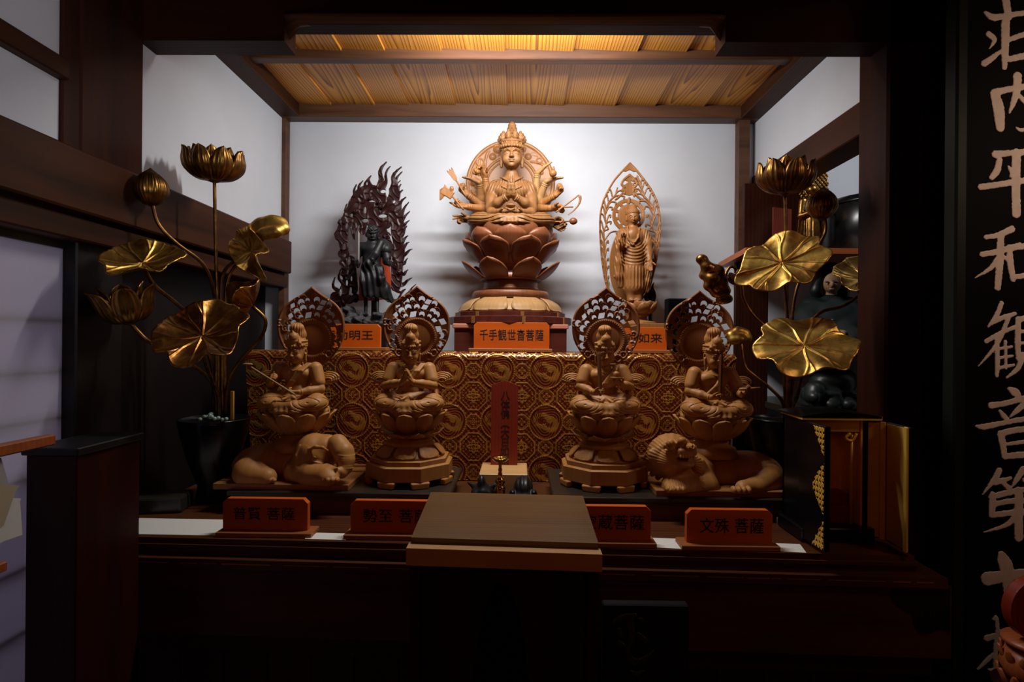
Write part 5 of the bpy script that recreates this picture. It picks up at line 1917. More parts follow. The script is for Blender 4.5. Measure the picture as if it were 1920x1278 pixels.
# --- the animals under the outer statues
def elephant():
    org = np.array(loc1)
    mat = M['carved']
    x0, x1 = P(403, 912, 2.02).x, P(640, 912, 2.02).x
    MB(tuple(org)).box(x0, x1 + .03, 2.005, 2.345, ZP, ZP + .022, .002).build('base_board', M['carved_mid'], st1)
    L = mkL(org, eY - .02, 400, 530, .3051)
    u = .3051 * (eY - .02) / F_PX
    S = Carve(L(120, 1250) + np.array((-.02, -.21, -.012)), L(860, 900) + np.array((.12, .19, .01)), .0024)
    S.ell(L(320, 1110, .03), (195 * u, .105, 118 * u), k=.03)
    S.ell(L(460, 1080, .03), (160 * u, .095, 118 * u), k=.04)
    S.ell(L(630, 1055, -.045), (128 * u, .080, 116 * u), k=.03)
    S.ell(L(615, 1005, -.05), (80 * u, .06, 76 * u), k=.02); S.ell(L(700, 1000, -.05), (62 * u, .055, 66 * u), k=.016)
    # trunk curling down at the right
    S.chain([L(765, 990, -.075), L(800, 1040, -.095), L(812, 1090, -.105), L(808, 1135, -.115), L(790, 1165, -.130), L(772, 1158, -.145)], [.036, .037, .033, .026, .020, .015], k=.006)
    for z_ in range(6): S.ring(L(806 + z_ * 1.5, 1050 + 16 * z_, -.098 - .003 * z_), .0365 - .0022 * z_, .0022, (0.12, 0, 1), k=.002)
    S.chain([L(722, 955, -.12), L(728, 1010, -.135), L(742, 1070, -.14), L(752, 1120, -.13)], [.004, .006, .008, .010], k=.005, mode='cut')
    # ears like hanging flaps
    S.ell(L(560, 1080, -.105), (62 * u, .014, 78 * u), k=.008, rot=R3('Z', -18))
    S.chain([L(590, 1022, -.120), L(630, 1008, -.128), L(670, 1012, -.128), L(705, 1030, -.12)], [.004, .007, .006, .003], k=.005)
    S.chain([L(530, 1000, -.105), L(510, 1060, -.112), L(520, 1130, -.115), L(560, 1160, -.118)], [.004, .005, .005, .004], k=.003)
    S.chain([L(545, 990, -.115), L(526, 1060, -.122), L(538, 1130, -.124)], [.003, .004, .003], k=.002, mode='cut')
    # eye and tusk
    S.ell(L(622, 1085, -.132), (13 * u, .008, 9 * u), k=.002); S.chain([L(596, 1080, -.128), L(622, 1070, -.138), L(650, 1082, -.13)], .0028, k=.002)
    S.chain([L(700, 1130, -.12), L(735, 1150, -.15), L(760, 1140, -.165)], [.012, .010, .004], k=.006)
    # forelegs and hind leg with toes
    S.chain([L(520, 1160, -.06), L(610, 1178, -.12), L(700, 1188, -.15)], [.050, .042, .036], k=.014)
    S.ell(L(712, 1192, -.160), (58 * u, .034, 36 * u), k=.008)
    for t in range(4): S.ell(L(680 + 27 * t, 1210, -.188 + .005 * abs(t - 1.2)), (15 * u, .013, 16 * u), k=.002)
    S.chain([L(280, 1130, -.04), L(220, 1165, -.09), L(330, 1195, -.11)], [.070, .052, .034], k=.02)
    for t in range(3): S.ell(L(330 + 22 * t, 1212, -.13), (13 * u, .010, 13 * u), k=.004)
    S.chain([L(150, 1100, .05), L(145, 1160, .03), L(165, 1205, .0)], [.014, .010, .012], k=.008)
    # flat underside on the board
    S.disp(lambda X, Y, Z: np.where(Z < .021, 1.0, 0), S.lo, S.lo + np.array((2, 2, 2)))
    e = link('elephant', S.mesh('elephant'), mat, st1)
    # saddle pad under the lotus
    MB().lathe([(.095, z1 - .150), (.085, z1 - .118), (.060, z1 - .108), (.058, z1 - .086), (0, z1 - .085)], 40).build('lotus_stem', mat, st1, True)


elephant()


def lion():
    org = np.array(loc4)
    mat = M['carved']
    x0, x1 = P(1240, 930, 1.99).x, P(1478, 935, 1.99).x
    MB(tuple(org)).box(x0 - .02, x1, 1.985, 2.335, ZP, ZP + .022, .002).build('base_board', M['carved_mid'], st4)
    Y0 = eY - .03
    L = mkL(org, Y0, 1190, 530, .3286)
    u = .3286 * Y0 / F_PX
    S = Carve(L(40, 1260) + np.array((-.02, -.21, -.014)), L(860, 860) + np.array((.10, .19, .01)), .0023)
    # trunk, haunch and tail
    S.ell(L(480, 1070, .03), (190 * u, .09, 115 * u), k=.03)
    S.ell(L(720, 1095, -.02), (115 * u, .10, 112 * u), k=.03)
    S.ell(L(640, 1040, .03), (130 * u, .085, 80 * u), k=.03)
    S.ell(L(330, 1080, -.01), (115 * u, .085, 120 * u), k=.03)
    S.chain([L(800, 1040, .03), L(838, 1100, .0), L(815, 1180, -.05), L(740, 1200, -.09)], [.022, .022, .020, .016], k=.012)
    for t in range(5): S.chain([L(760, 1010, .02), L(790 + 6 * t, 1030 + 24 * t, -.01), L(800 - 6 * t, 1090 + 22 * t, -.05)], [.012, .010, .006], k=.006)
    # forelegs stretched forward
    S.chain([L(360, 1090, -.05), L(400, 1165, -.09), L(300, 1180, -.13)], [.060, .046, .036], k=.02)
    S.chain([L(270, 1090, -.05), L(225, 1160, -.11)], [.055, .045], k=.02)
    S.ell(L(235, 1168, -.15), (62 * u, .045, 38 * u), k=.012)
    for t in range(4): S.ell(L(192 + 26 * t, 1178, -.19 + .006 * abs(t - 1.5)), (15 * u, .018, 20 * u), k=.003)
    # hind foot
    S.chain([L(760, 1130, -.06), L(690, 1170, -.11), L(620, 1172, -.14)], [.055, .036, .028], k=.016)
    for t in range(4): S.ell(L(565 + 28 * t, 1182, -.175 + .006 * abs(t - 1.5)), (16 * u, .018, 22 * u), k=.003)
    # head turned to the viewer, muzzle lifted to the right
    S.ell(L(215, 1000, -.08), (108 * u, .07, 92 * u), k=.02)
    S.ell(L(250, 965, -.115), (80 * u, .05, 52 * u), k=.014)
    S.box(L(290, 958, -.14), (48 * u, .035, 24 * u), r=.010, k=.010, rot=R3('Y', -6))
    S.ell(L(318, 935, -.165), (30 * u, .020, 18 * u), k=.006)
    for s_ in (-16, 16): S.ell(L(318 + s_, 936, -.184), (9 * u, .008, 7 * u), k=.003, mode='cut')
    S.ell(L(300, 1005, -.165), (52 * u, .030, 15 * u), k=.005, mode='cut')                      # mouth
    S.ell(L(278, 1030, -.135), (58 * u, .040, 22 * u), k=.008)                                  # jaw
    for t in range(6): S.ell(L(262 + 15 * t, 992, -.172), (6 * u, .006, 10 * u), k=.001)         # teeth
    for s_, (ex, ey) in enumerate(((205, 938), (268, 925))):
        S.ell(L(ex, ey, -.150), (24 * u, .016, 16 * u), k=.004)
        S.chain([L(ex - 34, ey - 4, -.140), L(ex, ey - 24, -.160), L(ex + 34, ey - 12, -.150)], [.008, .012, .007], k=.005)
    # mane in wavy locks
    for i in range(15):
        a = -2.6 + i * .30
        c = L(205 + 105 * math.sin(a), 990 - 98 * math.cos(a), -.05)
        b = L(205 + 140 * math.sin(a), 995 - 112 * math.cos(a) + 20, -.03)
        S.cap(L(205 + 70 * math.sin(a), 985 - 60 * math.cos(a), -.095), c, .020, .022, k=.006); S.cap(c, b, .021, .010, k=.005)
    for i in range(6): S.chain([L(330 + 8 * i, 1000 + 14 * i, -.10), L(380 + 8 * i, 1020 + 16 * i, -.09), L(400 + 6 * i, 1060 + 12 * i, -.075)], [.014, .012, .006], k=.005)
    S.ell(L(112, 995, -.09), (34 * u, .018, 52 * u), k=.006, rot=R3('Y', -20))                  # ear flap
    S.disp(lambda X, Y, Z: .0010 * np.sin(np.arctan2(X - L(205, 985)[0], Z - L(205, 985)[2]) * 52) * sstep(.045, .06, np.hypot(X - L(205, 985)[0], Z - L(205, 985)[2])), L(40, 1110) + np.array((0, -.2, 0)), L(330, 870) + np.array((0, .1, 0)))
    S.disp(lambda X, Y, Z: np.where(Z < .021, 1.0, 0), S.lo, S.lo + np.array((2, 2, 2)))
    link('lion', S.mesh('lion'), mat, st4)
    MB().lathe([(.095, z4 - .150), (.085, z4 - .118), (.060, z4 - .108), (.058, z4 - .086), (0, z4 - .085)], 40).build('lotus_stem', mat, st4, True)


lion()
# ================================================================== central many-armed statue
def kannon():
    Y0 = 2.85
    org = np.array((P(957, 600, Y0).x, Y0, ZB))
    root = thing('many_armed_statue', 'large pale carved many-armed seated statue on a tall lotus pedestal in the centre', 'statue', tuple(org))
    L = mkL(org, Y0, 0, 0, 1.0)
    zl = lambda py: float(P(957, py, Y0).z - ZB)
    px = Y0 / F_PX
    wood1, wood2, red, pale = M['carved_bright'], M['carved_mid'], M['carved_red'], M['carved_pale']
    # base plates
    MB().lathe([(.300, 0), (.306, .004), (.306, zl(597)), (.298, zl(596))], 24).build('base_plate', M['box_wood'], root, False)
    MB().lathe([(.268, zl(597)), (.274, zl(596)), (.274, zl(588)), (.262, zl(587))], 24).build('base_plate', M['box_wood'], root, False)
    for k in range(8):
        a = 2 * PI * (k + .27) / 8
        for (R_, z0, z1) in ((.3065, .002, zl(597) - .001), (.2745, zl(596), zl(588) - .001)):
            m = MB(); m.box(-.008, .008, -.003, .003, z0, z1)
            m.build('corner_stay', M['carved_mid'], root, loc=(R_ * math.sin(a), -R_ * math.cos(a), 0), rot=(0, 0, a))
    zt = zl(587)
    l = MB().lathe([(.252, zt), (.246, zt + .012), (.215, zl(572)), (.178, zl(563)), (0, zl(562))], 56).build('turned_down_lotus', pale, root, True)
    me = petal_mesh('petal', [(.160, zl(562) + .006), (.200, zl(565)), (.235, zl(574)), (.250, zl(584)), (.254, zt + .004)], .37, -.03, pw=6, tip=.5, ridge=.002)
    petal_ring(l, me, pale, 8, .5, .007)
    me = petal_mesh('petal', [(.160, zl(563)), (.200, zl(567)), (.235, zl(577)), (.252, zl(587) + .003)], .30, -.02, pw=6, tip=.5)
    petal_ring(l, me, pale, 8, 0, .006)
    MB().lathe([(.165, zl(563)), (.186, zl(562)), (.192, zl(558)), (.192, zl(552)), (.184, zl(548)), (.14, zl(547))], 56).build('drum_ring', red, root, True)
    MB().lathe([(.118, zl(549)), (.136, zl(547)), (.138, zl(542)), (.134, zl(538)), (.134, zl(528)), (.120, zl(522)), (.11, zl(515))], 56).build('neck', red, root, True)
    MB().lathe([(.1375, zl(545.5)), (.1395, zl(545)), (.1395, zl(541)), (.1375, zl(540.5))], 56).build('gilt_band', M['carved_mid'], root, True)
    # flared leaf collar
    lf = MB().lathe([(.11, zl(527)), (.150, zl(528)), (.160, zl(522)), (.125, zl(514)), (.118, zl(505)), (.12, zl(498)), (.135, zl(494))], 56).build('leaf_collar', red, root, True)
    me = petal_mesh('petal', [(.120, zl(527)), (.165, zl(523)), (.200, zl(514)), (.228, zl(503)), (.246, zl(493))], .46, .05, pw=2.4, tip=.75, nu=18, nv=14)
    petal_ring(lf, me, red, 7, .5, .006)
    # lotus bowl
    lb = MB().lathe([(.10, zl(506)), (.13, zl(500)), (.175, zl(484)), (.200, zl(462)), (.203, zl(444)), (.196, zl(430)), (.185, zl(426)), (0, zl(426))], 56).build('lotus_seat', red, root, True)
    t3 = petal_mesh('petal', [(.115, zl(503)), (.170, zl(490)), (.215, zl(473)), (.238, zl(465)), (.252, zl(456))], .41, .07, pw=3.2, tip=.7, nu=16, nv=12)
    t2 = petal_mesh('petal', [(.125, zl(496)), (.190, zl(476)), (.222, zl(455)), (.228, zl(447)), (.226, zl(437))], .40, .10, pw=4, tip=.62, nu=16, nv=12)
    t1 = petal_mesh('petal', [(.14, zl(480)), (.195, zl(458)), (.212, zl(444)), (.212, zl(432)), (.206, zl(424))], .40, .12, pw=4.5, tip=.6, nu=16, nv=12)
    petal_ring(lb, t3, red, 8, .5, .006); petal_ring(lb, t2, red, 8, 0, .006); petal_ring(lb, t1, red, 8, .5, .005)

    # figure
    s = 1.60
    seat = zl(430)
    R = R3('X', 2)
    global HC
    HC = np.array((0, -.012, .189))
    S = Carve((-.150, -.160, -.012), (.150, .085, .285), .0013)
    S.ell((0, .004, .050), (.050, .040, .045), k=.01).ell((0, .002, .080), (.046, .036, .040), k=.015).ell((0, -.001, .110), (.052, .038, .032), k=.018)
    for q in (-1, 1):
        S.ell((q * .026, -.022, .113), (.026, .017, .018), k=.014)
        S.ell((q * .053, .003, .122), (.022, .024, .021), k=.018)
        # mantle falling from the shoulders over the arms
        S.chain([(q * .054, .0, .122), (q * .061, -.004, .092), (q * .062, -.012, .062), (q * .062, -.030, .040)], [.021, .018, .015, .013], k=.010)
    S.ell((0, .002, .140), (.043, .031, .022), k=.012)
    S.cap((0, .002, .120), HC + np.array((0, .006, -.022)), .0205, .0190, k=.014)
    for zr in (.1480, .1550): S.ring((0, -.004, zr), .0192, .0016, (0, .15, 1), k=.0015, mode='add')
    head_parts(S, R)
    # pleats of the mantle
    def pleat(X, Y, Z):
        ax = np.abs(X)
        ph = (ax - .010) * .92 + (Z - .140) * .36
        w_ = sstep(.012, .024, ax) * sstep(.034, .050, Z) * sstep(.160, .150, Z) * sstep(.012, -.01, Y)
        return .0014 * np.sin(ph * 2 * PI / .0084) * w_
    S.disp(pleat, (-.13, -.16, .03), (.13, .02, .150))
    S.chain([(-.034, -.002, .160), (-.024, -.026, .150), (0, -.038, .134), (.024, -.026, .150), (.034, -.002, .160)], .0030, k=.002)
    S.chain([(-.044, -.010, .136), (-.028, -.040, .122), (0, -.045, .107), (.028, -.040, .122), (.044, -.010, .136)], .0026, k=.002)
    for q in (-1, 1):
        S.chain([(q * .054, .0, .120), (q * .062, -.022, .082), (q * .063, -.046, .052)], [.019, .017, .0150], k=.008)
        wr = np.array((q * .0088, -.088, .080))
        S.chain([(q * .063, -.046, .052), (q * .040, -.070, .064), tuple(wr)], [.0150, .0140, .0095], k=.006)
        ax = unit(np.array((-q * .6, -.40, .35)))
        for o_ in (.006, .011): S.ring(wr - ax * o_, .0113, .0017, ax, k=.001)
        hand(S, wr, (-q * .06, -.18, .98), (-q, 0, -.05), q, curl=.0, sc=1.0, thumb=.15)
        # hands resting in the lap
        S.chain([(q * .064, -.020, .048), (q * .060, -.062, .036), (q * .038, -.090, .032)], [.014, .0125, .0095], k=.006)
        hand(S, (q * .038, -.090, .032), (-q * .96, -.22, .05), (0, -.15, 1), -q, curl=.12, sc=.95, thumb=1.2)
    body = link('body', S.mesh('body', s), wood1, root, loc=(0, -.015, seat))
    S = seated_robe(.0150, .0036, .0014, True)
    rb = link('robe', S.mesh('robe', s), wood1, root, loc=(0, -.015, seat - .012))
    rb.scale = (1, 1, .74)
    MB().lathe([(0, .0), (.014, .001), (.022, .009), (.0225, .014), (.020, .0135), (0, .006)], 28, c=(0, -.155, .068)).build('alms_bowl', wood2, root, True, loc=(0, -.02, seat))
    # hair, crown and the ring of small heads
    Sh, T = hair_part(R, 'plain', s)
    Sh.ring(T((0, -.002, .262)), .0355, .0035, (0, .05, 1), k=.002)
    Sh.ell(T((0, .0, .268)), (.032, .034, .020), k=.004)
    for k in range(9):
        a = -1.9 + 3.8 * k / 8
        Sh.ell(T((.036 * math.sin(a), -.002 - .037 * math.cos(a), .2575)), (.0036, .0036, .0036), k=.001)
    crown = link('crowned_hair', Sh.mesh('crowned_hair', s), wood1, root, loc=(0, -.015, seat))
    C = Carve((-.017, -.018, -.016), (.017, .016, .022), .0008)
    C.ell((0, 0, 0), (.0092, .0098, .0118), k=.002).ell((0, -.0015, -.004), (.0078, .0085, .008), k=.003).ell((0, .001, .008), (.0095, .0098, .0065), k=.001).ell((0, .001, .0155), (.0045, .0048, .0055), k=.002)
    C.ell((0, -.0105, -.001), (.0016, .0024, .0034), k=.0015).ell((0, -.0095, -.0062), (.0032, .0014, .0010), k=.0008)
    for q in (-1, 1): C.ell((q * .004, -.0100, .0015), (.0030, .0014, .0016), k=.001, mode='cut').ell((q * .0094, 0, -.001), (.0016, .003, .0045), k=.001)
    C.cap((0, .0, -.010), (0, .001, -.016), .0055, .0065, k=.003)
    cm = C.mesh('small_head', s)
    for k in range(8):
        a = -2.15 + 4.3 * k / 7
        p = T((.0335 * math.sin(a), .002 - .034 * math.cos(a), .2800 - .004 * abs(math.sin(a))))
        link('small_head', cm, wood1, crown, loc=tuple(p * s), rot=(0, 0, a))
    C = Carve((-.03, -.03, .27), (.03, .03, .34), .0012)
    C.cap((0, .002, .272), (0, .002, .298), .016, .0115, k=.004)
    C.ell((0, -.008, .290), (.009, .009, .012), k=.003)
    C.ell((0, .001, .311), (.0135, .0145, .0165), k=.003).ell((0, -.001, .306), (.0118, .0125, .0115), k=.003).ell((0, .002, .322), (.0130, .0135, .009), k=.001).ell((0, .002, .3285), (.007, .007, .006), k=.003)
    C.ell((0, -.0150, .310), (.0022, .003, .0048), k=.002).ell((0, -.0135, .3035), (.0045, .002, .0013), k=.001)
    for q in (-1, 1): C.ell((q * .0055, -.0140, .3135), (.0042, .002, .0022), k=.0015, mode='cut').ell((q * .0138, .001, .309), (.002, .004, .0065), k=.001)
    link('top_head', C.mesh('top_head', s), wood1, crown)

    # round halo carved with clouds
    hc = np.array(L(957, 346, .12)); Rr = 83.5 * (Y0 + .12) / F_PX
    def d2(X, Z): return np.hypot(X, Z) - Rr
    def th(X, Z):
        r = np.hypot(X, Z) / Rr; t = np.arctan2(Z, X)
        T_ = np.full(X.shape, .010) + .006 * np.clip(1.4 - np.abs(r - .955) / .035, 0, 1) + .004 * np.clip(1.4 - np.abs(r - .60) / .022, 0, 1)
        T_ += .003 * np.clip(1.4 - np.abs(r - .52) / .012, 0, 1)
        w_ = sstep(.64, .70, r) * sstep(.92, .87, r)
        T_ += w_ * .0035 * np.clip(1.5 - np.abs(np.sin(4 * t + 9 * r + 1.1 * np.sin(7 * t + 10 * r))) * 2.4, 0, 1)
        rg = np.random.default_rng(4)
        for k in range(15):
            a = -.6 + k * .31 + rg.uniform(-.06, .06); rr_ = (.73 if k % 2 else .83) * Rr; z_ = rg.uniform(.55, 1.35)
            q = np.hypot(X - rr_ * math.cos(a), Z - rr_ * math.sin(a)) / Rr
            T_ += .0026 * np.clip(1.4 - np.abs(q - .062 * z_) / .012, 0, 1) + .007 * np.sqrt(np.clip(1 - (q / (.058 * z_)) ** 2, 0, 1)) * (k % 3 != 1)
        w2 = r < .5
        T_ += np.where(w2, .003 * np.clip(1.4 - np.abs(np.hypot(X * np.sign(X) - .3 * Rr, Z + .15 * Rr) / Rr - .22) / .02, 0, 1), 0)
        return T_
    me = relief_mesh('round_halo', (-Rr - .006, -Rr - .006), (Rr + .006, Rr + .006), .0021, d2, th)
    link('round_halo', me, M['carved_mid'], root, loc=tuple(hc))
    MB().box(-.02, .02, hc[1] - .012, hc[1] + .012, zl(430), hc[2]).build('halo_post', wood2, root)

    # the side arms with what they hold
    hs = 1.50
    def arm(pts, d, n, side, tone, **kw):
        q = [L(*p) for p in pts]
        d = unit(d)
        end = q[-1] + d * .095
        allp = np.array(q + [end])
        S = Carve(allp.min(0) - .045, allp.max(0) + .045, .0021)
        S.chain(q, [.027, .0225, .0145][-len(q):], k=.012)
        ax = unit(q[-1] - q[-2])
        for o_ in (.010, .018): S.ring(q[-1] - ax * o_, .0158, .0025, ax, k=.0015)
        hand(S, q[-1], d, n, side, sc=hs, **kw)
        return link('side_arm', S.mesh('side_arm'), tone, root)
    A = arm([(908, 388, .05), (901, 373, .02), (899, 343, -.02)], (-.86, -.35, .30), (.25, -.1, .95), 1, wood1, curl=-.10, thumb=.8)
    B = arm([(915, 388, .07), (913, 358, .05), (910, 332, .03)], (-.45, -.35, .75), (-.6, -.8, .1), 1, wood2, curl=.75)
    m = MB()
    bud = L(893, 322, -.02)
    for k in range(7):
        a = 2 * PI * k / 7; m.ball(bud + np.array((.011 * math.cos(a), .011 * math.sin(a), .004 * math.sin(3 * a))), (.010, .010, .012), 10, 7)
    m.ball(bud, .014, 12, 8)
    m.build('lotus_bud', wood2, B, True)
    Ca = arm([(922, 392, .05), (901, 385, .02), (876, 365, -.03)], (-.72, -.42, .55), (.75, -.55, .35), 1, wood1, curl=1.15)
    a, b = L(870, 362, -.075), L(843, 318, -.075)
    m = MB().tube([a + (b - a) * -.15, a, a + (b - a) * .55], .0042, 8)
    m.build('arrow_shaft', wood2, Ca, True)
    w_ = unit(np.cross(b - a, (0, 1, 0)))
    m = MB(); V = []
    for t, s_ in ((.50, .15), (.62, .8), (.80, .95), (.96, 1.25)):
        p = a + (b - a) * t; V += [p + w_ * .013 * s_ + np.array((0, .003, 0)), p + w_ * .013 * s_ - np.array((0, .003, 0)), p - w_ * .013 * s_ - np.array((0, .003, 0)), p - w_ * .013 * s_ + np.array((0, .003, 0))]
    F = [(3, 2, 1, 0), (12, 13, 14, 15)] + [(i + 4 * j, (i + 1) % 4 + 4 * j, (i + 1) % 4 + 4 * j + 4, i + 4 * j + 4) for j in range(3) for i in range(4)]
    for o_ in (-1, 0, 1):
        p0 = a + (b - a) * .95 + w_ * .011 * o_; m.tube([p0, p0 + (b - a) * .09 + w_ * .003 * o_], [.0045, .001], 6)
    m.add(V, F).build('arrow_fletching', wood2, Ca)
    D = arm([(922, 398, .04), (906, 392, .01), (875, 387, -.05)], (-.93, -.35, .0), (.1, -.55, .8), 1, wood2, curls=[.1, .9, 1.0, .25], thumb=.9)
    a, b = L(866, 389, -.10), L(838, 356, -.10)
    MB().tube([a + (b - a) * -.12, a, b], .0046, 8).build('axe_shaft', wood2, D, True)
    S = Carve(L(822, 382, -.13), L(854, 342, -.07), .0016)
    S.box(L(839, 361, -.10), (.030, .006, .020), r=.003, k=.004, rot=R3('Y', 32))
    S.ell(L(827, 364, -.10), (.018, .006, .032), k=.006, rot=R3('Y', 22)).ell(L(847, 354, -.10), (.010, .010, .014), k=.004)
    S.cap(L(836, 352, -.10), L(834, 347, -.10), .006, .003, k=.003)
    link('axe_head', S.mesh('axe_head'), wood2, D)
    E_ = arm([(914, 411, .05), (895, 410, .01), (879, 411, -.03)], (-.93, -.36, -.02), (-.1, -.75, -.6), 1, wood1, curls=[.02, .25, 1.0, .9], thumb=.7)
    A2 = arm([(1001, 390, .06), (1003, 372, .03), (1008, 325, .0)], (.70, -.40, .55), (-.5, -.2, .8), -1, pale, curl=-.08, thumb=.7)
    B2 = arm([(1006, 390, .05), (1010, 374, .02), (1024, 341, -.02)], (.88, -.40, .22), (-.2, -.1, .97), -1, pale, curl=-.10, thumb=.8)
    jw = L(1037, 325, -.08)
    MB().ball(jw, (.018, .018, .018), 18, 12).tube([jw + np.array((0, 0, .014)), jw + np.array((.004, 0, .034))], [.010, .003], 8).build('jewel', wood2, B2, True)
    C2 = arm([(1000, 394, .05), (1014, 383, .02), (1041, 366, -.03)], (.68, -.45, .58), (-.6, -.6, .3), -1, wood2, curl=1.1, thumb=.5)
    D2 = arm([(1000, 398, .04), (1009, 391, .01), (1037, 390, -.05)], (.92, -.40, .0), (-.1, -.5, -.85), -1, wood2, curl=1.15)
    a = [L(1042, 398, -.10), L(1062, 383, -.10), L(1078, 371, -.10), L(1085, 366, -.10), L(1088, 372, -.10), L(1085, 383, -.10), L(1076, 394, -.10), L(1065, 403, -.10)]
    k = spline(a, 40)
    rad = [.0040] * 20 + [.0075 - .0058 * i / 20 for i in range(21)]
    MB().tube(k, rad, 8).build('hooked_staff', wood2, D2, True)
    MB().tube([L(1055, 388, -.10), L(1075, 388, -.10)], [.004, .003], 8).build('staff_bar', wood2, D2, True)
    E2 = arm([(1006, 413, .05), (1022, 412, .01), (1038, 414, -.03)], (.85, -.45, -.05), (0, -.6, -.8), -1, wood1, curls=[.9, .9, .6, .35], thumb=.6)
    m = MB().tube([L(1030, 416, -.075), L(1070, 414.5, -.075)], .0038, 8); m.build('mallet_handle', wood2, E2, True)
    MB().ball(L(1075, 414.5, -.075), (.020, .017, .017), 18, 12).build('mallet_head', M['carved_red'], E2, True)
    arm([(1010, 416, .03), (1036, 418, -.01)], (.70, -.45, -.48), (-.3, -.9, .1), -1, wood1, curl=.18)


kannon()


# ================================================================== dark guardian before a blaze of carved flames
def guardian():
    Y0 = 2.84
    org = np.array((P(695, 600, Y0).x, Y0, ZH))
    root = thing('guardian_statue', 'dark standing guardian statue with a sword before a tall carved flame screen', 'statue', tuple(org))
    L = mkL(org, Y0, 590, 290, .2583)
    u = .2583 * Y0 / F_PX
    dark = M['fudo_dark']
    # rock
    S = Carve(L(190, 1270) * np.array((1, 0, 1)) + np.array((0, -.13, 0)), L(600, 1080) * np.array((1, 0, 1)) + np.array((0, .13, 0)), .003)
    rr = random.Random(2)
    for (cx, cy, r) in ((250, 1130, 38), (280, 1180, 48), (330, 1200, 45), (400, 1215, 48), (470, 1200, 45), (520, 1180, 42), (550, 1200, 36), (240, 1210, 40), (300, 1230, 40), (420, 1235, 50), (500, 1230, 50), (455, 1165, 26), (355, 1165, 24)):
        S.ell(L(cx, cy, rr.uniform(-.04, .04)), (r * u, .075, r * u * .85), k=.012)
    S.disp(lambda X, Y, Z: .004 * np.sin(X * 130 + 2 * np.sin(Z * 90)) * np.sin(Z * 120 + Y * 80), S.lo, S.lo + np.array((1, 1, 1)))
    S.disp(lambda X, Y, Z: np.where(Z < .001, 1.0, 0), S.lo, S.lo + np.array((1, 1, 1)))
    link('rock_base', S.mesh('rock_base'), M['rock'], root)
    zr = L(0, 1222)[2]
    MB().box(L(225, 1200)[0], L(555, 1200)[0], -.10, .14, 0, zr, .004).build('pedestal', M['black_wood'], root)
    # body
    S = Carve(L(250, 1190, -.16), L(620, 480, .10), .0026)
    S.ell(L(420, 575), (45 * u, .034, 55 * u), k=.008).ell(L(420, 600, -.012), (36 * u, .026, 34 * u), k=.008)
    S.ell(L(420, 590, -.036), (9 * u, .010, 13 * u), k=.004).ell(L(420, 612, -.032), (20 * u, .008, 5 * u), k=.003)
    for q in (-1, 1):
        S.ell(L(420 + q * 18, 575, -.036), (12 * u, .007, 7 * u), k=.003, mode='cut')
        S.cap(L(420 + q * 6, 566, -.036), L(420 + q * 34, 556, -.028), .0045, .003, k=.003)
        S.ell(L(420 + q * 45, 580, .0), (8 * u, .010, 18 * u), k=.003)
    S.cap(L(420, 620), L(420, 655), 26 * u, 30 * u, k=.012)
    S.ell(L(418, 690), (82 * u, .046, 62 * u), k=.02).ell(L(414, 760), (66 * u, .042, 60 * u), k=.02).ell(L(412, 810), (70 * u, .048, 45 * u), k=.015)
    for q, (sx, sy) in ((-1, (345, 668)), (1, (497, 672))): S.ell(L(sx, sy), (36 * u, .028, 34 * u), k=.014)
    S.chain([L(340, 675), L(298, 735, -.01), L(292, 765, -.03)], [.024, .021, .019], k=.01).chain([L(292, 765, -.03), L(312, 792, -.085)], [.019, .014], k=.008)
    S.chain([L(502, 680), L(524, 745, -.005), L(522, 775, -.02)], [.024, .021, .018], k=.01).chain([L(522, 775, -.02), L(545, 792, -.075)], [.018, .013], k=.008)
    hand(S, L(312, 793, -.085), (.1, -.9, .1), (.9, .1, 0), 1, curl=1.2, sc=1.0)
    hand(S, L(545, 793, -.075), (.2, -.9, .1), (-.9, 0, .2), -1, curl=1.1, sc=1.0)
    S.cap(L(450, 1010), L(456, 1140, -.02), 17 * u, 12 * u, k=.008).cap(L(372, 1010), L(370, 1140, -.01), 17 * u, 13 * u, k=.008)
    for (fx, fy) in ((452, 1160), (366, 1158)): S.ell(L(fx, fy, -.03), (20 * u, .030, 13 * u), k=.006)
    link('body', S.mesh('body'), dark, root)
    # robe: sash over one shoulder, skirt swept to the right
    S = Carve(L(280, 1160, -.16), L(620, 630, .14), .0028)
    S.chain([L(480, 640, -.02), L(440, 720, -.047), L(390, 790, -.052), L(350, 830, -.035)], [.018, .020, .020, .016], k=.008)
    S.chain([L(495, 655, .02), L(515, 690, .0)], [.034, .030], k=.008)
    S.ell(L(412, 835), (76 * u, .058, 42 * u), k=.012)
    S.chain([L(412, 850), L(408, 930), L(415, 1010, .0)], [74 * u, 84 * u, 80 * u], k=.02)
    S.chain([L(450, 900, -.02), L(480, 980, 0), L(530, 1060, .02), L(575, 1085, .03)], [60 * u, 62 * u, 44 * u, 20 * u], k=.02)
    S.chain([L(470, 830, -.03), L(480, 900, -.05), L(495, 940, -.04)], [30 * u, 30 * u, 16 * u], k=.01)
    S.chain([L(345, 830, -.03), L(345, 920, -.045), L(355, 990, -.03)], [26 * u, 26 * u, 20 * u], k=.012)
    S.ell(L(412, 1090, .0), (150 * u, .10, 55 * u), k=.01, mode='cut')
    S.disp(lambda X, Y, Z: .0026 * np.sin((X + .25 * Z) * 210 + 1.5 * np.sin(Z * 30)), L(280, 1160, -.16), L(620, 800, .14))
    link('robe', S.mesh('robe'), dark, root)
    S = Carve(L(360, 640, -.08), L(500, 490, .08), .0022)
    S.ell(L(420, 552, .004), (52 * u, .042, 44 * u), k=.006).ell(L(420, 590, -.034), (46 * u, .030, 38 * u), k=.004, mode='cut')
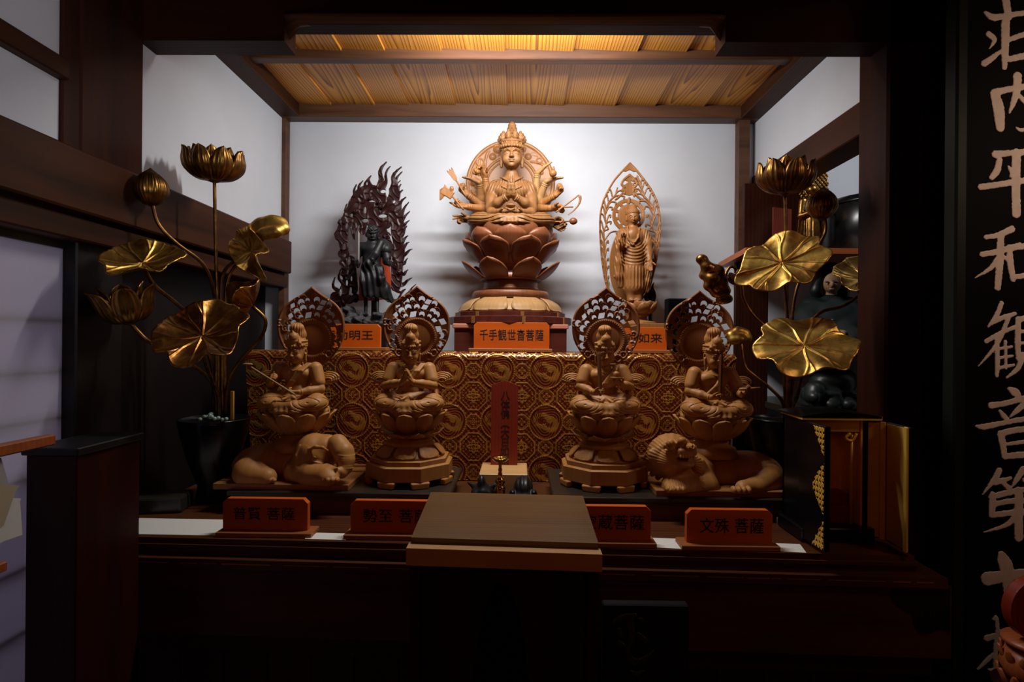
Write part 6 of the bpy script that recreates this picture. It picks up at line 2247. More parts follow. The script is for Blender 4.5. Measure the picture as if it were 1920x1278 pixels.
    S.disp(lambda X, Y, Z: .0022 * np.sin(X * 420) * np.sin(Z * 380), L(360, 640, -.08), L(500, 490, .08))
    S.chain([L(466, 580, -.015), L(474, 615, -.028), L(468, 650, -.035)], [.010, .009, .006], k=.004)
    link('hair', S.mesh('hair'), dark, root)
    m = MB(); a, b = L(314, 800, -.115), L(317, 552, -.10)
    m.tube([a + (b - a) * -.08, a + (b - a) * .10], [.0055, .0055], 8); m.build('sword_hilt', dark, root, True)
    m = MB(); V = []
    for t, s_ in ((.10, 1), (.93, .9), (1.0, .2)):
        p = a + (b - a) * t; V += [p + np.array((.0075 * s_, 0, 0)), p + np.array((0, -.0028, 0)), p - np.array((.0075 * s_, 0, 0)), p + np.array((0, .0028, 0))]
    m.add(V, [(0, 1, 2, 3), (11, 10, 9, 8)] + [(i + 4 * j, (i + 1) % 4 + 4 * j, (i + 1) % 4 + 4 * j + 4, i + 4 * j + 4) for j in range(2) for i in range(4)]).build('sword_blade', plain('dull_blade', (.16, .14, .12), .4, .6), root)
    # flame screen
    dy = .115
    def c2(p): q = L(p[0], p[1], dy); return (q[0], q[2])
    u2 = .2583 * (Y0 + dy) / F_PX
    bands = [([(470, 290), (400, 275), (330, 320), (280, 400), (235, 480), (205, 560), (215, 660), (228, 740), (235, 830), (235, 920), (215, 1000), (190, 1060)], [50, 58, 58, 44, 36, 44, 30, 34, 34, 30, 38, 50]),
             ([(460, 290), (540, 320), (580, 400), (600, 480), (600, 560), (610, 640), (615, 720), (600, 800), (600, 880), (590, 960)], [56, 48, 50, 44, 42, 40, 42, 44, 40, 34]),
             ([(360, 360), (330, 430), (290, 520), (300, 600)], [40, 45, 26, 20]), ([(380, 400), (460, 410), (540, 450)], [55, 60, 60]),
             ([(320, 450), (400, 470), (520, 500)], [34, 30, 40]), ([(270, 760), (280, 860), (290, 980)], [26, 30, 30]), ([(430, 440), (460, 540), (500, 620), (540, 700)], [62, 62, 52, 46]), ([(360, 470), (350, 560)], [30, 22])]
    tong = [((470, 250), (480, 130), (526, 55), 36), ((500, 240), (520, 150), (553, 85), 22), ((560, 270), (575, 160), (636, 90), 34), ((580, 300), (595, 190), (640, 125), 24), ((590, 330), (590, 240), (626, 188), 18), ((600, 330), (612, 260), (632, 214), 20), ((590, 380), (606, 310), (644, 258), 26),
            ((590, 430), (622, 360), (667, 310), 34), ((600, 470), (640, 420), (688, 345), 34), ((610, 500), (640, 480), (694, 412), 34), ((610, 540), (650, 520), (692, 476), 30), ((620, 590), (650, 560), (674, 518), 26), ((620, 640), (650, 620), (682, 588), 26), ((620, 690), (660, 660), (690, 634), 26),
            ((620, 730), (670, 715), (712, 684), 28), ((610, 790), (655, 790), (678, 750), 24), ((600, 830), (650, 870), (682, 832), 30), ((590, 930), (650, 940), (712, 893), 36), ((590, 980), (630, 1000), (664, 972), 20), ((600, 1070), (650, 1040), (690, 990), 18), ((600, 1075), (680, 1020), (738, 940), 24), ((560, 1060), (610, 1050), (664, 975), 22),
            ((400, 250), (395, 190), (414, 153), 26), ((350, 280), (370, 215), (400, 170), 22), ((320, 310), (325, 240), (355, 188), 26), ((290, 330), (290, 270), (309, 218), 26), ((255, 440), (225, 410), (239, 356), 18), ((265, 420), (245, 400), (258, 370), 14),
            ((190, 520), (180, 500), (190, 470), 18), ((180, 1010), (140, 960), (153, 886), 28), ((215, 960), (180, 900), (196, 830), 26), ((225, 900), (200, 870), (215, 830), 18), ((290, 1000), (265, 960), (285, 900), 18), ((300, 1020), (290, 1000), (308, 960), 16)]
    lumps = [((175, 585), 26, 42), ((150, 1035), 34, 40), ((195, 1075), 38, 34), ((250, 1050), 44, 34), ((300, 1040), 30, 34), ((190, 720), 18, 26), ((205, 785), 22, 24)]
    holes = [((370, 405), 9, 26), ((372, 480), 22, 14), ((272, 442), 10, 14), ((238, 520), 9, 26), ((256, 570), 8, 20), ((283, 560), 8, 20), ((497, 448), 30, 14), ((219, 668), 12, 24), ((275, 632), 9, 16), ((222, 732), 11, 14), ((254, 770), 12, 30), ((194, 1000), 12, 26), ((238, 930), 9, 22), ((265, 985), 8, 24), ((272, 900), 8, 20),
             ((305, 600), 7, 50), ((500, 270), 20, 14), ((530, 270), 12, 40), ((196, 490), 6, 16), ((280, 480), 6, 14), ((245, 850), 6, 22), ((430, 205), 6, 20), ((610, 850), 12, 16), ((580, 345), 10, 12)]
    bz = [([c2(p) for p in spline([np.array(q, float) for q in pts], 26)], np.interp(np.linspace(0, 1, 27), np.linspace(0, 1, len(r)), r) * u2) for pts, r in bands]
    tz = []
    for b_, m_, t_, w_ in tong:
        b_, m_, t_ = (np.array(v_, float) for v_ in (b_, m_, t_)); nn = np.array((-(t_ - b_)[1], (t_ - b_)[0])) * .06
        q = spline([b_, (b_ + m_) / 2 + nn, m_ - nn * .2, (m_ + t_) / 2 - nn * .8, t_], 10)
        tz.append(([c2(p) for p in q], [max(.0009, w_ * .74 * u2 * (1 - (i / 10) ** .9) + .0007) for i in range(11)]))
    def d2(X, Z):
        d = np.full(X.shape, 1e9)
        for a_, r in bz: d = np.minimum(d, d_chain(X, Z, a_, r))
        for (c_, rx, ry) in lumps:
            q = c2(c_); d = np.minimum(d, (np.hypot((X - q[0]) / rx, (Z - q[1]) / ry) / u2 - 1) * min(rx, ry) * u2)
        for a_, r in tz: d = np.minimum(d, d_chain(X, Z, a_, r))
        for (c_, rx, ry) in holes:
            q = c2(c_); d = np.maximum(d, -(np.hypot((X - q[0]) / rx, (Z - q[1]) / ry) / u2 - 1) * min(rx, ry) * u2)
        return d
    def th(X, Z):
        T_ = np.full(X.shape, .013)
        ph = np.sin(X * 95 + 2.2 * np.sin(Z * 55)) + np.sin(Z * 80 + 2 * np.sin(X * 70))
        return T_ + .005 * np.clip(1.2 - np.abs(ph) * 1.7, 0, 1) + .004 * np.sin(X * 60) * np.sin(Z * 48)
    a, b = c2((100, 1125)), c2((760, 35))
    me = relief_mesh('flame_screen', a, b, .0019, d2, th)
    fs = link('flame_screen', me, M['flame_dark'], root, loc=(0, dy, 0))
    # vermilion board behind, and swirl bosses
    pts = [c2(p) for p in ((470, 660), (520, 690), (545, 780), (560, 880), (560, 970), (550, 1050), (420, 1060), (330, 1060), (330, 900), (400, 700))]
    MB().prism(pts, dy - .022, dy - .016, 'y').build('red_board', M['red_paint'], root)
    for (cx, cy, r) in ((525, 588, 26), (490, 375, 20), (500, 720, 16), (465, 345, 14), (615, 850, 18), (300, 410, 16), (410, 320, 14)):
        q = L(cx, cy, dy - .018); pts = []
        for i in range(26):
            t = i / 25 * 4 * PI; rr_ = r * u2 * (1 - i / 30)
            pts.append(q + np.array((rr_ * math.cos(t), -.004 - .006 * i / 25, rr_ * math.sin(t))))
        MB().tube(pts, .0038, 8).build('swirl', M['flame_dark'], fs, True, loc=(0, -dy, 0))
    S = Carve(L(390, 1180, .06), L(470, 1000, .16), .004)
    S.box(L(420, 1100, dy - .005), (.03, .012, .06), r=.004)
    link('screen_post', S.mesh('screen_post'), M['flame_dark'], root)


guardian()


# ================================================================== standing figure before a boat-shaped openwork halo
def standing():
    Y0 = 2.82
    org = np.array((P(1188, 600, Y0).x, Y0, ZH))
    root = thing('standing_statue', 'light wooden standing statue before a tall pointed openwork halo on the right', 'statue', tuple(org))
    L = mkL(org, Y0, 1080, 290, .2581)
    u = .2581 * Y0 / F_PX
    wd = M['carved_mid']
    # pedestal
    zt = L(480, 1215)[2]
    c0 = L(470, 1100)
    zp = L(0, 1262)[2]
    MB().box(c0[0] - .095, c0[0] + .095, -.09, .12, 0, zp, .003).build('pedestal', M['box_wood'], root)
    MB().box(c0[0] - .105, c0[0] + .095, -.10, .125, zp, zp + .026, .003).build('base_plate', wd, root)
    MB().lathe([(.080, zp + .026), (.082, zp + .03), (.07, zp + .036), (.045, zp + .042), (.032, zp + .045), (.030, L(0, 1165)[2] - .005), (.05, L(0, 1150)[2]), (.0, L(0, 1140)[2])], 40, c=(c0[0], 0, 0)).build('stand', wd, root, True)
    lz = L(0, 1150)[2]
    l = MB().lathe([(.02, lz - .008), (.055, lz), (.070, lz + .025), (.068, L(0, 1065)[2]), (0, L(0, 1062)[2])], 40).build('lotus_seat', wd, root, True, loc=(c0[0], 0, 0))
    me = petal_mesh('petal', [(.028, lz - .006), (.058, lz + .004), (.078, lz + .026), (.082, L(0, 1075)[2])], .46, .10, pw=4, tip=.6)
    petal_ring(l, me, wd, 7, 0, .004)
    me = petal_mesh('petal', [(.025, lz), (.056, lz + .014), (.073, lz + .036), (.076, L(0, 1062)[2])], .46, .10, pw=4, tip=.6)
    petal_ring(l, me, wd, 7, .5, .004)
    # body with its robe
    S = Carve(L(270, 1090, -.13), L(580, 350, .09), .0022)
    S.ell(L(413, 445), (47 * u, .035, 56 * u), k=.006).ell(L(416, 470, -.008), (39 * u, .031, 38 * u), k=.008)
    for q in (-1, 1):
        S.ell(L(418 + q * 18, 452, -.038), (13 * u, .007, 7 * u), k=.003, mode='cut').ell(L(418 + q * 18, 454, -.030), (11 * u, .006, 6 * u), k=.002)
        S.chain([L(418 + q * 7, 446, -.036), L(418 + q * 18, 437, -.036), L(418 + q * 34, 445, -.026)], .0016, k=.001)
        S.ell(L(413 + q * 47, 462, .002), (7 * u, .009, 26 * u), k=.003)
    S.chain([L(419, 448, -.036), L(420, 470, -.042)], [.0028, .0048], k=.003)
    S.ell(L(419, 485, -.036), (11 * u, .005, 4 * u), k=.002)
    S.cap(L(413, 490), L(413, 540), 30 * u, 36 * u, k=.01)
    S.ell(L(412, 600), (92 * u, .046, 66 * u), k=.02).ell(L(412, 690), (78 * u, .048, 90 * u), k=.02)
    S.chain([L(412, 720), L(415, 860), L(418, 955)], [74 * u, 74 * u, 78 * u], k=.015)
    S.chain([L(400, 930, -.005), L(402, 1045, -.01)], [36 * u, 33 * u], k=.012).chain([L(446, 930, -.005), L(446, 1050, -.01)], [36 * u, 33 * u], k=.012)
    for fx in (402, 448): S.ell(L(fx, 1058, -.035), (20 * u, .030, 12 * u), k=.006)
    for q, pts in ((-1, ((338, 570), (318, 630), (322, 680))), (1, ((490, 570), (520, 640), (528, 720)))):
        S.chain([L(pts[0][0], pts[0][1]), L(pts[1][0], pts[1][1], -.01), L(pts[2][0], pts[2][1], -.02)], [36 * u, 36 * u, 32 * u], k=.012)
    # hanging sleeves
    S.chain([L(322, 680, -.015), L(312, 780, -.01), L(308, 880, -.005), L(318, 955, 0)], [30 * u, 32 * u, 30 * u, 16 * u], k=.010)
    S.chain([L(525, 720, -.015), L(522, 820, -.01), L(515, 920, -.005), L(512, 990, 0)], [26 * u, 28 * u, 26 * u, 14 * u], k=.010)
    # forearms and hands
    S.chain([L(322, 680, -.02), L(338, 650, -.065)], [.019, .0115], k=.006)
    hand(S, L(340, 650, -.066), (.0, -.35, .95), (.15, -.95, -.1), -1, curl=.22, sc=1.0)
    S.chain([L(528, 720, -.02), L(534, 765, -.045)], [.018, .0115], k=.006)
    hand(S, L(534, 768, -.046), (.0, -.25, -.95), (-.1, -.95, .25), -1, curl=.2, sc=1.0)
    # open neckline and U-shaped folds
    S.ell(L(415, 575, -.055), (40 * u, .020, 46 * u), k=.006, mode='cut').ell(L(415, 580, -.028), (44 * u, .020, 50 * u), k=.004)
    S.chain([L(375, 520, -.02), L(378, 600, -.048), L(412, 655, -.055), L(452, 600, -.050), L(462, 530, -.02)], .0048, k=.003)
    o = L(414, 560)
    def fold(X, Y, Z):
        r = np.hypot((X - o[0]) * 1.15, (Z - o[2]) * .8)
        z1, z0 = L(0, 640)[2], L(0, 790)[2]
        return .0021 * np.sin(r * 2 * PI / .0125) * sstep(z1 + .01, z1 - .01, Z) * sstep(z0 - .02, z0 + .01, Z) * sstep(.01, -.015, Y) * (np.abs(X - o[0]) < .062)
    S.disp(fold, L(270, 1000, -.13), L(580, 560, .03))
    S.disp(lambda X, Y, Z: .0022 * np.sin((X - o[0]) * 2 * PI / .0165 + .6) * sstep(L(0, 800)[2], L(0, 830)[2], Z) * sstep(L(0, 975)[2], L(0, 960)[2], Z) * 1.0, L(340, 975, -.13), L(490, 790, .03))
    S.disp(lambda X, Y, Z: .0018 * np.sin((X + .2 * Z) * 2 * PI / .012), L(270, 990, -.13), L(340, 560, .03))
    S.disp(lambda X, Y, Z: .0018 * np.sin((X - .2 * Z) * 2 * PI / .012), L(492, 1000, -.03), L(570, 560, .03))
    body = link('body', S.mesh('body'), wd, root)
    S = Carve(L(350, 480, -.06), L(480, 350, .06), .0016)
    S.ell(L(411, 425, .004), (50 * u, .040, 42 * u), k=.005).ell(L(411, 388, .008), (32 * u, .027, 28 * u), k=.006).ell(L(418, 462, -.030), (46 * u, .028, 38 * u), k=.003, mode='cut')
    S.disp(lambda X, Y, Z: .0016 * np.sin(X * 700) * np.sin(Z * 700), L(350, 480, -.06), L(480, 350, .06))
    link('curled_hair', S.mesh('curled_hair'), wd, root)
    # halo
    dy = .095
    def c2(p): q = L(p[0], p[1], dy); return np.array((q[0], q[2]))
    u2 = .2581 * (Y0 + dy) / F_PX
    rt = [(390, 55), (440, 108), (500, 190), (545, 262), (580, 345), (598, 440), (601, 560), (592, 680), (572, 800), (545, 920), (515, 1010), (470, 1060)]
    lt = [(280, 1060), (238, 1010), (200, 920), (178, 800), (165, 680), (158, 560), (161, 450), (180, 360), (214, 282), (268, 190), (338, 108)]
    loop = [c2(p) for p in spline([np.array(q, float) for q in rt], 50)] + [c2(p) for p in spline([np.array(q, float) for q in lt], 46)]
    nc = c2((378, 442)); oc = c2((390, 800))
    arcs = []
    for side in (-1, 1):
        outer = rt if side > 0 else list(reversed(lt))
        oc_ = spline([np.array(q, float) for q in (outer[1:11])], 60)
        inner = []
        for q in oc_:
            if q[1] > 560: ix = 390 + side * 158
            else:
                dyy = q[1] - 442; ix = 378 + side * math.sqrt(max(0, 128 ** 2 - dyy ** 2)) if abs(dyy) < 128 else 385 + side * 20
            inner.append(np.array((ix, q[1])))
        vine = [a * .52 + b * .48 for a, b in zip(oc_, inner)]
        arcs.append(([c2(p) for p in vine[4:56]], [5.5 * u2] * 52))
        n = 14
        for k in range(n):
            i = int(5 + k * 50 / n); i2 = min(i + 5, 60)
            v, o_, b_ = vine[i2], oc_[i], inner[i]
            for e, f in ((o_, .90), (b_, .86)):
                end = v * (1 - f) + e * f
                mid = (v + end) / 2 + np.array((0, -26.0))
                q = spline([v, mid, end, end + np.array((0, 15.0))], 14)
                arcs.append(([c2(p) for p in q], list(np.linspace(5.2, 6.2, 15) * u2)))
    for pts, r in (([(390, 150), (350, 180), (330, 215), (350, 240)], 9), ([(385, 150), (420, 180), (440, 215), (420, 240)], 9), ([(330, 290), (300, 320), (285, 330)], 8), ([(430, 290), (460, 320), (480, 330)], 8), ([(385, 320), (385, 350)], 10)):
        arcs.append(([c2(p) for p in spline([np.array(q, float) for q in pts], 14)], [r * u2] * 15))
    palm = [c2(p) for p in ((320, 265), (345, 225), (372, 205), (385, 190), (400, 205), (425, 225), (448, 268), (420, 292), (385, 300), (345, 292))]
    palm2 = [c2(p) for p in ((345, 185), (370, 165), (385, 148), (402, 165), (425, 185), (385, 200))]
    tip = [c2(p) for p in ((390, 58), (445, 122), (420, 126), (390, 112), (360, 126), (335, 122))]
    def d2(X, Z):
        e = d_poly(X, Z, loop)
        d = np.abs(e + 7 * u2) - 7 * u2
        oval = (np.hypot((X - oc[0]) / 152, (Z - oc[1]) / 285) / u2 - 1) * 152 * u2
        d = np.minimum(d, oval)
        r = np.hypot(X - nc[0], Z - nc[1])
        d = np.minimum(d, np.abs(r - 106 * u2) - 14 * u2); d = np.minimum(d, r - 78 * u2)
        t = np.arctan2(Z - nc[1], X - nc[0])
        d = np.minimum(d, np.maximum(np.abs(r - 86 * u2) - 14 * u2, (np.abs(((t * 5 / PI) % 1) - .5) - .22) * r * .6))
        for a_, rr_ in arcs: d = np.minimum(d, d_chain(X, Z, a_, rr_))
        for pl in (palm, palm2, tip): d = np.minimum(d, d_poly(X, Z, pl))
        return np.maximum(d, e)
    def th(X, Z):
        r = np.hypot(X - nc[0], Z - nc[1]); t = np.arctan2(Z - nc[1], X - nc[0])
        T_ = np.full(X.shape, .008) + .003 * np.clip(1.3 - np.abs(r - 106 * u2) / (9 * u2), 0, 1) * (.6 + .4 * np.cos(t * 60)) + .006 * np.sqrt(np.clip(1 - (r / (78 * u2)) ** 2, 0, 1))
        e = d_poly(X, Z, loop)
        T_ += .003 * np.clip(1.3 - np.abs(e + 7 * u2) / (6 * u2), 0, 1)
        for a_, rr_ in arcs[:]:
            T_ = np.maximum(T_, .010 + .0035 * np.clip(-d_chain(X, Z, a_, rr_) / (4 * u2), 0, 1) * 1.0)
        return T_
    a, b = c2((140, 1075)), c2((620, 45))
    me = relief_mesh('openwork_halo', a, b, .0017, d2, th, bend=lambda x, z: -1.6 * (x - oc[0]) ** 2)
    link('openwork_halo', me, wd, root, loc=(0, dy, 0))
    MB().box(c0[0] - .06, c0[0] - .03, dy - .004, dy + .010, zp + .02, L(0, 1000)[2]).build('halo_post', wd, root)
    # black flame-shaped jewel stand beside its feet
    Y1 = 2.86
    b0 = np.array((P(1218, 600, Y1).x, Y1, ZH))
    fr = thing('flame_ornament', 'small black flame-shaped ornament at the feet of the light standing statue', 'ornament', tuple(b0))
    Lf = mkL(b0, Y1, 1080, 290, .2581)
    f2 = lambda p: (Lf(*p)[0], Lf(*p)[2])
    outl = [f2(p) for p in spline([np.array(q, float) for q in ((520, 1080), (495, 1050), (500, 1010), (530, 990), (548, 950), (566, 925), (560, 960), (575, 1000), (578, 1040), (560, 1085), (540, 1100))], 40)]
    me = relief_mesh('flame', np.min(outl, 0) - .01, np.max(outl, 0) + .01, .0016, lambda X, Z: d_poly(X, Z, outl), lambda X, Z: .010 + .003 * np.clip(1.4 - np.abs(d_poly(X, Z, outl) + .012) / .003, 0, 1))
    link('flame', me, M['black_lacquer'], fr)
    MB().lathe([(.03, 0), (.032, .012), (.012, .022), (.010, Lf(0, 1090)[2]), (0, Lf(0, 1085)[2])], 24, c=(Lf(540, 1090)[0], 0, 0)).build('stand', M['black_lacquer'], fr, True)


standing()
# ================================================================== gilded lotus arrangements
def frame_from(n, up=(0, 0, 1), spin=0.0, xdir=None):
    n = unit(n); u = np.array(up, float)
    if xdir is not None:
        x = np.array(xdir, float); x = unit(x - n * (n @ x)); y = np.cross(n, x)
        return np.stack([x, y, n], 1)
    if abs(n @ unit(u)) > .97: u = np.array((0, 1, 0.0))
    x = unit(np.cross(u, n)); y = np.cross(n, x)
    x, y = x * math.cos(spin) + y * math.sin(spin), -x * math.sin(spin) + y * math.cos(spin)
    return np.stack([x, y, n], 1)


def lotus_leaf(name, c, n, rx, ry, mat, parent, cup=.25, wave=.10, lobes=7, seed=0, fold=0.0, spin=0.0, up=(0, 0, 1), lip=.0, xdir=None):
    """round wavy leaf: c centre, n the way its upper face looks"""
    r_ = np.random.default_rng(seed)
    nr, na = 24, 320
    ph = r_.uniform(0, 6.28, 6)
    V = []; nv = 11; F = []
    vein_a = np.sort(np.linspace(0, 2 * PI, nv, endpoint=False) + r_.uniform(-.16, .16, nv))
    R_ = frame_from(n, up, spin, xdir)
    Rm = (rx + ry) / 2
    for i in range(nr + 1):
        t = (i / nr) ** .85
        for j in range(na):
            a = 2 * PI * j / na
            edge = 1 + .07 * math.sin(lobes * a + ph[0]) + .045 * math.sin(3 * a + ph[1]) + .03 * math.sin(11 * a + ph[2])
            r = t * edge
            z = cup * Rm * (t ** 2.2) + wave * Rm * t ** 2.5 * (math.sin(lobes * a + ph[3]) + .7 * math.sin(4 * a + ph[4])) + lip * Rm * max(0, t - .8) * 5 * (.5 + .5 * math.sin(5 * a + ph[5]))
            z += fold * Rm * (abs(math.sin(a)) * t) ** 1.3
            # veins stand proud, forking near the rim
            h = 0
            for va in vein_a:
                d = (a - va + PI) % (2 * PI) - PI
                d += .05 * math.sin(t * 5 + va * 3)
                w = .0028 / max(.015, Rm * t)
                sp = .22 * max(0, t - .55)
                for o in (-sp, sp) if t > .55 else (0,):
                    h = max(h, math.exp(-((d + o) / w) ** 2))
            z += .0048 * h * (1 - .5 * t) * (t > .04)
            if t < .10: z += .004 * (1 - t / .10)
            V.append((r * rx * math.cos(a), r * ry * math.sin(a), z))
    V = np.array(V) @ R_.T
    for i in range(nr):
        for j in range(na):
            k = (j + 1) % na
            F.append((i * na + j, (i + 1) * na + j, (i + 1) * na + k, i * na + k))
    F = np.array(F)
    o = link(name, mesh_np(name, V, F), mat, parent, loc=tuple(c))
    sm = o.modifiers.new('solid', 'SOLIDIFY'); sm.thickness = .004; sm.offset = -1
    return o


def lotus_bud(name, c, ax, rad, h, mat, parent, npet=7, fins=60):
    R_ = frame_from(ax, (0, 1, 0))
    base = link(name, None, None, parent)
    bpy.data.objects.remove(base)
    prof = [(.10, -.02), (.55, .08), (.92, .28), (1.0, .45), (.90, .64), (.62, .82), (.26, .95), (.03, 1.04)]
    pr = spline([np.array(p) for p in prof], 26)
    core = MB().lathe([(max(.001, p[0] * rad * .93), p[1] * h - h * .45) for p in pr], 40, lobes=20, amp=.012)
    me = mesh_np(name, np.concatenate(core.v) @ R_.T, core.f)
    o = link(name, me, mat, parent, loc=tuple(c))
    for k in range(npet):
        a0 = 2 * PI * k / npet; V = []; F = []
        nu, nv = 22, 26
        lift = 1.0 + .05 * (k % 2)
        for i in range(nu + 1):
            u = i / nu
            q = pr[min(int(u * 26), 26)]
            r, z = q[0] * rad * lift, q[1] * h - h * .45
            hw = .62 * max(0, 1 - u ** 4) ** .5
            for j in range(nv + 1):
                v = -1 + 2 * j / nv
                a = a0 + hw * v
                rr = r * (1.015 - .05 * v * v) + .0009 * math.cos(v * PI * 6) * math.sin(u * PI)
                V.append((rr * math.cos(a), rr * math.sin(a), z))
        for i in range(nu):
            for j in range(nv):
                q = i * (nv + 1) + j
                F.append((q, q + 1, q + nv + 2, q + nv + 1))
        p = link('petal', mesh_np('petal', np.array(V) @ R_.T, np.array(F)), mat, o)
        sm = p.modifiers.new('solid', 'SOLIDIFY'); sm.thickness = .002
    return o


def lotus_bloom(name, c, ax, rad, h, mat, parent, rings=((8, 1.0, 1.0, 0), (8, .80, 1.04, .5), (6, .55, .9, .2)), open_=.3, skip=()):
    """open flower: cupped, pointed, fluted petals in rings"""
    R_ = frame_from(ax, (0, 1, 0))
    m = MB().lathe([(.002, -.06 * h), (rad * .16, -.02 * h), (rad * .42, .12 * h), (rad * .42, .30 * h), (0, .34 * h)], 30)
    o = link(name, mesh_np(name, np.concatenate(m.v) @ R_.T, m.f), mat, parent, loc=tuple(c))
    for (n, rs, hs, ph) in rings:
        prof = [(.10 * rad, 0), (.55 * rad * rs, .06 * h), (.90 * rad * rs, .30 * h * hs), (rad * rs * (1 + open_ * .02), .58 * h * hs), (rad * rs * (.90 + open_ * .2), .84 * h * hs), (rad * rs * (.80 + open_ * .45), 1.0 * h * hs)]
        pr = spline([np.array(p) for p in prof], 22)
        nu, nv = 22, 20
        V = []; F = []
        H = 1.25 * PI / n
        for i, (r, z) in enumerate(pr):
            u = i / nu
            hw = H * (.6 + .4 * math.sin(min(1, u * 1.5) * PI / 2)) * max(0, 1 - u ** 3.2) ** .85
            for j in range(nv + 1):
                v = -1 + 2 * j / nv
                a = hw * v
                rr = r * (1 - .10 * v * v) + .0018 * math.cos(v * PI * 5) * math.sin(u * PI)
                V.append((rr * math.cos(a), rr * math.sin(a), z))
        for i in range(nu):
            for j in range(nv):
                q = i * (nv + 1) + j
                F.append((q, q + 1, q + nv + 2, q + nv + 1))
        V = np.array(V)
        for k in range(n):
            if (n, k) in skip: continue
            a = 2 * PI * (k + ph) / n
            Z = np.array(Matrix.Rotation(a, 3, 'Z'))
            p = link('petal', mesh_np('petal', V @ Z.T @ R_.T, np.array(F)), mat, o)
            sm = p.modifiers.new('solid', 'SOLIDIFY'); sm.thickness = .0028
    return o


def pod(name, c, pts, rads, mat, parent):
    """lumpy cushion: a leaf curled up into rounded rolls"""
    pts = [np.array(p, float) for p in pts]
    lo = np.min(pts, 0) - max(rads) * 1.3; hi = np.max(pts, 0) + max(rads) * 1.3
    S = Carve(lo, hi, .0034)
    for p, r in zip(pts, rads): S.ell(p, (r, r * .9, r * .85), k=r * .75)
    return link(name, S.mesh(name), mat, parent)


def stems(L, root, mat, specs, r=.0062):
    for pts in specs:
        q = spline([L(*p) for p in pts], 26)
        MB().tube(q, r, 10).build('stem', mat, root, True)


def vase(px, pyr, Y, rad, label):
    c = P(px, pyr, Y); h = c.z - Z_CT
    root = thing('lotus_vase', label, 'vase', (c.x, Y, Z_CT))
    MB().lathe([(0, 0), (rad * .46, 0), (rad * .50, .01), (rad * .44, h * .2), (rad * .72, h * .5), (rad * .95, h * .85), (rad * 1.0, h * .97), (rad * .99, h), (rad * .94, h), (rad * .92, h - .003), (rad * .5, h - .004), (0, h - .004)], 56).build('body', M['black_lacquer'], root, True)
    MB().lathe([(rad * .995, h - .004), (rad * 1.02, h - .001), (rad * 1.0, h + .004), (rad * .94, h + .003), (rad * .93, h - .002)], 56).build('rim', M['black_lacquer'], root, True)
    return c


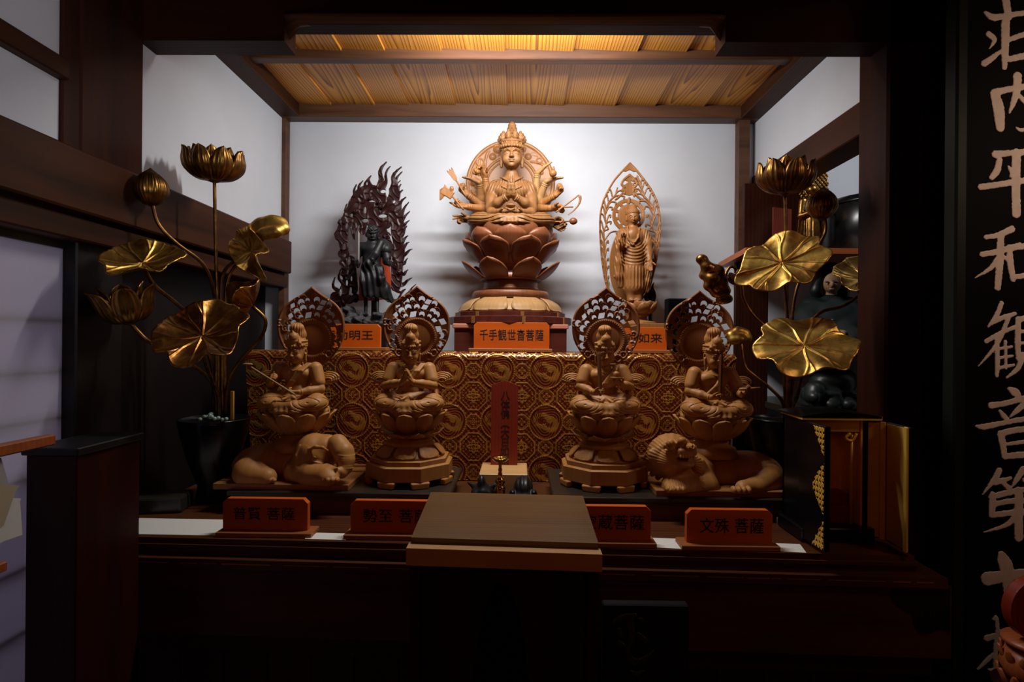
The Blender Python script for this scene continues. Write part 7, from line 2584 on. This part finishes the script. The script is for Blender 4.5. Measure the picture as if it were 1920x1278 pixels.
def left_lotus():
    Y0 = 2.15
    cv = vase(402, 785, Y0, .125, 'black lacquer vase holding the gold lotus at the left')
    org = np.array((cv.x, Y0, cv.z - .004))
    root = thing('gold_lotus_arrangement', 'tall gilded lotus arrangement of leaves, buds and a bloom in the left vase', 'altar flowers', tuple(org))
    L = mkL(org, Y0, 0, 0, 1.0)
    k = lambda dy: (Y0 + dy) / F_PX
    G_, D_, C_ = M['gold'], M['gold_dark'], M['gold_red']
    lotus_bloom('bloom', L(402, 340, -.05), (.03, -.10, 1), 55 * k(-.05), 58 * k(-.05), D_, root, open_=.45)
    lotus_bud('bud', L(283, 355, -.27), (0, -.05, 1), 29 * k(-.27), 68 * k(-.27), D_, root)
    lotus_leaf('leaf', L(268, 494, -.39), (.16, -.62, 1), 66 * k(-.39), 68 * k(-.39), G_, root, cup=.26, wave=.05, lobes=6, seed=3)
    lotus_leaf('leaf', L(472, 472, -.06), (-.35, -.85, .40), 68 * k(-.06), 33 * k(-.06), G_, root, cup=.10, wave=.22, lobes=5, seed=8, fold=.25, xdir=(.60, 0, -.8))
    lotus_leaf('leaf', L(380, 630, -.36), (.10, -.76, .86), 77 * k(-.36), 90 * k(-.36), C_, root, cup=.22, wave=.06, lobes=6, seed=5, lip=-.05)
    lotus_leaf('leaf', L(472, 572, -.08), (-.70, -.55, .45), 46 * k(-.08), 44 * k(-.08), C_, root, cup=.20, wave=.08, lobes=5, seed=12, fold=.75, xdir=(.5, .1, .85))
    lotus_bloom('opening_bud', L(244, 606, -.35), (-.15, -.20, 1), 50 * k(-.35), 68 * k(-.35), D_, root, rings=((6, 1.0, 1.0, .1), (4, .6, 1.1, .4)), open_=1.1)
    pod('curled_leaf', None, [L(x, y, dz - .03) for x, y, dz in ((478, 430, -.02), (492, 419, .0), (509, 414, -.01), (524, 418, 0), (530, 429, -.02), (516, 435, -.05), (497, 438, -.05), (482, 438, -.03), (505, 427, -.01), (492, 428, .0), (520, 427, .0))], [13 * k(0)] * 8 + [17 * k(0)] * 3, G_, root)
    stems(L, root, D_, [
        [(402, 336, -.05), (404, 450, -.04), (408, 600, -.02), (411, 785, -.01)],
        [(284, 372, -.27), (296, 418, -.26), (330, 455, -.22), (378, 492, -.14), (398, 535, -.08), (405, 600, -.04), (405, 785, -.02)],
        [(474, 480, -.05), (440, 490, -.03), (420, 510, -.02), (414, 545, -.015), (416, 650, -.01), (417, 785, -.01)],
        [(268, 498, -.385), (290, 535, -.34), (330, 568, -.25), (370, 610, -.14), (398, 690, -.03), (400, 785, .01)],
        [(246, 606, -.35), (258, 620, -.34), (282, 642, -.32), (330, 665, -.22), (388, 705, -.09), (404, 740, -.05), (406, 785, -.03)],
        [(381, 646, -.35), (384, 676, -.26), (398, 715, -.10), (409, 740, -.05), (411, 785, -.035)],
        [(474, 574, -.07), (498, 600, -.05), (488, 635, -.04), (455, 670, -.03), (428, 715, -.01), (421, 785, -.0)],
        [(504, 434, -.03), (490, 452, -.02), (470, 470, .0), (440, 500, .01), (424, 540, .01), (421, 650, .01), (423, 785, .01)]])
    # wooden rod and jade beads resting on the vase mouth
    o = thing('wooden_rod', 'short square golden rod standing in the left vase beside the stems', 'rod', (P(433, 780, Y0).x, Y0 + .01, cv.z - .008))
    a = P(433, 733, Y0 + .01)
    MB().box(-.0052, .0052, -.005, .005, 0, a.z - (cv.z - .008)).build('rod', M['gilt_matte'], o)
    bc = np.array(P(404, 783, Y0 - .08)); bc[2] = cv.z + .008
    o = thing('prayer_beads', 'string of pale jade green beads lying on the rim of the left vase', 'beads', tuple(bc))
    rr = random.Random(1)
    for i in range(14):
        t = i / 13
        p = (-.045 + .085 * t, .03 * math.sin(t * 7) - .02, .004 + .014 * math.sin(t * PI * 1.1) + .004 * (i % 2))
        MB().ball(p, .0072, 12, 8).build('bead', M['jade'], o, True)


def right_lotus():
    Y0 = 2.16
    cv = vase(1456, 785, Y0, .10, 'black lacquer vase holding the gold lotus at the right')
    org = np.array((cv.x + .04, Y0, cv.z - .004))
    root = thing('gold_lotus_arrangement', 'tall gilded lotus arrangement with broad bright leaves in the right vase', 'altar flowers', tuple(org))
    L = mkL(org, Y0, 0, 0, 1.0)
    k = lambda dy: (Y0 + dy) / F_PX
    G_, D_, C_ = M['gold'], M['gold_dark'], M['gold_red']
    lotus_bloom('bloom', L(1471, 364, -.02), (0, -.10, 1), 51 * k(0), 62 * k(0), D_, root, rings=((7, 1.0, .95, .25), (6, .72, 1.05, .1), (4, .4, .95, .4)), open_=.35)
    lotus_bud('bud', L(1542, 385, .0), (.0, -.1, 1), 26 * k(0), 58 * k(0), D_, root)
    lotus_leaf('leaf', L(1466, 492, -.18), (-.42, -.80, .52), 80 * k(-.18), 60 * k(-.18), G_, root, cup=.10, wave=.06, lobes=7, seed=21, lip=-.05, xdir=(.96, 0, .25))
    lotus_leaf('leaf', L(1624, 520, .03), (-.30, -.60, .85), 54 * k(.03), 56 * k(.03), G_, root, cup=.26, wave=.05, lobes=5, seed=17)
    lotus_leaf('leaf', L(1508, 648, -.30), (-.22, -.68, .83), 87 * k(-.3), 80 * k(-.3), G_, root, cup=.08, wave=.07, lobes=6, seed=30, lip=-.06, xdir=(1, 0, -.12))
    pod('curled_leaf', None, [L(x, y, dz) for x, y, dz in ((1316, 486, -.02), (1326, 500, -.03), (1322, 516, -.02), (1336, 522, -.04), (1330, 536, -.03), (1346, 507, -.03), (1352, 525, -.02), (1344, 548, -.03), (1358, 545, -.02), (1364, 560, -.0), (1352, 562, -.0), (1338, 508, .0), (1345, 535, .0))], [11 * k(0), 12 * k(0), 11 * k(0), 12 * k(0), 11 * k(0), 12 * k(0), 13 * k(0), 12 * k(0), 12 * k(0), 10 * k(0), 10 * k(0), 15 * k(0), 15 * k(0)], C_, root)
    pod('curled_leaf', None, [L(x, y, dz) for x, y, dz in ((1372, 628, .02), (1384, 620, .02), (1396, 624, .02), (1400, 634, .02), (1388, 636, .0), (1376, 638, .01))], [10 * k(0)] * 6, G_, root)
    lotus_bloom('seed_pod', L(1384, 532, .0), (-.3, .2, 1), 14 * k(0), 24 * k(0), D_, root, rings=((5, 1, 1, 0),), open_=.6)
    stems(L, root, D_, [
        [(1472, 362, -.02), (1474, 450, -.01), (1476, 600, .0), (1476, 750, .0), (1474, 787, .0)],
        [(1546, 402, .0), (1548, 432, .0), (1536, 458, .0), (1510, 500, .01), (1488, 570, .01), (1482, 700, .01), (1480, 787, .01)],
        [(1468, 500, -.16), (1474, 560, -.05), (1478, 640, -.01), (1478, 787, -.01)],
        [(1624, 524, .03), (1612, 552, .02), (1580, 574, .0), (1535, 588, -.0), (1500, 640, .0), (1486, 720, .0), (1482, 787, .005)],
        [(1508, 670, -.28), (1504, 700, -.15), (1496, 740, -.04), (1486, 765, -.01), (1484, 787, -.01)],
        [(1352, 556, .0), (1362, 510, .02), (1376, 500, .02), (1390, 530, .02), (1394, 560, .02), (1412, 590, .02), (1440, 618, .01), (1466, 660, .01), (1472, 740, .01), (1471, 787, .01)],
        [(1388, 634, .02), (1396, 684, .0), (1412, 702, -.01), (1440, 724, -.01), (1464, 748, -.01), (1471, 770, -.01), (1472, 787, -.015)]])


left_lotus()
right_lotus()

# --- wooden carving at the lower right corner of the picture, standing before the signboard
def corner_carving():
    Y0 = 1.42
    c = P(1945, 1250, Y0); 
    org = np.array((c.x, Y0, 0.0))
    root = thing('carved_lotus_ornament', 'red-brown carved wooden ornament with petals at the bottom right corner', 'carving', tuple(org))
    L = mkL(org, Y0, 0, 0, 1.0)
    k = Y0 / F_PX
    top = L(1945, 1290)[2]
    MB().lathe([(0, 0), (.14, 0), (.14, .03), (.05, .06), (.045, top - .06), (.09, top), (0, top + .01)], 40).build('pedestal', M['redbrown'], root, True)
    l = MB().lathe([(.05, top), (.075, top + .05), (.06, L(0, 1190)[2]), (0, L(0, 1188)[2])], 40).build('petal_cushion', M['orange_wood'], root, True)
    z0 = L(0, 1262)[2]; z1 = L(0, 1222)[2]
    for zz, rr, ph in ((z0 - .05, 62, 0), (z0, 60, .5), (z1, 58, 0)):
        me = petal_mesh('petal', [(.03, zz - .01), (rr * k * .75, zz), (rr * k * .92, zz + .02), (rr * k * .98, zz + .042)], .30, .10, pw=2, tip=.7)
        petal_ring(l, me, M['orange_wood'], 12, ph, .004)
    MB().lathe([(.03, L(0, 1195)[2]), (.072, L(0, 1178)[2]), (.070, L(0, 1172)[2]), (.04, L(0, 1168)[2])], 40).build('collar', M['orange_wood'], root, True)
    zc = L(0, 1110)[2]
    h = 56 * k
    d2 = lambda X, Z: np.maximum(np.hypot(X / 62, Z / 60) / k * 1.0 - 1, -9) * 60 * k
    me = relief_mesh('disc', (-.10, -.10), (.10, .10), .0022, d2, lambda X, Z: .03 - .008 * sstep(.046, .040, np.hypot(X, Z)) + .002 * np.clip(1.3 - np.abs(np.hypot(X, Z) - 52 * k) / .002, 0, 1) * (.5 + .5 * np.cos(np.arctan2(Z, X) * 90)))
    link('disc', me, M['red_lacquer'], root, loc=(0, .01, zc))
    MB().ball((0, -.02, zc), (.040, .02, .040), 24, 14).build('boss', M['orange_wood'], root, True)


corner_carving()
# ================================================================== light
def area(name, loc, target, size, size_y, power, col, spread=180):
    d = bpy.data.lights.new(name, 'AREA')
    d.shape = 'RECTANGLE'; d.size = size; d.size_y = size_y; d.energy = power; d.color = col
    o = bpy.data.objects.new(name, d)
    o.location = loc
    o.rotation_euler = (Vector(target) - Vector(loc)).to_track_quat('-Z', 'Y').to_euler()
    d.spread = math.radians(spread)
    COL.objects.link(o)
    return o


area('strip_lamp', (.0, 2.13, 2.68), (.0, 3.05, 2.26), .72, .04, 20, (.985, .985, .985))
area('strip_lamp', (.0, 2.13, 2.675), (.0, 2.06, 1.6), .72, .04, 13, (.985, .985, .985))
area('daylight', (XL - .75, 1.2, 1.2), (XL, 1.3, 1.0), 1.2, 1.6, 5.5, (.82, .77, 1.0))
area('sign_fill', (1.95, .85, 2.35), (1.74, 1.72, 1.85), .3, .3, 2.2, (1.0, .69, .52), 115)  # added unseen fill that lifts the signboard characters
area('front_red_fill', (.0, -1.0, 2.3), (.0, 1.9, .9), .7, .7, 2.2, (1.0, .26, .10))  # added red-orange fill behind the camera for the dark front faces
area('left_wall_fill', (.2, -.4, 1.8), (-1.3, 1.5, 2.25), 0.5, .8, .95, (.9, .92, 1.0), 42)  # added cool fill, narrowed onto the upper left wall panel
area('niche_fill', (1.75, 2.45, 2.55), (1.95, 3.2, 2.1), .25, .05, 2.8, (.95, .96, 1.0))  # added unseen fill to brighten the niche's back wall

w = bpy.data.worlds.new('world'); scn.world = w
w.use_nodes = True
bg = w.node_tree.nodes['Background']
bg.inputs[0].default_value = (1.0, .35, .22, 1); bg.inputs[1].default_value = .005

vs = scn.view_settings
vs.view_transform = 'Standard'; vs.look = 'None'; vs.exposure = 0.0; vs.gamma = 1.0
vs.use_curve_mapping = False
